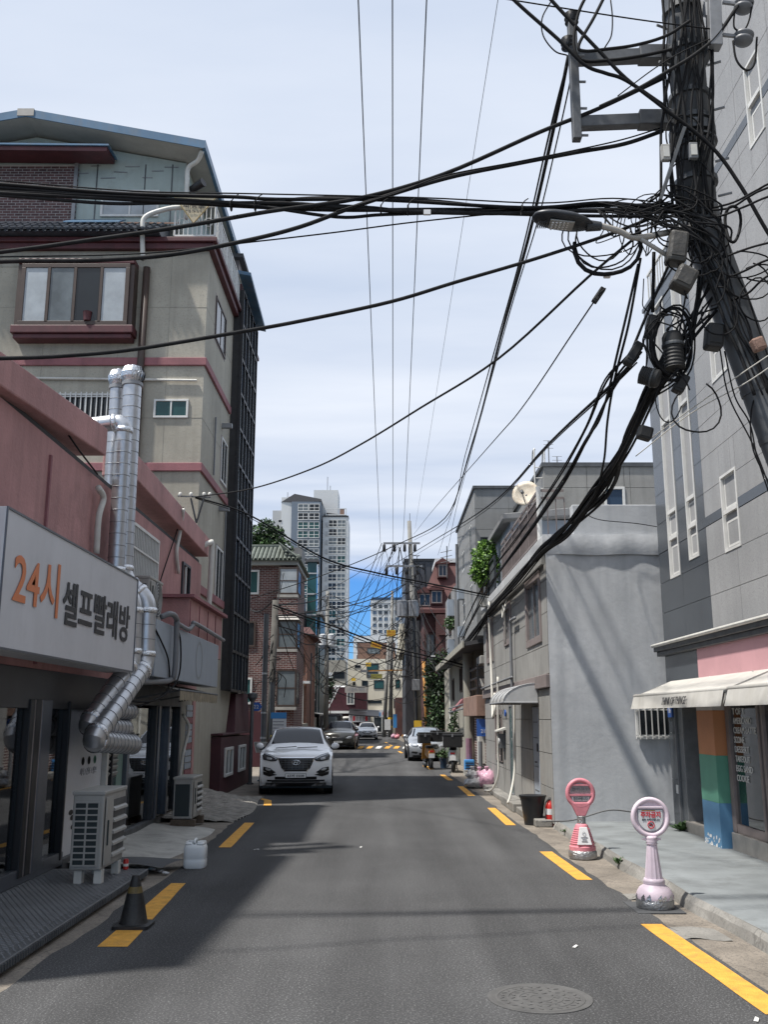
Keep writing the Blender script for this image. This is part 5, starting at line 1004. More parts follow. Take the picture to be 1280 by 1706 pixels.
for z in (6.9, 5.4): MB().box(2.98, TX-.003, 37.9, 38.5, z-.35, z+.05).build('outdoor_unit', M['sign_grey'], gt)
# ---- upper grey block behind on the right
ub = thing('upper_grey_block', 'taller flat roofed grey block with a single white window behind the grey house', 'building', (7, 29, 0))
UX, UY = 4.62, 26.6
MB().box(UX+.02, 11, UY+.03, 33, 0, 9.0).build('wall', M['tower_panel'], ub)
for j in range(8):
    for i in range(5):
        rs = [(UX+1.25*i, UX+1.25*(i+1), 3.9+.64*j, 3.9+.64*(j+1))]
        for (a,b,c_,d) in split(rs, (6.35,6.95,7.15,8.4)):
            if b-a > .05 and d-c_ > .05: MB().box(a+.006, b-.006, UY, UY+.029, c_+.006, d-.006).build('facade_panel', M['panel_grey'], ub)
w = win(ub, (6.35,UY+.028,7.15), FY, .6, 1.25, 'frame_white', 'window_blue', .07, .06, 1, 0); MB().box(6.4,6.9,UY-.06,UY-.034,7.2,7.55).build('hopper', M['frame_white'], w)
MB().box(6.5,6.9,UY-.09,UY-.061,7.27,7.45).build('vent', M['ac_dark'], w)
MB().box(UX-.05, 11.1, UY-.05, 33, 9.0, 9.12).build('roof_edge', M['galv_dark'], ub)
MB().box(8.2,8.45,UY-.012,UY-.002,8.45,8.98).build('vent_panel', M['galv_dark'], ub)
lad = thing('roof_ladder', 'white hooped roof ladder on the upper grey block', 'ladder', (4.5, 27, 7))
for x in (4.42, 4.72): MB().tube(spline([(x,26.9,6.3),(x,26.9,9.3),(x+.03,26.95,9.6),(x+.03,27.3,9.65),(x+.03,27.5,9.3)]), .025, 6).build('stile', M['frame_white'], lad, smooth=True)
for k in range(9): MB().tube([(4.42,26.9,6.5+.32*k),(4.72,26.9,6.5+.32*k)], .015, 6).build('rung', M['frame_white'], lad)
for x, h, lb_ in ((5.05,1.1,'thin white rooftop antenna mast by the roof ladder'),(5.3,.6,'short rooftop aerial on the upper grey block')):
    a_ = thing('antenna', lb_, 'antenna', (x,28,9.1)); MB().tube([(x,28,9.1),(x,28,9.1+h)], .02, 6).build('mast', M['galv'], a_)
    for k in range(3): MB().tube([(x-.15,28,9.1+h-.12*k),(x+.15,28,9.1+h-.12*k)], .008, 5).build('element', M['galv'], a_)
ch = thing('roof_vent', 'small vent pipe with a cap on the upper grey block roof', 'vent', (8.8,27,9.1)); MB().cyl((8.3,27,9.1),(8.3,27,9.45), .07, n=12).build('pipe', M['pvc_white'], ch, auto=40); MB().lathe([(.1,0),(.12,.03),(.12,.14),(.05,.18)], (8.3,27,9.45), 12).build('cap', M['galv_dark'], ch, auto=40)
# ================================================================ buildings further down the street
def bldg(name, label, boxes, mt, loc, cat='building'):
    t = thing(name, label, cat, loc)
    for b in boxes: MB().box(*b).build('wall', M[mt], t)
    return t
# ---- old beige house, brick pillar and brown balcony box on the right
ob = bldg('old_house', 'old stained beige house with a sloping eave beyond the grey house', [(3.15,8,33.6,50,0,4.2)], 'old_beige', (5,42,0))
MB().box(3.15-.02,8,29.0,33.59,0,1.9).build('brick_wall', M['brick_pillar'], ob)
MB().box(2.75,8,28.75,33.5,1.93,2.55).build('balcony_box', M['rust_brown'], ob, bevel=.02)
MB().hexa([(2.45,29.5,4.05),(8,29.5,5.0),(8,50,5.0),(2.45,45,4.05),(2.45,29.5,4.17),(8,29.5,5.12),(8,50,5.12),(2.45,45,4.17)]).build('roof', M['roof_dark'], ob)
MB().box(2.42,2.47,29.4,45,4.0,4.2).build('eave_board', M['old_beige'], ob)
MB().box(4.2,8,28.9,33.5,2.56,4.3).build('screen_wall', M['green_screen'], ob)
for k in range(12): MB().box(4.17,4.199,29,33.4,2.7+.13*k,2.73+.13*k).build('screen_slat', M['galv_dark'], ob)
for y, w_, z, h in ((35,1.2,2.9,1.0),(38.5,1.2,2.9,1.0),(36.8,.9,.9,1.1),(43,1.2,2.6,1.0)): win(ob, (3.15,y+w_,z), FXn, w_, h, 'frame_brown', 'window_dark', .06, .04, 2)
MB().box(2.95,3.14,30.2,30.9,.5,1.85).build('white_cabinet', M['pvc_white'], ob, bevel=.01)
MB().cyl((3.0,33.8,0),(3.0,33.8,4.1), .22, n=14).build('column', M['old_beige'], ob, auto=40)
MB().hexa([(2.7,37.2,2.15),(3.14,37.2,2.4),(3.14,38.4,2.4),(2.7,38.4,2.15),(2.7,37.2,2.2),(3.14,37.2,2.7),(3.14,38.4,2.7),(2.7,38.4,2.2)]).build('window_canopy', M['pink_trim'], ob)
for x, z in ((3.06,4.1),(3.06,3.2)): MB().tube([(x,44.5 if z > 4 else 35.8,z),(x,44.5 if z > 4 else 35.8,0)], .05, 8).build('downpipe', M['pvc_white'], ob)
MB().tube([(2.9,33.3,1.2),(2.9,33.3,0)], .11, 10).build('purple_pipe', M['purple_pipe'], ob)
for z in (2.35,2.2): MB().tube([(2.8,34,z),(2.75,41,z-.1)], .03, 6).build('wall_pipe', M['pvc_grey'], ob)
hp = thing('street_plate', 'blue street number plate on the brick pillar', 'sign', (3.0,29.6,1.6)); MB().box(3.05,3.11,28.8,28.82,1.3,1.62).build('plate', M['blue_sign'], hp); MB().box(2.75,3.12,28.82,28.84,1.35,1.85).build('plate_board', M['blue_sign'], hp); text('21', .15, (2.93,28.81,1.5), (1,0,0), (0,0,1), M['label_white'], hp, name='number')
cg = thing('rooftop_rack', 'dark steel rack with boxes and tubs standing on the brown balcony box', 'rack', (3.2,30.5,2.55))
for x in (2.85,3.6):
    for y in (29.2,31.6): MB().bar((x,y,2.55),(x,y,3.5), .05).build('post', M['frame_black'], cg)
for z in (2.75,3.05,3.35): MB().box(2.83,2.86,29.2,31.6,z,z+.06).box(2.83,3.6,29.17,29.2,z,z+.06).build('rail', M['frame_black'], cg)
tag(MB().box(2.95,3.6,29.3,30.6,3.5,3.75).build('crate', M['ac_cream'], loc=(3.2,30,3.5), bevel=.02), 'cream plastic crate on top of the dark steel rack', 'crate')
for k, (y, mtn) in enumerate(((29.5,'pvc_white'),(30.2,'galv'),(31,'rust_brown'))): tag(MB().lathe([(.1,0),(.16,.25),(.17,.28)], (3.1,y,2.8), 12).build('tub', M[mtn], loc=(3.1,y,2.8)), ['white plastic tub inside the dark steel rack','grey metal tub inside the dark steel rack','brown clay tub inside the dark steel rack'][k], 'tub')
# ---- dark clad block, red mansard house
db = bldg('dark_building', 'tall dark grey clad building behind the red mansard house', [(1.75,12,78,92,0,14.6)], 'dark_clad', (6,85,0))
for k in range(12): MB().box(1.9+.5*k,1.94+.5*k,77.96,78,5,14.5).build('cladding_seam', M['frame_black'], db)
win(db, (3.2,78,9.7), FY, 1.8, 2.6, 'frame_dark', 'window_grey', .1, .05, 2); win(db, (1.75,86,6), FXn, 3, 2, 'frame_dark', 'window_dark', .1, .05, 2)
MB().box(1.65,12.1,77.9,92.1,14.6,14.8).build('roof_edge', M['frame_black'], db)
MB().box(1.3,1.74,80,91,7.2,9.6).build('cream_return', M['cream_wall'], db)
rm = bldg('red_house', 'dark red brick house with a mansard roof and dormer windows', [(2.95,9,70,77,0,9.6)], 'brick_red', (6,73,0))
MB().box(3.8,9,68.9,69.99,0,9.2).build('bay', M['brick_red'], rm)
MB().hexa([(2.5,69.4,9.62),(9.2,69.4,9.62),(9.2,77.2,9.62),(2.5,77.2,9.62),(4.0,71.4,13.4),(9,71.4,13.4),(9,76,13.4),(4.0,76,13.4)]).build('mansard_roof', M['red_roof'], rm)
MB().box(2.4,9.3,69.3,69.5,9.35,9.62).build('eave', M['red_roof'], rm); MB().box(3.9,9.1,71.2,76.1,13.4,13.7).build('parapet', M['tower_white'], rm)
for x, z, w_, yy_ in ((3.4,10.0,.95,69.4),(4.0,12.1,.8,70.3),(5.2,9.8,.9,69.4),(2.5,9.8,1.0,69.5)):
    d = MB().box(x,x+w_,yy_,yy_+1.8,z,z+1.05).build('dormer', M['red_roof'], rm); win(rm, (x+.08,yy_,z+.08), FY, w_-.16, .9, 'frame_taupe', 'window_dark', .07, .04, 2, name='dormer_window')
    MB().prism([(x-.12,yy_-.1,z+1.05),(x+w_+.12,yy_-.1,z+1.05),(x+w_+.12,yy_-.1,z+1.15),(x+w_/2,yy_-.1,z+1.5),(x-.12,yy_-.1,z+1.15)], (0,0,0), (0,1.9,0)).build('dormer_roof', M['red_roof'], rm)
for x, z, w_, h in ((3.05,5.6,.7,2.3),(4.6,6.3,.75,1.6),(4.6,3.2,.75,1.4)): win(rm, (x,68.9 if x > 3.8 else 70,z), FY, w_, h, 'frame_brown', 'window_grey', .08, .05, 2)
MB().box(3.2,3.8,69.9,69.99,8.0,8.2).box(3.95,4.5,68.7,68.89,7.7,7.85).build('brick_course', M['brick_red'], rm)
MB().box(4.75,5.1,69.0,69.39,8.3,8.9).build('outdoor_unit', M['ac_cream'], rm, bevel=.02)
gs = bldg('grey_side_building', 'narrow dark grey building with blue boxed units between the tower and the red house', [(3.9,9,52,60,0,9.0)], 'grey_wall', (6,56,0))
for z in (4.9,6.6,7.9): win(gs, (3.9,56.5,z), FXn, 1.6, 1.1, 'frame_brown', 'window_dark', .08, .05, 2); 
for z in (5.2,7.4): MB().box(3.55,3.89,52.5,53.3,z,z+.9).build('blue_unit', M['sign_grey'], gs)
win(gs, (4.1,52,7.2), FY, 1.2, 1.1, 'frame_brown', 'window_grey', .08, .05, 2)
bush('small shrub on a balcony of the dark grey building', 3.7, 52.6, 6.6, [(3.7,52.6,7.0,.35,.3,.4)], 250, .16, ['leaf'], seed=12)
# trees by the old house
def tree(label, x, y, h, clumps, n, size, mts, seed):
    t = thing('tree', label, 'tree', (x, y, 0)); m = MB(); g = random.Random(seed)
    top = Vector((x+.2, y, h*.6)); m.tube(spline([(x,y,0),(x+.08,y,h*.3),top]), [.16-.008*i for i in range(13)], 8)
    for q in clumps: m.tube(spline([top.lerp(Vector((x,y,h*.3)), g.random()), Vector(q[:3])], 4), [.07,.06,.05,.035,.02], 5)
    m.build('trunk', M['bark'], t, smooth=True); foliage('crown', clumps, n, size, mts, t, seed); return t
tree('dense dark green tree standing behind the orange pole', 3.0, 56, 6, [(3.0,56,4.4,.7,.8,1.0),(3.3,55.5,2.9,.6,.8,1.2),(2.8,56.4,3.2,.5,.7,1.0),(3.0,55,1.5,.7,.7,1.1),(3.5,56,5.2,.5,.5,.6),(2.7,55.8,1.0,.4,.5,.7)], 4200, .2, ['leaf_dark','leaf_dark','leaf_dark','leaf'], 21)
bush('climbing green shrub by the silver car on the house wall', 2.75, 40.6, 0, [(2.9,40.6,1.5,.2,.35,.5),(2.85,40.7,.9,.24,.35,.5),(2.95,40.8,2.0,.14,.3,.35),(2.75,40.3,.6,.2,.25,.35)], 800, .11, ['leaf','leaf_dark'], seed=22)
# ---- left: small buildings after the brick house
og = bldg('orange_building', 'narrow orange brown brick house with a red tiled roof edge', [(-9,-4.75,59,66,0,6.9)], 'brick_orange', (-6,62,0))
MB().hexa([(-9.2,58.6,6.92),(-4.3,58.6,6.92),(-4.3,66.2,6.92),(-9.2,66.2,6.92),(-9.2,58.9,7.35),(-4.6,58.9,7.35),(-4.6,66,7.35),(-9.2,66,7.35)]).build('roof', M['red_roof'], og)
win(og, (-5.7,59,4.4), FY, .8, 1.3, 'frame_brown', 'window_dark', .08, .05); MB().box(-5.3,-4.5,58.2,58.95,3.9,4.05).build('balcony', M['tower_white'], og)
for x in (-5.1,-4.95): MB().tube([(x,58.9,4),(x,58.9,.2)], .05, 6).build('downpipe', M['pvc_white'], og)
tb_ = bldg('teal_building', 'dark teal glazed building with white pipes beyond the orange house', [(-10,-4.9,73,84,0,9.6)], 'teal_clad', (-7,78,0))
for k in range(4): win(tb_, (-5.95,73,1.6+2.0*k), FY, .95, 1.4, 'frame_dark', 'window_teal', .08, .05, 1, 1)
for x in (-5.05,-5.35): MB().tube([(x,72.9,8.5),(x,72.9,1.0)], .05, 6).build('downpipe', M['pvc_white'], tb_)
MB().box(-10.1,-4.7,72.6,84.1,9.6,9.85).build('parapet', M['tower_grey'], tb_)
dg_ = bldg('dark_gabled_building', 'dark brown gabled building rising behind the orange house', [(-11,-6.0,70,72.8,0,10.6)], 'dark_clad', (-8,71,0))
MB().prism([(-11,69.9,10.6),(-6.0,69.9,10.6),(-6.9,69.9,13.2),(-11,69.9,13.2)], (0,0,0), (0,2.8,0)).build('gable', M['grey_wall'], dg_)
win(dg_, (-7.0,69.9,8.2), FY, .9, 1.5, 'frame_dark', 'window_dark', .08, .05, 2)
gt2 = bldg('glass_lift_shaft', 'slim teal glass lift shaft beside the dark gabled building', [(-5.75,-5.05,70.5,71.5,0,13.3)], 'window_teal', (-5.4,71,0), 'lift shaft')
for z in range(1, 9): MB().box(-5.78,-5.02,70.46,70.499,1.55*z,1.55*z+.1).build('band', M['tower_grey'], gt2)
MB().box(-5.9,-4.9,70.3,71.6,13.3,13.5).build('roof', M['roof_dark'], gt2)
fl = thing('red_flag', 'small red flag on the side of the brick house', 'flag', (-5.0,47,5.6)); MB().tube([(-4.95,46.6,5.4),(-4.65,46.2,6.2)], .02, 6).build('pole', M['galv'], fl); MB().grid(lambda u, v: (-4.68-.05*u+.04*math.sin(v*5), 46.2+.1*u, 6.2-.75*v-.05*u), 4, 8).build('cloth', M['ext_red'], fl, smooth=True)
yw = bldg('yard_wall', 'low weathered yard wall with a brick pier on the left beyond the parked white car', [(-6.5,-4.55,52,58,0,1.55),(-5.6,-4.9,60.5,72,0,1.9)], 'old_beige', (-5,58,0), 'wall')
MB().box(-5.0,-4.5,51.3,51.95,0,2.0).build('brick_pier', M['brick_orange'], yw)
MB().hexa([(-5.4,70.5,2.2),(-4.3,70.5,2.1),(-4.3,76,2.1),(-5.4,76,2.2),(-5.4,70.5,2.3),(-4.3,70.5,2.15),(-4.3,76,2.15),(-5.4,76,2.3)]).build('canopy', M['tower_white'], yw)
# ---- cream building closing the street, brown storey on top
cb = bldg('cream_building', 'cream rendered building with square windows closing the end of the street', [(-4.4,1.6,116,126,0,8.8),(1.6,3.9,116,126,0,10.1)], 'cream_wall', (0,120,0))
for px0, py0, px1, py1, pm in [(591,1108,601,1113,'window_dark'),(611,1105,631,1117,'window_teal'),(603,1134,613,1145,'window_dark'),(623,1133,640,1148,'window_teal'),(588,1136,592,1142,'window_dark'),(659,1132,667,1147,'window_teal'),(611,1119,630,1129,'window_grey'),(656,1164,667,1180,'window_dark'),(607,1167,636,1172,'window_dark')]:
    a = at(px0, py1, 116); b = at(px1, py0, 116); win(cb, (a.x,116,a.z), FY, b.x-a.x, b.z-a.z, 'frame_dark', pm, .09, .05)
bs = bldg('brown_penthouse', 'brown clad block with a long slot window above the cream building', [(-3.3,1.4,119,126,8.81,11.0)], 'brown_clad', (-1,122,8.8)); win(bs, (-2.1,119,9.6), FY, 1.6, .7, 'frame_dark', 'window_grey', .08, .05, 3)
sg3 = thing('shop_sign', 'white shop sign with blue and red Korean letters on the cream building', 'sign', (-.5,115.5,3)); a = at(625,1195,115.6); b = at(647,1183,115.6)
MB().box(a.x,b.x,115.6,115.9,a.z,b.z).build('sign_box', M['sign_white'], sg3); q = (a+b)/2; q.y = 115.58
text('오늘', .5, q-Vector((.38,0,0)), (1,0,0), (0,0,1), M['poster_blue'], sg3, width=.62, height=.55, bold=.01); text('축산', .5, q+Vector((.38,0,0)), (1,0,0), (0,0,1), M['red_ink'], sg3, width=.62, height=.55, bold=.01)
MB().box(-1.3,.9,115.7,115.99,.1,2.7).build('shopfront', M['window_dark'], cb); MB().frame((-1.3,115.7,.1),(1,0,0),(0,0,1),2.2,2.6,.1,.06).build('shopfront_frame', M['frame_white'], cb); MB().box(-.3,-.2,115.62,115.699,.2,2.6).build('mullion', M['frame_white'], cb)
mh2 = bldg('maroon_house', 'maroon rendered house with one white window and an outside stair left of the cream building', [(-6.6,-1.8,101,108,2.4,5.0),(-6.6,-1.8,102,108,0,2.4)], 'maroon', (-4,104,0))
win(mh2, (-3.9,101,3.2), FY, .8, 1.3, 'frame_white', 'window_grey', .1, .06, 2); MB().box(-6.7,-1.7,100.2,101,2.3,2.55).build('canopy', M['tower_white'], mh2)
MB().hexa([(-3.6,98.5,2.1),(-.5,98.5,1.9),(-.5,101,2.5),(-3.6,101,2.7),(-3.6,98.5,2.2),(-.5,98.5,2.0),(-.5,101,2.6),(-3.6,101,2.8)]).build('black_tent', M['frame_black'], mh2)
MB().bar((-6.2,100.4,2.6),(-4.9,100.4,5.2), .12).bar((-5.9,100.4,2.6),(-4.6,100.4,5.2), .12).build('stair_rail', M['tower_white'], mh2)
for k in range(8): MB().bar((-6.0+.16*k,100.4,2.9+.3*k),(-5.75+.16*k,100.4,2.9+.3*k), .06).build('stair_rung', M['tower_white'], mh2)
sg4 = thing('shop_sign', 'long faded grey sign board over the maroon house', 'sign', (-2.9,100,5.2)); a = at(575,1154,100); b = at(612,1143,100); MB().box(a.x,b.x,99.8,100.1,a.z,b.z).build('sign_box', M['stone_trim'], sg4); text('이종숙 헤어', .5, ((a.x+b.x)/2,99.79,(a.z+b.z)/2), (1,0,0), (0,0,1), M['grey_ink'], sg4, width=1.7, height=.42)
sg5 = thing('menu_banner', 'white menu banner with small red blocks under the black tent roof', 'banner', (-2.6,99.5,1.6)); a = at(581,1203,99); b = at(617,1191,99); MB().box(a.x,b.x,99,99.05,a.z,b.z).build('banner', M['sign_white'], sg5)
for k in range(7): MB().box(a.x+.1+.32*k,a.x+.34+.32*k,98.98,98.999,a.z+.12,b.z-.12).build('print_block', M['red_ink' if k in (1,5) else 'grey_ink'], sg5)
th = bldg('tan_house', 'pale tan house with a dark balcony opening behind the maroon house', [(-7.2,-4.45,110,115.5,0,8.3)], 'old_beige', (-6,112,0)); win(th, (-5.8,110,6.2), FY, 1.3, .8, 'frame_dark', 'window_dark', .08, .05); MB().box(-6.8,-5.9,109.9,109.99,6.2,6.9).build('shutter', M['tower_white'], th); MB().hexa([(-7.4,109.2,5.0),(-4.3,109.2,4.9),(-4.3,110,5.3),(-7.4,110,5.4),(-7.4,109.2,5.1),(-4.3,109.2,5.0),(-4.3,110,5.4),(-7.4,110,5.5)]).build('canopy', M['tower_white'], th)
bush('small tree behind the far pole with transformers', -5.6, 96, 0, [(-5.6,96,5.2,.7,.6,.9),(-5.4,96,4.2,.5,.5,.7)], 420, .3, ['leaf_dark'], 'tree', 'street_tree', seed=30, stem_h=2)
gw = bldg('brick_gatehouse', 'dark red brick gatehouse with a flat grey canopy at the end of the right side', [(1.2,3.6,100,106,0,3.9)], 'brick_red', (2.5,103,0)); MB().box(2.9,6.5,93,99,3.4,3.7).build('canopy', M['grey_wall'], gw); MB().box(2.95,3.7,94,94.8,0,3.39).build('canopy_column', M['green_screen'], gw); MB().box(1.9,2.5,99.9,99.99,2.0,2.5).build('lamp_panel', M['rust_orange'], gw)
# ---- far towers
def wgrid(parent, xs, y, zs, w, h, rail=True, pm=('window_teal','window_dark','window_grey')):
    fm = MB().frame((0,0,0),(1,0,0),(0,0,1),w,h,w*.05,.15).box(w*.48,w*.53,-.12,-.02,w*.05,h-w*.05).mesh('window', M['frame_white']); pms = [MB().box(w*.03,w*.97,-.06,-.01,w*.03,h-w*.03).mesh('pane', M[k]) for k in pm]
    rm_ = MB().box(0,w,-.9,-.84,0,.08).box(0,w,-.9,-.84,h*.36,h*.42).mesh('balcony_rail', M['frame_white'])
    for i in range(9): pass
    for z in zs:
        for x in xs:
            f = piece('window', fm, parent, (x,y,z)); p = bpy.data.objects.new('pane', rg.choice(pms)); COL.objects.link(p); p.parent = f
            if rail: q = bpy.data.objects.new('balcony_rail', rm_); COL.objects.link(q); q.parent = f
ta = bldg('apartment_tower', 'tall white and grey apartment tower far behind the brick house', [(-18.8,-11,285,300,0,62),(-14.4-7.6,-14.4,289,300,62.01,71.5)], 'tower_white', (-18,290,0))
MB().box(-28.3,-19.3,283,300,0,66.4).build('wing', M['tower_blue'], ta); MB().box(-31.5,-28.31,284,300,0,68).build('gable_wing', M['tower_white'], ta)
MB().prism([(-31.6,283.9,66.5),(-19.2,282.9,66.5),(-19.2,282.9,67.2),(-27.5,283.5,69.0)], (0,0,0), (0,12,0)).build('wing_roof', M['roof_dark'], ta)
MB().box(-34.5,-31.51,287,300,0,64.5).build('back_wing', M['tower_grey'], ta); MB().box(-39,-34.51,287,300,0,61).build('back_wing', M['tower_grey'], ta)
MB().prism([(-18.9,284.8,62.01),(-10.9,284.8,62.01),(-10.9,284.8,62.4),(-18.0,284.8,63.4)], (0,0,0), (0,4,0)).build('roof_slope', M['roof_dark'], ta)
MB().frame((-18,284.9,62.5),(1,0,0),(0,0,1),6.5,2.2,.25,.25).build('roof_parapet', M['tower_white'], ta); MB().box(-13.6,-12.2,284.7,286,62.5,64.6).build('roof_vent', M['rust_brown'], ta)
wgrid(ta, [-17.0,-14.3], 285, [58.8-2.78*k for k in range(17)], 2.6, 2.3); wgrid(ta, [-26.3,-22.9], 283, [63.4-2.78*k for k in range(14)], 3.2, 2.3)
win(ta, (-32.4,284,60), FY, 1.2, 1.0, 'tower_grey' if False else 'frame_white', 'window_dark', .1, .1)
for k in range(17): MB().box(-17.75,-17.3,284.6,284.99,58.9-2.78*k,60.3-2.78*k).build('outdoor_unit', M['tower_grey'], ta)
for x, z, h in ((-17.8,71.5,4.5),(-16.9,71.5,1.6),(-30.3,68,3)): MB().tube([(x,290,z),(x,290,z+h)], .12, 6).build('antenna', M['galv'], ta)
MB().tube([(-29.5,290,68),(-29.5,290,69.5)], .5, 10).build('roof_vent', M['rust_brown'], ta)
tw = bldg('white_office_block', 'distant white block with rows of square dark windows', [(-5.4,14,380,400,0,48)], 'tower_white', (3,390,0)); MB().box(-5.0,14,379.8,400.2,48,49).build('roof', M['window_blue'], tw)
wgrid(tw, [-4.5+2.28*k for k in range(8)], 380, [44.5-2.5*k for k in range(10)], 1.5, 1.65, rail=False, pm=('window_dark','window_blue'))
MB().box(-5.45,14.05,379.7,379.95,46.8,47.1).box(-5.45,14.05,379.7,379.95,43.9,44.1).build('band', M['tower_white'], tw)
ws = bldg('white_low_block', 'small white block with blue windows in front of the distant white tower', [(-6.6,3,205,215,0,19)], 'tower_white', (-2,210,0)); wgrid(ws, [-5.9+2.0*k for k in range(4)], 205, [16.2-2.8*k for k in range(3)], 1.4, 1.6, rail=False, pm=('window_blue','window_dark'))
# closing masses behind the front rows so that no gap opens from a step aside
bldg('backstreet_house', 'plain grey house hidden behind the laundry and beige buildings', [(-22,-10.3,8,21,0,7)], 'grey_wall', (-16,14,0))
for i, (x0,x1,y0,y1,z) in enumerate([(-22,-12.5,60,90,7.5),(9.5,20,50,90,7.5),(4.2,16,95,112,6.5),(-20,-8,112,150,7)]):
    bldg('backstreet_house', ['plain low house behind the orange brick house','plain low house behind the red mansard house','plain low house behind the brick gatehouse','plain low house left of the tan house'][i], [(x0,x1,y0,y1,0,z)], 'old_beige' if i % 2 else 'grey_wall', ((x0+x1)/2,(y0+y1)/2,0))
# ================================================================ vehicles
def car(name, label, x, y, W, H, L, paint, path, cowl, header, belt, rz=0, detail='suv', roof_end=None, grp=None):
    """body swept along a centre-line profile (y back from the nose, z, half width); front parts sit on its nose"""
    root = thing(name, label, 'car', (0,0,0), grp); P = M[paint]; hw = W/2; NU = 10
    fine = []; own = []
    for i in range(len(path)-1):
        a, b = Vector(path[i]), Vector(path[i+1]); k = 3
        p0 = Vector(path[i-1]) if i else a*2-b; p3 = Vector(path[i+2]) if i+2 < len(path) else b*2-a
        for j in range(k):
            t = j/k; q = .5*((2*a)+(b-p0)*t+(2*p0-5*a+4*b-p3)*t*t+(3*a-p0-3*b+p3)*t**3); fine.append(q); own.append(i+t)
    fine.append(Vector(path[-1])); own.append(len(path)-1)
    def shell(i, s):                                   # s in -1..1 across
        q = fine[i]; front = max(0, 1-q.x/(.42*L)); back = max(0, (q.x-.8*L)/(.2*L))
        yb = q.x + .20*front*abs(s)**2.6 - .22*back*abs(s)**2.6
        zb = q.y - (.045 if q.y > belt-.15 else .0)*abs(s)**2.2 
        return Vector((s*q.z, yb, zb))
    n = len(fine); m = MB(); vs = [shell(i, -1+2*k/NU) for i in range(n) for k in range(NU+1)]; w = NU+1
    m.add(vs, [(i*w+k, i*w+k+1, (i+1)*w+k+1, (i+1)*w+k) for i in range(n-1) for k in range(NU)])
    for sg_ in (-1, 1):
        rows = []
        for i in range(n):
            e = shell(i, sg_); zb = min(e.z, belt+.02); yy_ = e.y; tp = min(1, max(0, (yy_-.0)/.5), max(0, (L-yy_)/.4)); W2 = max(abs(e.x), hw*(.93+.07*tp**.5)) if e.z > .3 else abs(e.x)
            if e.z <= belt: W2 = max(abs(e.x), hw*(.90+.10*tp**.5))
            rows.append([e, Vector((sg_*(W2-.01), yy_, zb-.02)), Vector((sg_*W2, yy_, min(e.z, belt-.18))), Vector((sg_*(W2-.02), yy_, min(e.z, .45))), Vector((sg_*(W2-.07), yy_, min(e.z, .26)))])
        m.add([p for r in rows for p in r], [(i*5+k, i*5+k+1, (i+1)*5+k+1, (i+1)*5+k) if sg_ < 0 else (i*5+k, (i+1)*5+k, (i+1)*5+k+1, i*5+k+1) for i in range(n-1) for k in range(4)])
    m.build('body', P, root, auto=38)
    MB().box(-hw+.1, hw-.1, .35, L-.35, .16, .40).build('underbody', M['car_black'], root)
    def patch(nm, i0, i1, s0, s1, mt, off=.006, parent=root, nn=8, tap=0.):
        f0 = next(k for k in range(n) if own[k] >= i0); f1 = next(k for k in range(n) if own[k] >= i1)
        def fn(u, v):
            fi = f0+(f1-f0)*v; a = int(min(fi, n-2)); t = fi-a; sh = 1-tap*v; s = (s0+(s1-s0)*u)*sh
            p = shell(a, s).lerp(shell(a+1, s), t); d = shell(a+1, s)-shell(a, s); nv = Vector((0,-d.z,d.y)); nv = nv.normalized() if nv.length > 0 else Vector((0,-1,0))
            if nv.z < -.3: nv = -nv
            return p + nv*off
        return MB().grid(fn, nn, max(2, f1-f0)).build(nm, M[mt], parent, smooth=True)
    ws = patch('windscreen', cowl+.12, header-.08, -.93, .93, 'car_glass')
    for sg_ in (-1, 1):                                # side glass
        pts = [i for i in range(n) if own[i] > cowl+.35 and own[i] < (roof_end or header+2.6)]
        m = MB(); lo, hi = [], []
        for i in pts:
            e = shell(i, sg_); W2 = hw; b = Vector((sg_*(W2-.008), e.y+.05, belt+.0)); hi.append(e.lerp(b, .10)+Vector((sg_*.012,0,0))); lo.append(e.lerp(b, .97)+Vector((sg_*.012,0,0)))
        k = len(pts); m.add(lo+hi, [(i, i+1, k+i+1, k+i) for i in range(k-1)]); m.build('side_window', M['car_glass'], root)
        mi = MB().ball((sg_*(hw+.07), path[cowl][0]+.38, belt+.10), .11, .07, .08, 12, 8).build('mirror', P, root, smooth=True); MB().bar((sg_*(hw-.06), path[cowl][0]+.42, belt+.03), (sg_*(hw+.03), path[cowl][0]+.40, belt+.06), .05).build('mirror_arm', M['car_black'], mi)
        for yw in (.19*L, .80*L):
            wh = MB().lathe([(.20,-.11),(.315,-.11),(.345,-.08),(.345,.08),(.315,.11),(.20,.11)], (sg_*(hw-.125), yw, .345), 28, (1,0,0)).build('wheel', M['rubber'], root, auto=40)
            MB().lathe([(.215,0),(.205,.012),(.06,.004),(.03,.02),(.001,.02)], (sg_*(hw-.018), yw, .345), 20, (sg_,0,0)).build('rim', M['galv'], wh, auto=40)
            MB().lathe([(.36,0),(.42,.004),(.44,.022),(.36,.024)], (sg_*(hw-.022), yw, .36), 28, (sg_,0,0)).build('wheel_arch', M['car_black'], root)
            MB().box(*sorted((sg_*(hw-.28), sg_*(hw-.03))), yw-.40, yw+.40, .15, .70).build('wheel_well', M['car_black'], root)
    fr = [k for k in range(n) if own[k] <= cowl]
    def nose(x, z):                                    # y of the nose surface at width x, height z
        best = None
        for a in fr[:-1]:
            q0, q1 = fine[a], fine[a+1]
            if min(q0.y,q1.y)-1e-4 <= z <= max(q0.y,q1.y)+1e-4 and abs(q1.y-q0.y) > 1e-5:
                t = (z-q0.y)/(q1.y-q0.y); yy_ = q0.x+(q1.x-q0.x)*t; hw_ = q0.z+(q1.z-q0.z)*t; s = min(1.08, abs(x)/hw_)
                best = yy_ + .20*max(0,1-yy_/(.42*L))*s**2.6; break
        return best if best is not None else path[0][0]
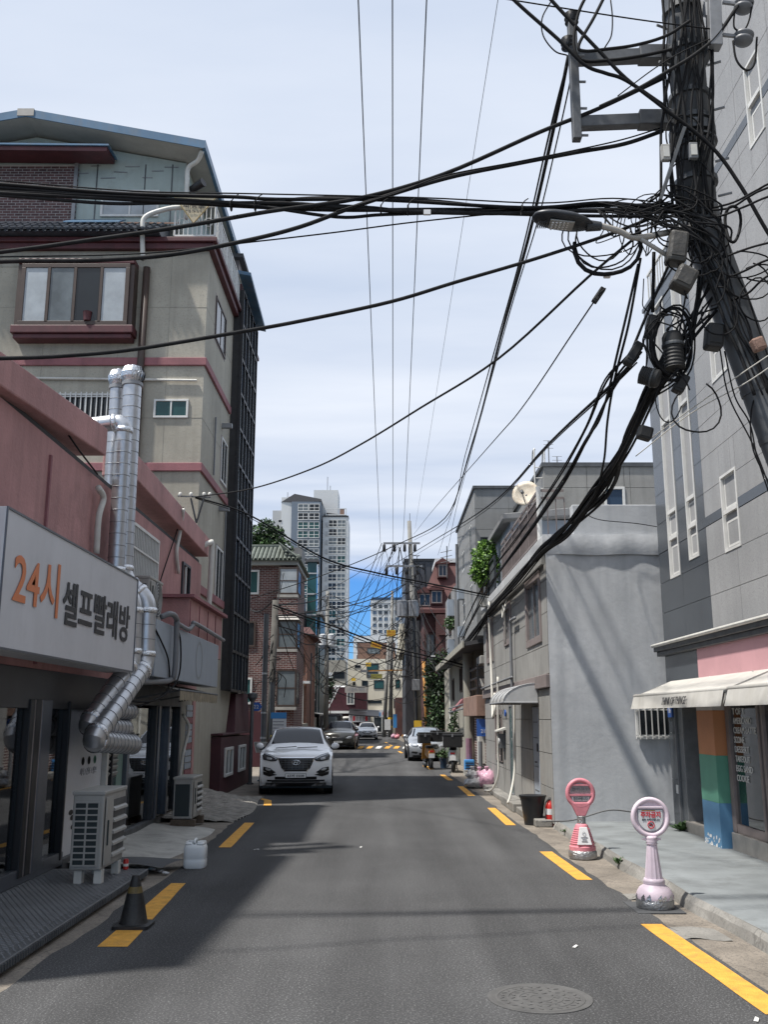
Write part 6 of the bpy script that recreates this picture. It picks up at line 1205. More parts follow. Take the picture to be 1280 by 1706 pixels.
    def decal(nm, pts, mt, d=.012, parent=root, mir=False):
        outs = []
        for sg_ in ((-1,1) if mir else (1,)):
            c = (sum(p[0] for p in pts)/len(pts)*sg_, sum(p[1] for p in pts)/len(pts)); ring = []
            for i in range(len(pts)):
                a, b = pts[i], pts[(i+1)%len(pts)]
                for t in (0,.34,.67): ring.append(((a[0]+(b[0]-a[0])*t)*sg_, a[1]+(b[1]-a[1])*t))
            m = MB(); k = len(ring); vs = []
            for f, dd in ((1,-.002),(.97,-d),(.5,-d),(.02,-d)):
                for (px_, pz_) in ring:
                    xx, zz = c[0]+(px_-c[0])*f, c[1]+(pz_-c[1])*f; vs.append((xx, nose(xx, zz)+dd, zz))
            m.add(vs, [(r_*k+i, r_*k+(i+1)%k, (r_+1)*k+(i+1)%k, (r_+1)*k+i) for r_ in range(3) for i in range(k)]); outs.append(m.build(nm, M[mt], parent, smooth=True))
        return outs
    def strip_(nm, x0, x1, z0, z1, mt, d=.02, parent=root, sl=0, N=12):
        m = MB(); vs = []
        for i in range(N+1):
            x = x0+(x1-x0)*i/N; dz = sl*abs(x)
            for z, dd in ((z0,-.0),(z0,-d),(z1,-d),(z1,-.0)): vs.append((x, nose(x, z+dz)+dd, z+dz))
        m.add(vs, [(4*i+k, 4*i+k+1, 4*i+4+k+1, 4*i+4+k) for i in range(N) for k in range(3)]); return m.build(nm, M[mt], parent)
    env = dict(locals()); root.location = (x, y, 0); root.rotation_euler.z = rz; return root, env
def plate(env, tx, z=.48, w=.52, h=.11):
    nz_ = env['nose'](0, z)-.05; r = env['root']; p = MB().box(-w/2,w/2,nz_,nz_+.03,z-h/2,z+h/2).build('number_plate', M['plate'], r); MB().frame((-w/2,nz_,z-h/2),(1,0,0),(0,0,1),w,h,.008,.004).build('plate_rim', M['frame_black'], p)
    text(tx, .09, (0,nz_-.004,z), (1,0,0), (0,0,1), M['black_ink'], p, width=w*.80, height=h*.62, bold=.001)
SUVP = [(.12,.24,.70),(.03,.36,.78),(.0,.55,.82),(.015,.74,.85),(.07,.92,.85),(.20,1.01,.83),(.62,1.09,.80),(1.12,1.13,.78),(1.86,1.52,.655),(2.12,1.61,.63),(2.7,1.655,.61),(3.6,1.62,.61),(4.05,1.52,.62),(4.35,1.15,.76),(4.47,.85,.82),(4.42,.3,.78)]
# ---- white SUV parked on the left
r_, E_ = car('parked_car', 'white SUV parked facing the camera on the left kerb with plate 65 0208', -2.2, 24.45, 1.86, 1.655, 4.48, 'car_white', SUVP, 7, 9, 1.06, rz=.065)
dec, stp, nose_ = E_['decal'], E_['strip_'], E_['nose']
gl = dec('grille', [(-.46,.90),(.46,.90),(.36,.66),(.27,.585),(-.27,.585),(-.36,.66)], 'car_black', .02)[0]
for k in range(5): stp('grille_bar', -.41+.035*k*.8, .41-.035*k*.8, .845-.055*k, .858-.055*k, 'galv_dark', .03, gl)
for k in range(9): xx = -.36+.09*k; MB().box(xx-.006,xx+.006,nose_(xx,.75)-.034,nose_(xx,.75)-.01,.62+.12*abs(xx),.88).build('grille_rib', M['galv_dark'], gl)
stp('grille_trim', -.46, .46, .905, .925, 'chrome', .022, gl)
for sg_ in (-1,1): MB().bar((sg_*.46,nose_(.46,.90)-.02,.905),(sg_*.27,nose_(.27,.585)-.022,.58), .018).build('grille_trim', M['chrome'], gl)
em = MB().ring((0,nose_(0,.78)-.045,.80), .075, .010, (0,-1,0), 22, 5); em.v = [Vector((p.x*1.35,p.y,.80+(p.z-.80)*.72)) for p in em.v]; em = em.build('emblem', M['chrome'], r_, smooth=True)
MB().bar((-.05,nose_(0,.78)-.047,.765),(-.025,nose_(0,.78)-.047,.835), .016).bar((.05,nose_(0,.78)-.047,.835),(.025,nose_(0,.78)-.047,.765), .016).bar((-.035,nose_(0,.78)-.047,.795),(.035,nose_(0,.78)-.047,.805), .014).build('emblem_letter', M['chrome'], em)
for hl in dec('headlight', [(.44,.895),(.62,.98),(.80,1.03),(.855,.96),(.83,.86),(.62,.82),(.50,.83)], 'lamp_dark', .018, mir=True):
    pass
dec('headlight_lens', [(.60,.90),(.74,.93),(.74,.87),(.62,.85)], 'lamp_clear', .026, mir=True); dec('daytime_light', [(.46,.885),(.62,.965),(.80,1.01),(.80,.995),(.62,.945),(.47,.868)], 'lamp_clear', .024, mir=True)
dec('fog_recess', [(.50,.56),(.66,.665),(.82,.69),(.83,.60),(.60,.52)], 'car_black', .012, mir=True); dec('fog_lamp', [(.62,.625),(.70,.655),(.78,.655),(.74,.60),(.64,.59)], 'lamp_clear', .026, mir=True)
dec('bumper_slot', [(.46,.50),(.62,.545),(.83,.575),(.82,.50),(.66,.455)], 'car_black', .012, mir=True)
stp('lower_grille', -.52, .52, .385, .455, 'car_black', .018); stp('skid_plate', -.60, .60, .30, .335, 'galv', .022); stp('bumper_lip', -.76, .76, .22, .30, 'car_black', .02); stp('bumper_lip', -.72, .72, .335, .372, 'car_black', .012)
plate(E_, '65버 0208', .48)
MB().bar((-.55,.98,1.12),(-.02,1.02,1.155), .02).bar((0,.98,1.125),(.52,1.02,1.145), .02).build('wiper', M['car_black'], r_)
def generic(E_, r_, kind, tx):
    dec, stp = E_['decal'], E_['strip_']
    g = dec('grille', [(-.36,.74),(.36,.74),(.44,.60),(.36,.54),(-.36,.54),(-.44,.60)], 'car_black', .015)[0]
    for k in range(3): stp('grille_bar', -.38, .38, .585+.045*k, .597+.045*k, 'chrome' if kind != 'bronze' else 'galv_dark', .024, g)
    dec('headlight', [(.46,.70),(.62,.78),(.80,.80),(.83,.70),(.70,.64),(.52,.64)], 'lamp_clear', .016, mir=True); dec('fog_recess', [(.50,.40),(.74,.46),(.78,.36),(.55,.32)], 'car_black', .012, mir=True)
    stp('lower_grille', -.45, .45, .28, .37, 'car_black', .015); stp('bumper_lip', -.72, .72, .2, .26, 'car_black', .02); plate(E_, tx, .46)
    MB().lathe([(.04,0),(.05,.006),(.001,.008)], (0,E_['nose'](0,.74)-.03,.70), 14, (0,-1,0)).build('emblem', M['chrome'], r_)
SEDP = [(.12,.2,.70),(.03,.32,.78),(.0,.48,.82),(.03,.64,.84),(.12,.76,.83),(.30,.83,.81),(.75,.92,.78),(1.25,.97,.77),(2.0,1.33,.62),(2.25,1.42,.59),(2.8,1.47,.575),(3.4,1.42,.575),(3.9,1.2,.63),(4.25,1.03,.74),(4.62,.95,.78),(4.7,.7,.78),(4.65,.25,.74)]
r_, E_ = car('parked_car', 'dark bronze SUV parked behind the white SUV on the left', -2.75, 58.3, 1.95, 1.70, 4.8, 'car_bronze', [(a*1.05,b*1.02,c_*1.05) for a,b,c_ in SUVP], 7, 9, 1.08, rz=-.03); generic(E_, r_, 'bronze', '38고 2514')
bx = MB().box(-.75,.75,1.9,3.6,1.76,1.84); 
r_, E_ = car('parked_car', 'white sedan driving towards the camera far down the street', -1.45, 84, 1.84, 1.47, 4.75, 'car_white', SEDP, 7, 9, .95, rz=.02); generic(E_, r_, 'sedan', '27더 6013')
r_, E_ = car('parked_car', 'white crossover with a tan roof bag turned behind the white sedan', -2.95, 97.5, 1.84, 1.62, 4.5, 'car_white', SUVP, 7, 9, 1.05, rz=.55); generic(E_, r_, 'x', '51무 4402')
tag(MB().ball((-3.9,100,1.83), .62, .85, .17, 18, 8).build('roof_bag', M['awning'], loc=(-3.9,100,1.7), smooth=True), 'tan roof bag lying on the roof of the far white crossover', 'roof bag')
r_, E_ = car('parked_car', 'silver sedan with a sunshade in the windscreen parked on the right', 2.0, 43, 1.80, 1.46, 4.6, 'car_silver', SEDP, 7, 9, .95, rz=.03); generic(E_, r_, 'silver', '64나 7781')
E_['patch']('sunshade', 7.3, 8.75, -.80, .80, 'sunshade', .012)
vt = thing('parked_van', 'small dark van end glimpsed behind the bronze SUV', 'van', (-3.9, 70, 0))
MB().hexa([(-4.75,70,.35),(-3.05,70,.35),(-3.05,74,.35),(-4.75,74,.35),(-4.65,70.15,2.1),(-3.15,70.15,2.1),(-3.15,74,2.1),(-4.65,74,2.1)]).build('body', M['car_black'], vt, bevel=.08)
MB().quad((-4.45,70.06,1.35),(-3.35,70.06,1.35),(-3.42,70.1,1.95),(-4.38,70.1,1.95)).build('windscreen', M['window_grey'], vt)
for x in (-4.6,-3.2):
    for y in (70.7,73.2): MB().lathe([(.2,-.1),(.32,-.1),(.32,.1),(.2,.1)], (x,y,.32), 18, (1,0,0)).build('wheel', M['rubber'], vt, auto=40)
for x in (-4.35,-3.45): MB().box(x-.12,x+.12,69.95,70.05,.75,.9).build('headlight', M['lamp_clear'], vt)
# ---- delivery scooters seen from behind
def scooter(label, x, y, rz, body, box2, grp='delivery scooters'):
    t = thing('scooter', label, 'scooter', (0,0,0), grp); B = M[body]
    for yw in (.25, 1.5):
        w_ = MB().ring((0,yw,.25), .19, .065, (1,0,0), 24, 8).build('wheel', M['rubber'], t, smooth=True); MB().lathe([(.14,-.03),(.14,.03)], (0,yw,.25), 14, (1,0,0)).build('rim', M['galv_dark'], w_, auto=40)
    loft([sq((0,.35),.20,.5,.42,.6,16), sq((0,.38),.34,.75,.52,.6,16), sq((0,.42),.36,.8,.66,.6,16), sq((0,.45),.28,.7,.76,.6,16)], 16).build('tail_body', B, t, auto=50)
    MB().hexa([(-.14,.55,.28),(.14,.55,.28),(.14,1.3,.26),(-.14,1.3,.26),(-.15,.55,.38),(.15,.55,.38),(.15,1.3,.34),(-.15,1.3,.34)]).build('footboard', M['car_black'], t, bevel=.02)
    MB().hexa([(-.20,1.25,.30),(.20,1.25,.30),(.12,1.42,.30),(-.12,1.42,.30),(-.18,1.15,1.0),(.18,1.15,1.0),(.10,1.28,1.0),(-.10,1.28,1.0)]).build('front_shield', B, t, bevel=.03)
    loft([sq((0,.55),.26,.7,.765,.6,16), sq((0,.55),.28,.74,.80,.6,16), sq((0,.55),.22,.66,.85,.6,16)], 16).build('seat', M['rubber'], t, auto=50)
    MB().tube(spline([(-.36,1.08,1.06),(-.2,1.16,1.08),(.2,1.16,1.08),(.36,1.08,1.06)]), .016, 6).build('handlebar', M['frame_black'], t, smooth=True)
    for s in (-1,1):
        MB().ball((s*.33,1.12,1.25), .075, .02, .055, 10, 6).build('mirror', M['frame_black'], t, smooth=True); MB().tube([(s*.28,1.12,1.07),(s*.33,1.13,1.22)], .009, 5).build('mirror_stem', M['frame_black'], t)
    for k, bx_ in enumerate(box2):
        b = MB().box(*bx_).build('delivery_box', M['cone_black'], t, bevel=.025); MB().box(bx_[0]-.012,bx_[1]+.012,bx_[2]-.012,bx_[3]+.012,bx_[5]-.10,bx_[5]-.06).build('lid_rim', M['galv_dark'], b); MB().box((bx_[0]+bx_[1])/2-.03,(bx_[0]+bx_[1])/2+.03,bx_[2]-.02,bx_[2]-.001,bx_[5]-.16,bx_[5]-.05).build('latch', M['galv'], b)
    MB().box(-.11,.11,.0,.015,.42,.58).build('number_plate', M['label_white'], t); MB().obox((0,.03,.66), .16, .04, .06).build('tail_light', M['ext_red'], t)
    MB().tube([(-.2,.1,.2),(-.2,.75,.22)], .045, 8).build('exhaust', M['galv_dark'], t); MB().tube([(.1,.7,.28),(.16,.62,.02)], .015, 5).build('stand', M['frame_black'], t)
    t.location = (x, y, 0); t.rotation_euler.z = rz; return t
scooter('orange and black scooter with two open black delivery boxes on the yellow line', 1.78, 36.4, .12, 'scooter_orange', [(-.46,-.03,.0,.5,.95,1.35),(.04,.44,.1,.55,1.0,1.42)])
scooter('white and black scooter with one large black delivery box near the house wall', 2.42, 34.4, -.1, 'scooter_white', [(-.34,.34,-.05,.5,.86,1.38)])
# ================================================================ utility poles and cables
NP = 9.0; mat('pole_wood', (.085,.08,.072), .85, nz=.3, nscale=4, streak=.4); mat('arm_steel', (.13,.135,.142), .6, metal=.4, nz=.3, nscale=6, streak=.3)
pole = thing('utility_pole', 'big cranked steel utility pole wrapped in cables in front of the granite building', 'utility pole', (4.05, 9, .1))
PX = 3.28
MB().tube([(PX,NP,12.6),(PX,NP,6.95)], [.18,.192], 24).build('upper_shaft', M['pole_steel'], pole, smooth=True)
MB().tube([(PX,NP,7.05),(PX+.05,NP,6.75),(4.0,NP,4.25),(4.05,NP,3.95),(4.05,NP,.1)], [.205,.20,.19,.185,.185], 24).build('lower_shaft', M['pole_steel'], pole, smooth=True)
for z in (9.4, 8.9, 8.35, 8.05, 7.75, 7.35): MB().cyl((PX,NP,z),(PX,NP,z+.055), .222, n=20).build('clamp_band', M['galv_dark'], pole, auto=40)
for z, x in ((6.3, 3.41), (5.75, 3.56), (5.1, 3.76), (4.6, 3.9)): MB().cyl((x-.008,NP,z+.03),(x+.008,NP,z-.03), .192, n=20).build('clamp_band', M['galv_dark'], pole, auto=40)
MB().cyl((PX,NP,7.9),(PX,NP,8.0), .24, n=20).cyl((PX,NP,7.82),(PX,NP,7.84), .25, n=20).build('collar', M['galv_dark'], pole, auto=40)
for z in (9.2,8.75,8.2,7.6,7.2):
    for s in (-1,1): MB().cyl((PX+s*.2,NP-.05,z),(PX+s*.33,NP-.1,z+.01), .014, n=8).build('bolt', M['galv'], pole)
# cable bracket: two square arms with a hanging channel
a = at(962,98,NP); b = at(1108,92,NP); c = at(965,206,NP); d = at(1108,200,NP); e = at(950,45,NP); f = at(959,243,NP)
br_ = pole
for p, q in ((a,b),(c,d)):
    MB().bar(p,q,.11,.13).build('arm', M['arm_steel'], br_, bevel=.008); MB().bar(q-Vector((.28,0,0)), q+Vector((.1,0,0)), .15, .17).build('sleeve', M['arm_steel'], br_, bevel=.008)
MB().bar(e+Vector((0,-.1,0)), f+Vector((0,-.1,0)), .09, .10).build('hanging_bar', M['arm_steel'], br_, bevel=.008)
for k in range(4): q = e.lerp(f,.3+.22*k); MB().cyl(q+Vector((.02,-.1,0)), q+Vector((.12,-.1,0)), .014, n=8).build('bolt', M['galv'], br_)
for q in (e+Vector((.0,-.1,.02)), e.lerp(f,.2)+Vector((-.05,-.1,0))): MB().lathe([(.03,-.06),(.075,-.05),(.05,-.02),(.08,.0),(.05,.03),(.075,.055),(.03,.07)], q, 14).build('insulator', M['frame_black'], br_, smooth=True)
xa = pole
p = at(1150,140,NP); q = at(1198,40,8.8); MB().bar(p,q,.12).build('brace', M['galv_dark'], xa, bevel=.006); MB().bar(at(1192,80,8.75), at(1188,-30,8.75), .13).build('arm', M['galv'], xa, bevel=.006); MB().bar(at(1150,10,9), at(1192,20,8.75), .12).build('arm', M['galv'], xa)
for py in (62, 8):
    i0 = at(1240,py,8.75); MB().bar(at(1205,py-4,8.75), i0, .03).build('pin', M['galv'], xa)
    MB().lathe([(.03,-.08),(.09,-.06),(.10,-.035),(.05,-.02),(.10,.0),(.105,.025),(.05,.05),(.03,.08)], i0, 18, (.2,0,1)).build('insulator', M['pvc_grey'], xa, smooth=True)
hb = pole; MB().bar(at(1140,215,8.72), at(1100,335,8.72), .09, .03).build('strut', M['galv_dark'], hb)
for k, (px, py) in enumerate(((1108,258),(1154,255))):
    t = thing('junction_box', ['small beige junction box on the left of the big pole','small open grey junction box on the right of the big pole'][k], 'box', at(px,py,8.75)); c0 = at(px,py,8.74); MB().box(c0.x-.045,c0.x+.045,c0.y-.06,c0.y,c0.z-.09,c0.z+.09).build('box', M['ac_cream' if k == 0 else 'pvc_grey'], t, bevel=.01); MB().box(c0.x-.03,c0.x+.03,c0.y-.07,c0.y-.061,c0.z-.06,c0.z+.06).build('cover', M['pvc_white'], t)
# street light
sl_ = thing('street_lamp', 'dark LED street lamp head on a bent arm reaching out from the big pole', 'street lamp', at(1110,385,8.8))
h0, h1 = at(892,362,8.7), at(985,376,8.7); hc = (h0+h1)/2; ux = (h1-h0).normalized(); L_ = (h1-h0).length
m = MB()
def hd(u, v):
    t = -1+2*u; w = (1-abs(t)**2.6)**.5*(1-.25*(t > .3)*(t-.3)); a = 2*math.pi*v
    return hc + ux*(t*L_*.56) + Vector((0, .17*w*math.cos(a), .075*w*math.sin(a)*(1 if math.sin(a) > 0 else .55)))
m.grid(hd, 22, 20).build('housing', M['frame_dark'], sl_, smooth=True)
MB().obox(hc+Vector((-.02,-.01,-.045)), .24, .17, .014, (0,.12,0)).build('led_tray', M['ac_cream'], sl_)
for i in range(6):
    for j in range(4): MB().obox(hc+Vector((-.115+.038*i,-.075+.042*j,-.056+.0)), .018, .018, .01, (0,.12,0)).build('led', M['label_white'], sl_)
for k in range(5): MB().obox(hc+Vector((-.17-.02*k,0,-.036)), .008, .12, .02).build('fin', M['frame_black'], sl_)
MB().cyl(at(978,376,8.7), at(1002,377,8.7), .06, .045).build('neck', M['frame_dark'], sl_, auto=40)
MB().tube(spline([at(1000,376,8.7), at(1030,384,8.72), at(1060,396,8.75), at(1110,388,8.8), at(1150,380,8.9)]), .032, 10).build('arm', M['stone_trim'], sl_, smooth=True)
MB().tube([at(1068,398,8.75), at(1100,418,8.8), at(1150,450,8.9)], .022, 8).build('stay', M['stone_trim'], sl_, smooth=True)
# cases hung among the cables
def case(label, px, py, Y, sx, sy, sz, mt, rot=(0,0,0), ribs=False):
    c = at(px,py,Y); t = thing('splice_case', label, 'cable box', c); MB().obox(c, sx, sy, sz, rot).build('case', M[mt], t, bevel=min(sx,sy,sz)*.18)
    MB().obox(c+Vector((0,-sy*.52,0)), sx*.7, .012, sz*.7, rot).build('cover', M[mt], t, bevel=.004); return t
case('wrapped beige box strapped to the big pole under the lamp arm', 1128, 415, 8.75, .19, .19, .34, 'tarp', (0,.18,0)); case('wrapped grey box hanging below the beige one on the big pole', 1140, 466, 8.72, .21, .19, .24, 'tarp', (0,.5,0))
case('small brown box on the cables beside the lower pole shaft', 1264, 574, 8.7, .12, .1, .13, 'rust_brown', (0,-.35,0)); case('black wrapped box hanging left of the lower pole shaft', 1190, 562, 8.9, .17, .17, .26, 'rubber', (0,.15,0))
case('slim black splice case on the left cable bundle', 1056, 590, 9.2, .10, .12, .27, 'rubber', (0,.55,0)); case('tall black splice case above the drum shaped closure', 1087, 545, 9.1, .12, .12, .24, 'rubber', (0,.25,0)); case('small black splice case below the drum shaped closure', 1135, 640, 9.1, .11, .12, .2, 'rubber', (0,.5,0)); case('black splice case at the head of the cable trunk', 1075, 722, 9.4, .15, .12, .14, 'rubber', (0,.3,0)); case('small black inline fuse on the thin wire left of the pole', 998, 492, 9.1, .06, .06, .19, 'rubber', (0,.6,0)); case('small white tag box on the cables left of the pole', 1012, 459, 8.9, .07, .05, .05, 'label_white')
for k, (px, py, ln_, rot, rr) in enumerate(((1123,585,.42,(0,.05,1),.105),(1083,628,.22,(.75,-.3,-.35),.095))):
    c = at(px,py,9.0); ax = Vector(rot).normalized(); t = thing('splice_closure', ['black ribbed drum shaped splice closure standing in a cable coil','short black ribbed splice closure lying tilted under the drum'][k], 'cable box', c)
    pr = [(.02,-ln_/2),(rr,-ln_/2+.02)] + [(rr*(1.0 if i % 2 else .92), -ln_/2+.03+i*(ln_*.55)/12) for i in range(13)] + [(rr*1.06,ln_*.12),(rr*1.06,ln_*.16),(rr,ln_*.18),(rr,ln_*.36),(rr*.8,ln_*.46),(.01,ln_*.5)]
    MB().lathe(pr, c, 20, ax).build('closure', M['rubber'], t, auto=35); MB().lathe([(rr*1.07,ln_*.10),(rr*1.09,ln_*.14),(rr*1.07,ln_*.18)], c, 20, ax).build('clamp_ring', M['galv_dark'], t)
# ---- cables
crg = random.Random(11)
def cable(label, pts, r, group=None, n=5, mt='cable', jit=0., res=6, extra=0):
    P = [at(*p) for p in pts]
    if jit: P = [p+Vector((crg.uniform(-jit,jit), crg.uniform(-jit,jit), crg.uniform(-jit,jit))) for p in P]
    S = spline(P, res)
    if mt == 'cable' and crg.random() < .4: mt = 'cable_worn'
    return tag(MB().tube(S, r, n).build('overhead_cable', M[mt], loc=S[0], smooth=True), label, 'cable', group)
def yl(pts, ys_): return [(p[0], p[1], y) for p, y in zip(pts, ys_)]
# three conductors running along the street to the far crossarm
for k, (x0, x1, y1) in enumerate(((597,634,905),(654,655,903),(711,672,900))):
    A_ = at(x0, 0, 13.6); B_ = at(x1, y1, 62); d_ = (A_-B_)*.25; S = [A_+d_] + [A_.lerp(B_, t/24)+Vector((0,0,-.25*math.sin(math.pi*t/24))) for t in range(25)]
    tag(MB().tube(S, .012, 5).build('overhead_cable', M['cable'], loc=S[0]), ['leftmost of the three long straight wires running overhead to the far pole','middle of the three long straight wires running overhead to the far pole','rightmost of the three long straight wires running overhead to the far pole'][k], 'cable', 'long wires along the street')
A_ = at(830,0,13.6); B_ = at(692,880,62); S = [A_+(A_-B_)*.2]+[A_.lerp(B_,t/16) for t in range(17)]; tag(MB().tube(S, .006, 5).build('overhead_cable', M['cable_grey'], loc=S[0]), 'very thin grey wire right of the three long straight wires', 'cable', 'long wires along the street')
L9 = lambda pts, y0=8.6, y1=9.0: [(p[0], p[1], y0+(y1-y0)*i/(len(pts)-1)) for i, p in enumerate(pts)]
D = [[(-200,294),(0,307),(200,322),(390,328),(460,331),(640,334),(880,345),(1010,340),(1130,350)],[(-200,300),(0,312),(200,329),(400,343),(520,330),(700,333),(890,350),(1130,345)],[(-200,306),(0,318),(250,331),(420,344),(560,362),(640,358),(800,352),(1130,350)],[(-200,311),(0,322),(250,333),(400,345),(560,348),(760,351),(1130,355)],[(-200,316),(0,326),(180,338),(300,338),(520,347),(700,352),(900,357),(1120,360)],[(-200,304),(0,315),(180,326),(360,335),(600,345),(720,357),(900,348),(1120,340)],[(-200,309),(0,320),(160,331),(330,337),(480,340),(640,349),(820,354),(1000,350),(1130,352)],[(-200,290),(0,302),(220,318),(420,324),(700,331),(900,338),(1020,330),(1120,338)]]
for k, pts in enumerate(D): cable('black cable in the thick bundle crossing the sky from the pole to the beige building', [(p[0]+(crg.random()-.5)*4, p[1]+(crg.random()-.5)*4, p[2]) for p in L9(pts)], (.020,.017,.018,.022,.018,.016,.021,.008)[k], 'black cables in the thick horizontal bundle')
for px in (385,425,635,680,870): 
    c = at(px, 343 if px < 500 else 350, 8.75); tag(MB().ring(c, .05, .008, (1,0,0), 12, 4).tube(spline([c+Vector((0,0,.05)), c+Vector((.03,0,.1)), c+Vector((.07,0,.13))],3), .006, 4).build('cable_tie', M['cable'], loc=c), 'wire tie looped round the thick horizontal cable bundle', 'tie', 'wire ties on the bundle')
tag(MB().obox(at(712,354,8.7), .07, .03, .05).build('cable_tag', M['label_white'], loc=at(712,354,8.7)), 'small white tag clipped on the thick horizontal bundle', 'tag')
cable('thick black cable rising from the tiled roof edge to the upper bracket arm', L9([(-200,440),(0,420),(150,400),(300,378),(450,352),(600,330),(740,290),(900,220),(1000,180),(1110,128)]), .022, n=7)
cable('thick black cable passing under the bundle and up to the lower bracket arm', L9([(-200,450),(0,436),(150,434),(280,425),(400,403),(500,378),(600,341),(740,298),(860,273),(960,254),(1040,240),(1105,218)]), .022, n=7)
cable('thinner wire lashed along the cable to the lower bracket arm', L9([(560,352),(660,322),(740,293),(860,270),(960,250),(1040,232),(1105,212)]), .008)
cable('thin black wire under the bundle rising slowly to the street lamp', L9([(-200,430),(0,428),(240,422),(430,402),(560,387),(700,369),(880,352),(1000,352)]), .008)
cable('long black cable sagging across the sky from the pink parapet to the lamp loops', L9([(-200,596),(0,597),(120,592),(230,581),(400,553),(500,535),(650,503),(760,470),(880,435),(1000,396),(1090,362)], 7.4, 9), .018, n=6)
cable('black cable from the beige building bracket up to the lamp loops', [(325,828,21.2),(420,814,20),(520,781,17.5),(600,741,15.5),(700,680,13.5),(830,598,11.5),(980,462,9.6),(1060,395,9.1)], .016)
cable('black cable dropping from the beige building bracket across to the grey house', [(325,828,21.2),(415,858,21.8),(540,930,23),(630,955,24.2),(700,969,25.2),(815,992,26)], .022)
cable('second wire beside the cable from the bracket to the grey house', [(325,830,21.2),(415,862,21.8),(540,934,23),(630,959,24.2),(700,973,25.2),(815,996,26)], .009)
cable('cable from the bracket arm bending at mid street to the brick house', [(948,92,9),(925,205,9.6),(880,400,11.8),(835,560,15),(787,740,24),(742,863,40),(658,909,43),(547,955,43.5),(380,1010,44)], .022)
cable('thin wire beside the bending cable from the bracket arm', [(944,110,9),(915,225,9.6),(870,420,11.8),(820,600,15.5),(775,760,26),(745,866,38),(690,900,60)], .011)
cable('outer thin wire fanning down from the bracket arm', [(940,125,9),(905,270,10),(868,430,12.3),(815,640,17.5),(770,800,30),(730,925,55)], .009)
cable('innermost wire fanning down from the bracket arm', [(952,130,9),(932,220,9.7),(896,370,11.3),(850,520,14),(800,700,21),(760,850,36),(745,925,52)], .009)
cable('cable from the slim splice case down the middle of the street', [(1060,598,9.2),(1010,650,10),(914,740,14),(814,843,24),(720,902,45),(640,950,62)], .018)
cable('second wire along the cable down the middle of the street', [(1062,604,9.2),(1005,660,10),(910,748,14),(812,849,24),(722,907,45),(640,956,62)], .009)
cable('thin wire with an inline fuse running to the far pole', [(1010,480,9),(996,495,9.1),(955,555,10),(870,680,13),(814,745,18),(720,852,40),(690,890,62)], .009)
cable('black cable crossing low from the leaning pole to the grey house', [(455,1008,33),(520,1031,34),(560,1045,34.5),(640,1075,35.5),(700,1090,36),(755,1103,36.5),(840,1128,36)], .032)
cable('thinner cable under the low crossing cable', [(455,1012,33),(520,1036,34),(560,1050,34.5),(640,1080,35.5),(700,1096,36),(755,1108,36.5),(840,1132,36)], .016)
tag(MB().obox(at(722,1093,35.9), .16, .05, .05).build('cable_tag', M['label_white'], loc=at(722,1093,35.9)), 'small white tag on the low crossing cable', 'tag')
T = [('thick cable crossing down from the top edge to the big pole',[(820,-40),(860,3),(930,65),(975,108),(1010,122),(1044,134),(1110,178)],.02),('long thick cable crossing the bracket and falling to the right of the pole',[(880,-50),(919,0),(1000,86),(1044,131),(1103,177),(1185,243),(1235,310),(1280,387),(1340,480)],.02),('thin wire stretched level from the top edge to the disc insulators',[(700,-25),(860,1),(1060,32),(1200,50)],.008),('black jumper cable curling over the hanging bar',[(1015,-20),(990,30),(965,75),(975,85),(1010,82),(1060,75),(1110,60),(1150,35)],.018),('second jumper cable behind the hanging bar',[(985,-20),(965,20),(957,70),(970,100),(1020,100),(1075,92),(1120,82)],.018),('looped jumper wire left of the hanging bar',[(920,0),(904,30),(906,60),(925,85),(945,92)],.008),('looped jumper wire right of the hanging bar',[(1018,0),(1021,30),(1019,60),(1008,80)],.008),('thick cable slanting up over the pole face to the crossarm',[(1000,178),(1060,150),(1120,115),(1160,90),(1195,60),(1230,10)],.02),('thin wire slanting up to the crossarm',[(1030,160),(1090,115),(1140,85),(1200,58)],.007),('hanging jumper loop below the disc insulators',[(1222,68),(1228,100),(1245,117),(1258,105),(1262,62)],.012),('upper hanging jumper beside the disc insulators',[(1226,10),(1224,45),(1240,50),(1250,30),(1256,-10)],.01)]
for lb_, pts, r in T: cable(lb_, L9(pts, 8.7, 8.7), r)
for k, (pts) in enumerate([[(1130,350),(1210,348),(1250,327),(1280,313),(1400,270)],[(1140,355),(1215,340),(1260,318),(1290,303),(1400,262)],[(1120,360),(1190,362),(1240,345),(1290,325),(1400,300)],[(1180,440),(1230,420),(1280,405),(1400,380)],[(1195,470),(1240,452),(1290,430),(1400,410)],[(1205,505),(1245,490),(1290,455),(1400,430)]]): cable('black cable leaving the big pole towards the right edge', L9(pts,8.9,8.2), .012, 'black cables leaving right')
for k, pts in enumerate([[(1200,580),(1215,660),(1255,740),(1290,830)],[(1208,585),(1225,660),(1250,705),(1262,760),(1285,830)],[(1265,640),(1252,690),(1256,750),(1285,810)]]): cable(['thin drop wire falling from the pole to the facade','second drop wire falling beside the first to the facade','curved drop wire by the lower pole shaft'][k], L9(pts,8.9,8.9), .008)
for k, pts in enumerate([[(1086,730,10),(1160,676,9.5),(1237,622,8.8),(1300,580,8.4)],[(1060,760,10.5),(1150,690,9.7),(1240,640,8.8),(1300,600,8.4)]]): cable(['upper pale wire stretched in front of the granite facade','lower pale wire stretched in front of the granite facade'][k], pts, .006, mt='cable_white')
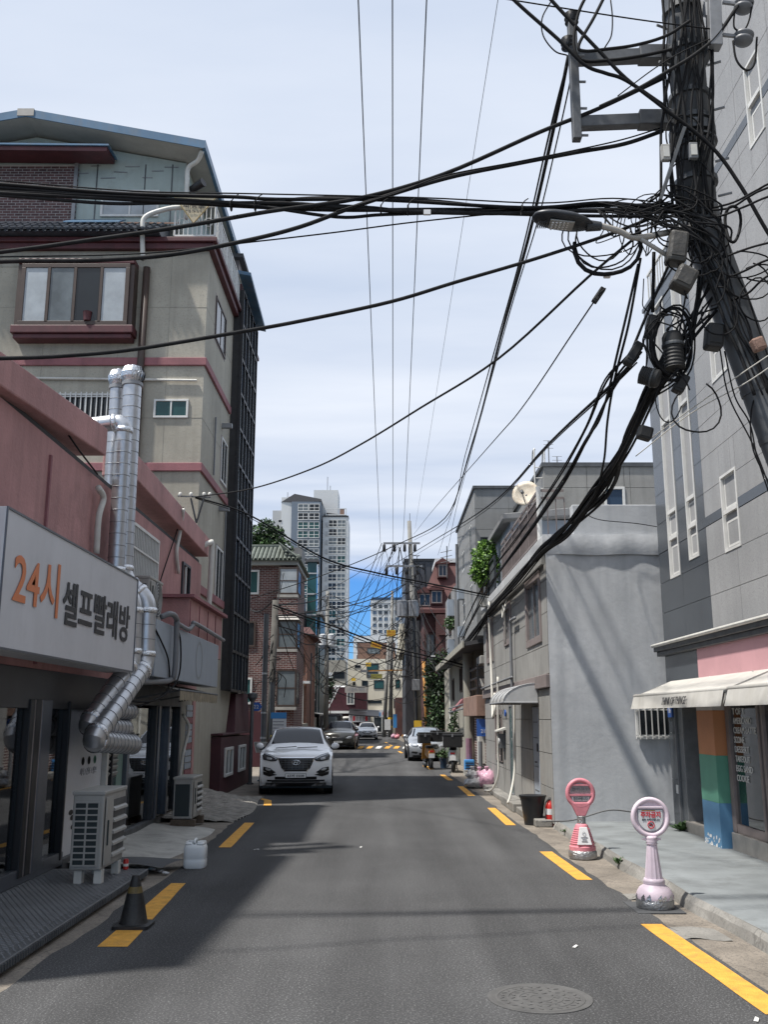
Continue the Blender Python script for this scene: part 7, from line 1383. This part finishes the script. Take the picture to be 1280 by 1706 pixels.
# trunk of cables down past the grey house
KB = [(1112,596,9.2),(1078,660,9.4),(1045,735,10.3),(1010,790,11.6),(985,825,12.4),(940,885,14.6),(900,920,16.5),(860,970,20),(820,1012,24.6),(790,1055,30),(757,1100,38)]
for k in range(13):
    ox, oy = crg.uniform(-9,9), crg.uniform(-9,9); pts = []
    for i, (a,b,c_) in enumerate(KB): s = 1.25-.075*i; pts.append((a+ox*s*.8+crg.uniform(-4,4)*s, b+oy*s*.8+crg.uniform(-4,4)*s, c_*(1+crg.uniform(-.006,.006))))
    if k > 9: pts[3] = (pts[3][0]+14, pts[3][1]+18, pts[3][2]); pts[4] = (pts[4][0]+10, pts[4][1]+16, pts[4][2])
    cable('black cable in the thick trunk running down past the grey house front', pts, crg.choice((.014,.018,.022,.026)), 'black cables in the thick trunk')
LB = [(1065,590,9.2),(1020,640,9.6),(985,715,11),(945,790,12.8),(905,850,15),(865,905,18),(830,950,21.5),(800,1000,27),(768,1062,36)]
for k in range(6):
    ox, oy = crg.uniform(-9,9), crg.uniform(-8,8); cable('black cable in the looser bundle above the trunk', [(a+ox*(1.1-.07*i)+crg.uniform(-3,3), b+oy*(1.1-.07*i)+crg.uniform(-3,3), c_) for i,(a,b,c_) in enumerate(LB)], crg.choice((.010,.013,.016)), 'black cables in the looser upper bundle')
for k, pts in enumerate([[(1068,430,9),(1048,540,9.1),(1025,630,9.5),(1013,700,10.2),(1008,760,11),(1000,800,11.8)],[(1064,440,9),(1036,560,9.1),(1003,690,10.1),(975,735,11.3),(940,800,13)],[(1090,420,9),(1088,520,9.1)],[(1120,430,9),(1080,520,9.1),(1055,580,9.2)]]): cable(['hanging black cable from the lamp loops down to the trunk','hanging black cable from the lamp loops to the looser bundle','short straight black pipe cable above the tall splice case','short cable from the beige box to the slim splice case'][k], pts, (.014,.014,.02,.016)[k])
cable('thin cable drooping from the trunk across the grey house parapet', [(985,830,12.4),(975,852,13.5),(1000,866,16.8),(1060,872,17.2),(1110,880,17.2)], .008)
# loops of slack cable
def loop(label, px, py, rx, ry, Y, r, turns=1.0, a0=0., grp='slack cable loops on the big pole', mt='cable', name='cable_loop'):
    n = int(22*turns); S = []
    for k in range(n+1):
        a = a0+2*math.pi*turns*k/n; w = 1+.06*math.sin(3*a+px); S.append(at(px+rx*w*math.cos(a), py+ry*w*math.sin(a), Y+.03*math.sin(2*a+py)+.012*k/22))
    return tag(MB().tube(S, r, 6).build(name, M[mt], loc=S[0], smooth=True), label, 'cable', grp)
for k, (rx, ry, r) in enumerate(((55,58,.022),(60,48,.008),(48,52,.009),(40,40,.008),(66,38,.008))): loop(['thick black cable loop hanging under the street lamp','wide thin cable loop hanging under the street lamp','round thin cable loop hanging under the street lamp','small thin cable loop hanging under the street lamp','shallow thin cable loop hanging under the street lamp'][k], 1012-3*k, 402-3*k, rx, ry, 8.85+.03*k, r, .60 if k else .55, -.35)
for k in range(5): loop('turn of the cable coil round the drum shaped closure', 1120+crg.uniform(-4,4), 568+crg.uniform(-5,5), 29+2.2*k, 55+2*k, 8.95+.02*k, .010, 1.0, 1.0, 'coil round the drum closure')
loop('large open wire loop hanging in front of the dark granite', 1162, 680, 41, 42, 8.9, .009, .8, -1.2, None); loop('small wire loop hanging under the trunk head', 1115, 670, 22, 32, 9.0, .007, .6, .2, None)
loop('black cable coil on the right of the big pole', 1222, 372, 13, 30, 8.7, .016, 1.9, 0, None)
for k, (px, py, rx, ry) in enumerate([(1165,390,38,46),(1180,415,30,38),(1150,300,40,34),(1140,230,30,40),(1130,330,34,22),(1175,470,34,44),(1200,520,30,40),(1155,430,42,30),(1118,380,24,34),(1250,470,36,30),(1262,500,28,36),(1240,440,45,22),(1268,455,30,14)]): loop('thin slack cable loop beside the crank of the big pole', px, py, rx, ry, 8.72, .008, .8, crg.uniform(0,6))
# cables clinging to the pole shaft and the knot at the crank
for k in range(20):
    x0 = crg.uniform(1106,1182); pts = []; x = x0
    for i in range(7):
        y = -20+62*i+crg.uniform(-12,12); x = min(1188, max(1102, x+crg.uniform(-14,14))); pts.append((x, y, 8.74+.05*abs((x-1145)/45)**2))
    cable('black cable clinging to the upper shaft of the big pole', pts, crg.choice((.007,.009,.012,.016)), 'cables clinging to the pole shaft')
for k in range(7):
    t0 = crg.uniform(-28,40); pts = []
    for i in range(6): s = i/5; pts.append((1165+115*s*1.05+t0+crg.uniform(-7,7), 375+270*s*1.05+crg.uniform(-8,8), 8.76+.04*(abs(t0)/30)))
    cable('black cable running down the slanting lower shaft of the pole', pts, crg.choice((.007,.009,.012,.018)), 'cables on the lower shaft')
for k in range(30):
    xa_, xb_ = crg.uniform(990,1110), crg.uniform(1115,1215); ya, yb = crg.uniform(335,372), crg.uniform(325,420)
    cable('thin black wire in the knot of cables beside the street lamp', [(xa_,ya,8.8),((xa_+xb_)/2-15,min(ya,yb)+crg.uniform(-28,42),8.72),(xb_,yb,8.72),(xb_+crg.uniform(-25,15),yb+crg.uniform(20,80),8.76)], crg.choice((.006,.008,.011)), 'wires in the knot by the lamp')
for k in range(14):
    x0 = 1010+7*k+crg.uniform(-3,3); d_ = crg.uniform(25,75); cable('thin wire tail hanging from the cable rack beside the lamp', [(x0,352,8.9),(x0+crg.uniform(-6,6),352+d_*.6,8.9),(x0+crg.uniform(-16,16),352+d_,8.9),(x0+crg.uniform(5,30),352+d_*.75,8.9)], .006, 'wire tails by the lamp')
for k in range(9):
    pts = [(1100+crg.uniform(-30,40), 500+crg.uniform(-40,40), 8.95)]
    for i in range(4): q = pts[-1]; pts.append((min(1150,max(1072,q[0]+crg.uniform(-40,40))), min(650,q[1]+crg.uniform(5,50)), 8.95))
    cable('short black wire tangled round the splice closures', pts, crg.choice((.006,.008,.010)), 'wires round the closures')
for k in range(10):
    y0 = 8.95; pts = [(1170+crg.uniform(-10,40),470+crg.uniform(-30,60),8.9),(1140+crg.uniform(-15,15),560+crg.uniform(-20,20),9.0),(1125+crg.uniform(-8,8),620+crg.uniform(-10,10),9.1),(1080+crg.uniform(-8,8),665+crg.uniform(-8,8),9.4)]
    cable('black cable falling from the pole crank into the trunk', pts, crg.choice((.010,.014,.018)), 'cables from the crank to the trunk')
# ---- far poles
def fpole(label, base, top, r0, r1, mt='pole_concrete'):
    t = thing('utility_pole', label, 'utility pole', base); MB().tube([base, top], [r0, r1], 12).build('shaft', M[mt], t, smooth=True); return t
def insul(m, p, s=1.): m.lathe([(.03*s,-.35*s),(.07*s,-.33*s),(.07*s,-.05*s),(.03*s,0)], p, 8)
P2b, P2t = Vector((2.25,62,0)), at(682,868,62)
p2 = fpole('tall concrete utility pole with crossarm and two grey transformers by the red house', P2b, P2t, .24, .13)
for px0, px1, py in ((639,700,905),(643,704,943)):
    a, b = at(px0,py,61.8), at(px1,py,61.8); MB().bar(a,b,.12).build('crossarm', M['galv'], p2)
    for k in range(4): m = MB(); insul(m, a.lerp(b,.02+.28*k)+Vector((0,0,-.05)), 1.5); m.build('insulator', M['frame_black'], p2, smooth=True)
for px in (671,688):
    c = at(px,1014,61.5); MB().lathe([(.3,-.55),(.36,-.5),(.36,.4),(.38,.42),(.38,.5),(.2,.55)], c, 16).build('transformer', M['galv'], p2, auto=40)
    for k in range(6): a = 2*math.pi*k/6; MB().obox(c+Vector((.38*math.cos(a),.38*math.sin(a),-.05)), .06, .06, .7, (0,0,a)).build('cooling_fin', M['galv'], p2)
c = at(694,1141,61.6); MB().box(c.x-.27,c.x+.22,c.y-.2,c.y,c.z-.35,c.z+.35).build('control_box', M['galv'], p2, bevel=.02)
MB().tube([at(690,1030,61.7), at(694,1200,61.7)], .10, 6).build('riser', M['frame_dark'], p2)
MB().box(at(690,1200,61.6).x,at(703,1200,61.6).x,61.55,61.6,.8,1.7).build('hazard_band', M['hazard_yellow'], p2)
P4b = Vector((-4.2,70,0)); p4 = fpole('concrete utility pole with two white transformers on the left side of the street', P4b, at(546,985,70), .2, .13)
for px in (538,552):
    c = at(px,1066,69.7); MB().lathe([(.22,-.4),(.27,-.38),(.27,.3),(.28,.36),(.15,.42)], c, 16).build('transformer', M['tower_white'], p4, auto=40)
MB().bar(at(530,1078,69.8), at(562,1078,69.8), .12).build('crossarm', M['galv'], p4); MB().bar(at(535,996,69.8), at(556,992,69.8), .1).build('crossarm', M['galv'], p4)
P5b = Vector((-3.95,33.5,0)); p5 = fpole('leaning concrete pole knotted with wires in front of the brick house', P5b, at(459,1000,33.5), .14, .11, 'pole_wood')
P6 = fpole('thin dark pole beside the orange brick house', Vector((-4.85,62,0)), at(518,1088,62), .11, .09, 'frame_dark')
P3b = Vector((.62,95,0)); p3 = fpole('far concrete pole with hazard stripes in front of the cream building', P3b, at(654,985,95), .22, .13); p3b = fpole('second far concrete pole close beside the striped pole', Vector((.0,95.5,0)), at(648,1060,95.5), .2, .15)
for k in range(3): MB().tube([(P3b.x-.02,94.77,.9+.4*k),(P3b.x-.02,94.77,1.1+.4*k)], .24, 10).build('hazard_band', M['hazard_yellow' if k != 1 else 'frame_black'], p3)
MB().box(.05,.65,94.5,94.55,.7,1.7).build('notice', M['label_white'], p3); MB().box(.9,1.25,94.6,94.65,.9,2.2).build('poster', M['poster_blue'], p3)
MB().bar(at(600,1118,94), at(690,1116,94), .12).build('arm', M['rust_orange'], p3); MB().obox(at(607,1118,94), .7, .3, .25).build('lamp', M['galv'], p3)
MB().box(at(618,1132,94).x, at(637,1132,94).x, 93.9, 94, at(620,1131,94).z, at(620,1123,94).z).build('sign_plate', mat('olive_sign', (.25,.23,.05), .6), p3)
op = fpole('orange painted pipe pole beside the transformer pole', Vector((2.6,58,0)), at(706,1102,58), .10, .10, 'rust_orange')
# yellow banners tied to the cables
for k, (px, py, Y, w_, h_, an) in enumerate(((627,1075,46,.50,.24,.22),(652,1055,80,.75,.55,0),(614,1107,100,.55,.4,0),(589,1132,100,.45,.3,0))):
    c = at(px,py,Y); t = thing('cable_banner', ['tilted yellow banner tied to the low crossing cable','yellow square banner with orange lettering on the far pole','small yellow banner in front of the cream building','tiny orange banner left of the cream building windows'][k], 'banner', c)
    MB().obox(c, w_, .02, h_, (0,an,0)).build('banner', M['hazard_yellow'], t)
    u = Vector((math.cos(an),0,-math.sin(an))); v = Vector((math.sin(an),0,math.cos(an)))
    if k < 2: text('현수막 금지', .2, c+v*h_*.18-Vector((0,.014,0)), u, v, M['red_ink'], t, width=w_*.8, height=h_*.28); text('지정게시대', .2, c-v*h_*.2-Vector((0,.014,0)), u, v, M['red_ink'], t, width=w_*.8, height=h_*.22)
# web of thin wires over the far street
def wire(a, b, sag, r, label='thin wire crossing over the far street', grp='thin wires over the far street'):
    S = [a.lerp(b,t/10)-Vector((0,0,sag*math.sin(math.pi*t/10))) for t in range(11)]; tag(MB().tube(S, r, 4).build('overhead_wire', M['cable'], loc=S[0]), label, 'cable', grp)
H2 = [at(640,908,62),at(655,908,62),at(669,908,62),at(690,935,62),at(691,960,62),at(692,985,62),at(693,1045,62),at(694,1070,62),at(695,1095,62),at(696,1120,62)]
H4 = [at(536,996,70),at(547,990,70),at(548,1010,70),at(549,1040,70),at(550,1080,70),at(550,1100,70),at(551,1130,70),at(552,1150,70)]
H3 = [at(654,995,95),at(654,1040,95),at(652,1070,95),at(651,1100,95),at(650,1120,95),at(650,1145,95),at(650,1160,95)]
H5 = [at(459,1003,33.5),at(459,1012,33.5),at(458,1022,33.5),at(457,1035,33.5)]
HR = [at(745,1065,38),at(752,1080,36),at(742,1095,42),at(738,1120,46),at(760,1098,36)]
HL = [at(400,1000,44),at(470,950,46),at(500,1060,46),at(518,1095,62),at(519,1110,62)]
wrg = random.Random(5)
for a, b, n in ((H2,H4,15),(H2,H3,14),(H4,H3,13),(H5,H4,6),(H5,H2,4),(HR,H2,7),(HL,H4,6),(HL,H2,4),(HR,H3,6),(H5,HL,4)):
    for _ in range(n): wire(wrg.choice(a)+Vector((wrg.uniform(-.15,.15),0,wrg.uniform(-.2,.2))), wrg.choice(b)+Vector((wrg.uniform(-.15,.15),0,wrg.uniform(-.2,.2))), wrg.uniform(.2,1.5), wrg.choice((.014,.018,.024,.032)))
for k, q in enumerate([at(640,1010,94),at(660,1010,94)]): pass
for k in range(3): wire(H2[k], at(622+8*k,1000,160), .8, .02, 'thin conductor running on beyond the far crossarm', 'conductors beyond the crossarm')
for h, n, nm in ((P2b,16,'tall transformer pole'),(P4b,8,'left transformer pole'),(P5b,8,'leaning pole'),(P3b,10,'striped far pole')):
    top = {id(P2b):P2t,id(P4b):at(546,985,70),id(P5b):at(459,1000,33.5),id(P3b):at(654,985,95)}[id(h)]; sc_ = h.y/62
    for k in range(n):
        t = wrg.uniform(.42,.85); c = h.lerp(top,t)+Vector((0,-.3*sc_,0)); S = [c]
        for i in range(4): S.append(S[-1]+Vector((wrg.uniform(-.6,.6)*sc_, wrg.uniform(-.1,.1), wrg.uniform(-.7,.2)*sc_)))
        S = spline(S,4); tag(MB().tube(S, .022*sc_+.004, 4).build('cable_tail', M['cable'], loc=S[0]), 'loose wire tangled on the '+nm, 'cable', 'loose wires on the '+nm)
for k, (px, py, Y, h_) in enumerate(((745,925,36,.9),(683,860,62,.5))): 
    c = at(px,py,Y); t = thing('antenna', ['spindly aerial on the edge of the grey tower','short lightning spike on the tall far pole'][k], 'antenna', c); MB().tube([c-Vector((0,0,h_)),c+Vector((0,0,h_*.4))], .02, 5).build('mast', M['galv_dark'], t)
    if k == 0:
        for i in range(3): MB().tube([c+Vector((-.25,0,.1-.2*i)),c+Vector((.2,0,.2-.2*i))], .012, 4).build('element', M['galv_dark'], t)
# ================================================================ small things on the right pavement
# parking signs
def disc(m, c, r, th, ax=(0,-1,0), n=32): return m.lathe([(.001,0),(r,0),(r,th),(.001,th)], c, n, ax)
c0 = Vector((2.75, 13.8, 0))
s1 = thing('parking_sign', 'pink no parking cone sign with a round window head and silver tape at the neck', 'parking sign', c0)
MB().lathe([(.185,.0),(.195,.02),(.195,.09),(.18,.11)], c0, 28).build('base', M['tape_silver'], s1, auto=40)
MB().lathe([(.18,.105),(.18,.16),(.165,.17),(.165,.19),(.10,.40),(.085,.44),(.055,.46)], c0, 28).build('cone', M['sign_pink'], s1, auto=35)
m = MB()
for k in range(8):
    z = .20+.027*k; r = .165-(z-.19)*.31; m.ring(c0+Vector((0,0,z)), r+.004, .006, (0,0,1), 24, 5)
m.build('cone_ribs', M['sign_pink'], s1, smooth=True)
lb = MB().hexa([c0+Vector(p) for p in ((-.10,-.172,.195),(.10,-.172,.195),(.10,-.15,.195),(-.10,-.15,.195),(-.05,-.112,.42),(.05,-.112,.42),(.05,-.09,.42),(-.05,-.09,.42))]).build('label_plate', M['label_white'], s1, bevel=.004)
MB().ring(c0+Vector((0,-.142,.34)), .022, .003, (0,-1,.26), 16, 4).build('emblem', M['grey_ink'], lb); 
for z, w_ in ((.29,.09),(.265,.06),(.24,.08)): MB().bar(c0+Vector((-w_/2,-.178+(z-.195)*.27,z)), c0+Vector((w_/2,-.178+(z-.195)*.27,z)), .004, .010).build('print_line', M['grey_ink'], lb)
MB().lathe([(.058,.44),(.06,.46),(.058,.50),(.06,.555),(.055,.56)], c0, 20).build('tape_wrap', M['tape_silver'], s1, auto=40)
MB().hexa([c0+Vector(p) for p in ((-.06,-.03,.555),(.06,-.03,.555),(.06,.03,.555),(-.06,.03,.555),(-.15,-.03,.74),(.15,-.03,.74),(.15,.03,.74),(-.15,.03,.74))]).build('neck', M['sign_pink'], s1, bevel=.015)
hc = c0+Vector((0,0,.86))
MB().ring(hc, .178, .032, (0,1,0), 36, 10).build('head_ring', M['sign_pink'], s1, smooth=True)
MB().bar(hc+Vector((-.17,0,-.02)), hc+Vector((.17,0,-.02)), .05, .025).bar(hc+Vector((-.12,0,.115)), hc+Vector((.12,0,.115)), .05, .025).build('head_bar', M['sign_pink'], s1)
m = MB(); disc(m, hc+Vector((0,.012,0)), .168, .018); fp = m.build('face_plate', M['label_white'], s1); fp.data.materials[0] = mat('faded_grey', (.36,.33,.34), .6, nz=.2, nscale=25)
text('주차금지', .1, hc+Vector((0,-.012,.045)), (1,0,0), (0,0,1), mat('faded_ink', (.22,.19,.20), .7), s1, width=.24, height=.07, bold=.002)
MB().box(hc.x-.12,hc.x+.12,hc.y-.010,hc.y-.0065,hc.z-.10,hc.z-.045).build('white_band', M['label_white'], s1); text('협조바랍니다', .1, hc+Vector((0,-.013,-.07)), (1,0,0), (0,0,1), M['black_ink'], s1, width=.20, height=.045)
c0 = Vector((2.77, 10.3, 0))
s2_ = thing('parking_sign', 'lilac no parking sign on a fluted post reading 주차금지 in red', 'parking sign', c0)
MB().lathe([(.175,0),(.188,.015),(.192,.07),(.182,.10)], c0, 32).build('base', M['tape_silver'], s2_, auto=40)
MB().lathe([(.185,.095),(.19,.12),(.175,.16),(.15,.20),(.11,.225),(.105,.24)], c0, 32).build('foot', M['sign_lilac'], s2_, auto=50)
m = MB()
for k in range(14): a = 2*math.pi*k/14+.3*crg.random(); m.add([c0+Vector((.191*math.cos(a+d_),.191*math.sin(a+d_),z)) for d_, z in ((-.12,.09),(.14,.10),(.10,.135+.03*crg.random()),(-.1,.12))], [(0,1,2,3)])
m.build('torn_tape', M['foil'], s2_, kind='stuff')
MB().lathe([(.105,.235),(.112,.245),(.105,.255),(.112,.265),(.102,.275),(.098,.29)], c0, 28).build('collar', M['sign_lilac'], s2_, smooth=True)
n = 24; vs = []
for z, r in ((.285,.092),(.62,.052)): vs += [c0+Vector((r*(1-.08*(k % 2))*math.cos(2*math.pi*k/n), r*(1-.08*(k % 2))*math.sin(2*math.pi*k/n), z)) for k in range(n)]
MB().add(vs, [(k,(k+1)%n,n+(k+1)%n,n+k) for k in range(n)]).build('post', M['sign_lilac'], s2_)
MB().lathe([(.05,.615),(.062,.625),(.05,.64),(.062,.655),(.05,.67),(.062,.685),(.05,.70)], c0, 20).build('ribbed_neck', M['sign_lilac'], s2_, smooth=True)
for s in (-1,1): MB().cyl(c0+Vector((s*.05,0,.665)), c0+Vector((s*.095,0,.672)), .012, n=8).build('wing_nut', M['sign_lilac'], s2_)
hc = c0+Vector((0,0,.885))
MB().ring(hc, .178, .026, (0,1,0), 40, 10).build('head_ring', M['sign_lilac'], s2_, smooth=True)
m = MB(); disc(m, hc+Vector((0,.02,0)), .175, .022); m.build('head_plate', M['sign_lilac'], s2_)
MB().bar(hc+Vector((-.135,-.008,.10)), hc+Vector((.135,-.008,.10)), .03, .024).build('head_bar', M['sign_lilac'], s2_, bevel=.004)
ou = [(-.135,.08)] + [(.135*math.cos(a),.135*math.sin(a)-.01) for a in [math.pi+.12+(math.pi-.24)*k/14 for k in range(15)]] + [(.135,.08)]
MB().prism([hc+Vector((x,-.003,z)) for x, z in ou], (0,0,0), (0,-.008,0)).build('panel_rim', M['grey_ink'], s2_)
face = MB().prism([hc+Vector((x*.93,-.0115,z*.93)) for x, z in ou], (0,0,0), (0,-.003,0)).build('panel', M['label_white'], s2_)
text('주차금지', .1, hc+Vector((0,-.0165,.028)), (1,0,0), (0,0,1), M['red_ink'], s2_, width=.205, height=.062, bold=.003)
text('협조 부탁드립니다', .1, hc+Vector((0,-.0165,-.022)), (1,0,0), (0,0,1), M['black_ink'], s2_, width=.185, height=.024)
MB().box(hc.x-.09,hc.x+.05,hc.y-.0165,hc.y-.0150,hc.z+.064,hc.z+.073).build('orange_mark', M['rust_orange'], face)
em = MB().ring(hc+Vector((0,-.017,-.075)), .033, .005, (0,1,0), 24, 5).build('no_parking_emblem', M['red_ink'], s2_)
MB().box(hc.x-.018,hc.x+.018,hc.y-.0175,hc.y-.0155,hc.z-.085,hc.z-.070).box(hc.x-.012,hc.x+.012,hc.y-.0175,hc.y-.0155,hc.z-.0695,hc.z-.060).build('car_print', M['black_ink'], em); MB().bar(hc+Vector((-.024,-.0185,-.052)), hc+Vector((.024,-.0185,-.098)), .006).build('slash', M['red_ink'], em)
mt_b = thing('steel_plate', 'thin dark plate under the lilac sign', 'plate', (2.72,10.3,0)); MB().box(2.52,3.0,10.02,10.62,-.004,.006).build('plate', M['mat_grey'], mt_b)
# bin and fire extinguisher
bn = thing('rubbish_bin', 'black open plastic bin standing by the grey house corner', 'bin', (2.72, 18.05, 0))
MB().lathe([(.16,0),(.215,.40),(.24,.485),(.245,.50),(.23,.505),(.225,.485),(.205,.40),(.15,.02)], (2.72,18.05,0), 32).build('tub', M['bucket'], bn, auto=40)
MB().lathe([(.236,.47),(.25,.49),(.25,.51),(.236,.512)], (2.72,18.05,0), 32).build('rim', M['bucket'], bn, auto=40); MB().lathe([(.001,.40),(.205,.42)], (2.72,18.05,0), 20).build('liner', M['label_white'], bn)
fe = thing('fire_extinguisher', 'red fire extinguisher standing between the black bin and the wall corner', 'fire extinguisher', (3.0,18.0,0)); fe.location = (2.985,17.75,0); ORG[fe.name] = Vector(fe.location); q = Vector(fe.location)
MB().lathe([(.075,0),(.08,.02),(.08,.33),(.06,.39),(.03,.42),(.03,.44)], q, 24).build('cylinder', M['ext_red'], fe, auto=45); MB().lathe([(.0808,.20),(.0808,.30)], q, 24).build('label_band', M['label_white'], fe)
MB().lathe([(.02,.43),(.025,.45),(.02,.48)], q, 12).build('valve', M['frame_black'], fe, smooth=True); MB().bar(q+Vector((-.02,0,.475)), q+Vector((.09,-.02,.50)), .02).bar(q+Vector((-.02,0,.455)), q+Vector((.08,-.02,.46)), .018).build('lever', M['frame_black'], fe)
MB().tube(spline([q+Vector((-.02,-.02,.46)), q+Vector((-.09,-.05,.40)), q+Vector((-.095,-.05,.2)), q+Vector((-.09,-.04,.1))]), .011, 6).build('hose', M['rubber'], fe, smooth=True)
# rubbish bags
def bag(label, x, y, z, rx, ry, rz_, mt, sd):
    t = thing('rubbish_bag', label, 'rubbish bag', (x,y,z), 'rubbish bags by the kerb'); g = random.Random(sd)
    MB().ball((x,y,z+rz_*.85), rx, ry, rz_, 13, 9, .42, g).build('bag', M[mt], t, smooth=True); MB().lathe([(.02,0),(.03,.03),(.07,.09),(.05,.11)], (x,y,z+rz_*1.75), 9).build('knot', M[mt], t, smooth=True)
bag('pink translucent rubbish bag stacked against the kerb', 2.83, 27.0, 0, .26, .26, .27, 'bag_pink', 1); bag('grey flattened rubbish bag beside the pink one', 2.52, 27.1, 0, .30, .25, .15, 'bag_grey', 2); bag('small white rubbish bag on top of the grey flattened bag', 2.45, 27.2, .22, .17, .16, .14, 'bag_grey', 3); bag('small pale pink rubbish bag between the pink and the white bags', 2.66, 27.3, .2, .13, .14, .14, 'bag_pink', 4)
# bits along the right house fronts
fpot = thing('plant_pot', 'dark blue bucket planted with green leaves between the scooters', 'plant pot', (2.3,37.4,0)); MB().lathe([(.14,0),(.19,.36),(.2,.38)], (2.3,37.4,0), 18).build('bucket', M['window_blue'], fpot, auto=40); MB().lathe([(.001,.36),(.18,.37)], (2.3,37.4,0), 14).build('soil', M['bark'], fpot); foliage('leaves', [(2.3,37.4,.55,.25,.22,.18)], 160, .11, ['leaf'], fpot, 40)
cr = thing('crate', 'blue plastic crate leaning on the house wall behind the scooter', 'crate', (2.85,33.2,.1)); MB().box(2.72,3.05,33.0,33.3,.12,.50).build('shell', M['poster_blue'], cr, bevel=.02); 
for k in range(3): MB().box(2.75,3.02,32.985,33.0,.2+.09*k,.23+.09*k).build('slot', M['frame_black'], cr)
pw = thing('paint_tub', 'small white tub on the step by the blue crate', 'tub', (2.7,32.6,.1)); MB().lathe([(.07,0),(.085,.16),(.09,.17)], (2.72,32.6,.02), 14).build('tub', M['pvc_white'], pw, auto=40)
tag(MB().box(2.7,3.1,28.8,33.4,-.01,.12).build('doorstep', M['concrete'], bpy.data.objects['old_house'], bevel=.02))
gp = post('grey_bollard', 'grey metal post standing by the brick pillar', 2.85, 28.85, 1.2, .06, 'pvc_grey', 'bollard')
# weed in the kerb joint, green plant by the pier
for (label, x, y, z, n, s, sd) in (('small weed growing from the kerb joint beside the pink sign', 3.06, 12.95, .05, 46, .11, 1), ('tiny weed in the kerb joint near the wall corner', 2.98, 16.4, .05, 30, .08, 2), ('dark green leaves behind the lilac sign at the pier', 4.80, 16.0, .12, 60, .2, 3)):
    t = thing('weed', label, 'weed', (x,y,z)); g = random.Random(sd); m = MB()
    for k in range(n):
        a = g.uniform(0,6.28); l = s*g.uniform(.5,1.3); up = g.uniform(.4,1.3); d_ = Vector((math.cos(a),math.sin(a),up)).normalized(); sd_ = d_.cross(Vector((0,0,1))).normalized()*l*.13; b0 = Vector((x+g.uniform(-.05,.05),y+g.uniform(-.05,.05),z)); m.quad(b0, b0+d_*l*.55+sd_, b0+d_*l+Vector((0,0,-l*.15)), b0+d_*l*.55-sd_)
    m.build('leaves', M['leaf'], t)
# far roadside bits: red and pink bags by the far pole, a basket on the left pole
for k, (px, py, mtn) in enumerate(((661,1229,'sign_pink'),(657,1232,'bag_pink'),(672,1228,'rust_orange'))):
    q = gr(px, py); bag(['rose pink bag heaped by the far striped pole','pale pink bag beside the rose one at the far pole','orange bag right of the rose one at the far pole'][k], q.x, 88+k, 0, .24, .22, .22, mtn, 50+k)
bk = thing('wire_basket', 'white plastic basket hung on the slim post beside the white SUV', 'basket', (-3.5,29.4,1.0)); MB().lathe([(.15,0),(.21,.3),(.22,.31)], (-3.72,29.72,.85), 16, None, 1.2, .8).build('basket', M['pvc_white'], bk, auto=40); MB().bar((-3.95,29.75,1.12),(-3.5,29.75,1.12), .03).build('hook_bar', M['frame_black'], bk)
gb_ = thing('parked_motorbike', 'dark motorbike half hidden between the posts and the white SUV', 'motorbike', (-3.35,28.9,0))
for yw in (28.5,29.7): MB().ring((-3.38,yw,.28), .22, .06, (1,0,0), 22, 8).build('wheel', M['rubber'], gb_, smooth=True)
MB().hexa([(-3.5,28.6,.35),(-3.26,28.6,.35),(-3.26,29.6,.35),(-3.5,29.6,.35),(-3.46,28.7,.75),(-3.3,28.7,.75),(-3.3,29.5,.8),(-3.46,29.5,.8)]).build('body', M['car_black'], gb_, bevel=.04); MB().bar((-3.65,28.6,.98),(-3.1,28.6,.98), .03).build('handlebar', M['frame_black'], gb_); MB().bar((-3.38,28.55,.3),(-3.38,28.62,.98), .05).build('fork', M['galv_dark'], gb_)
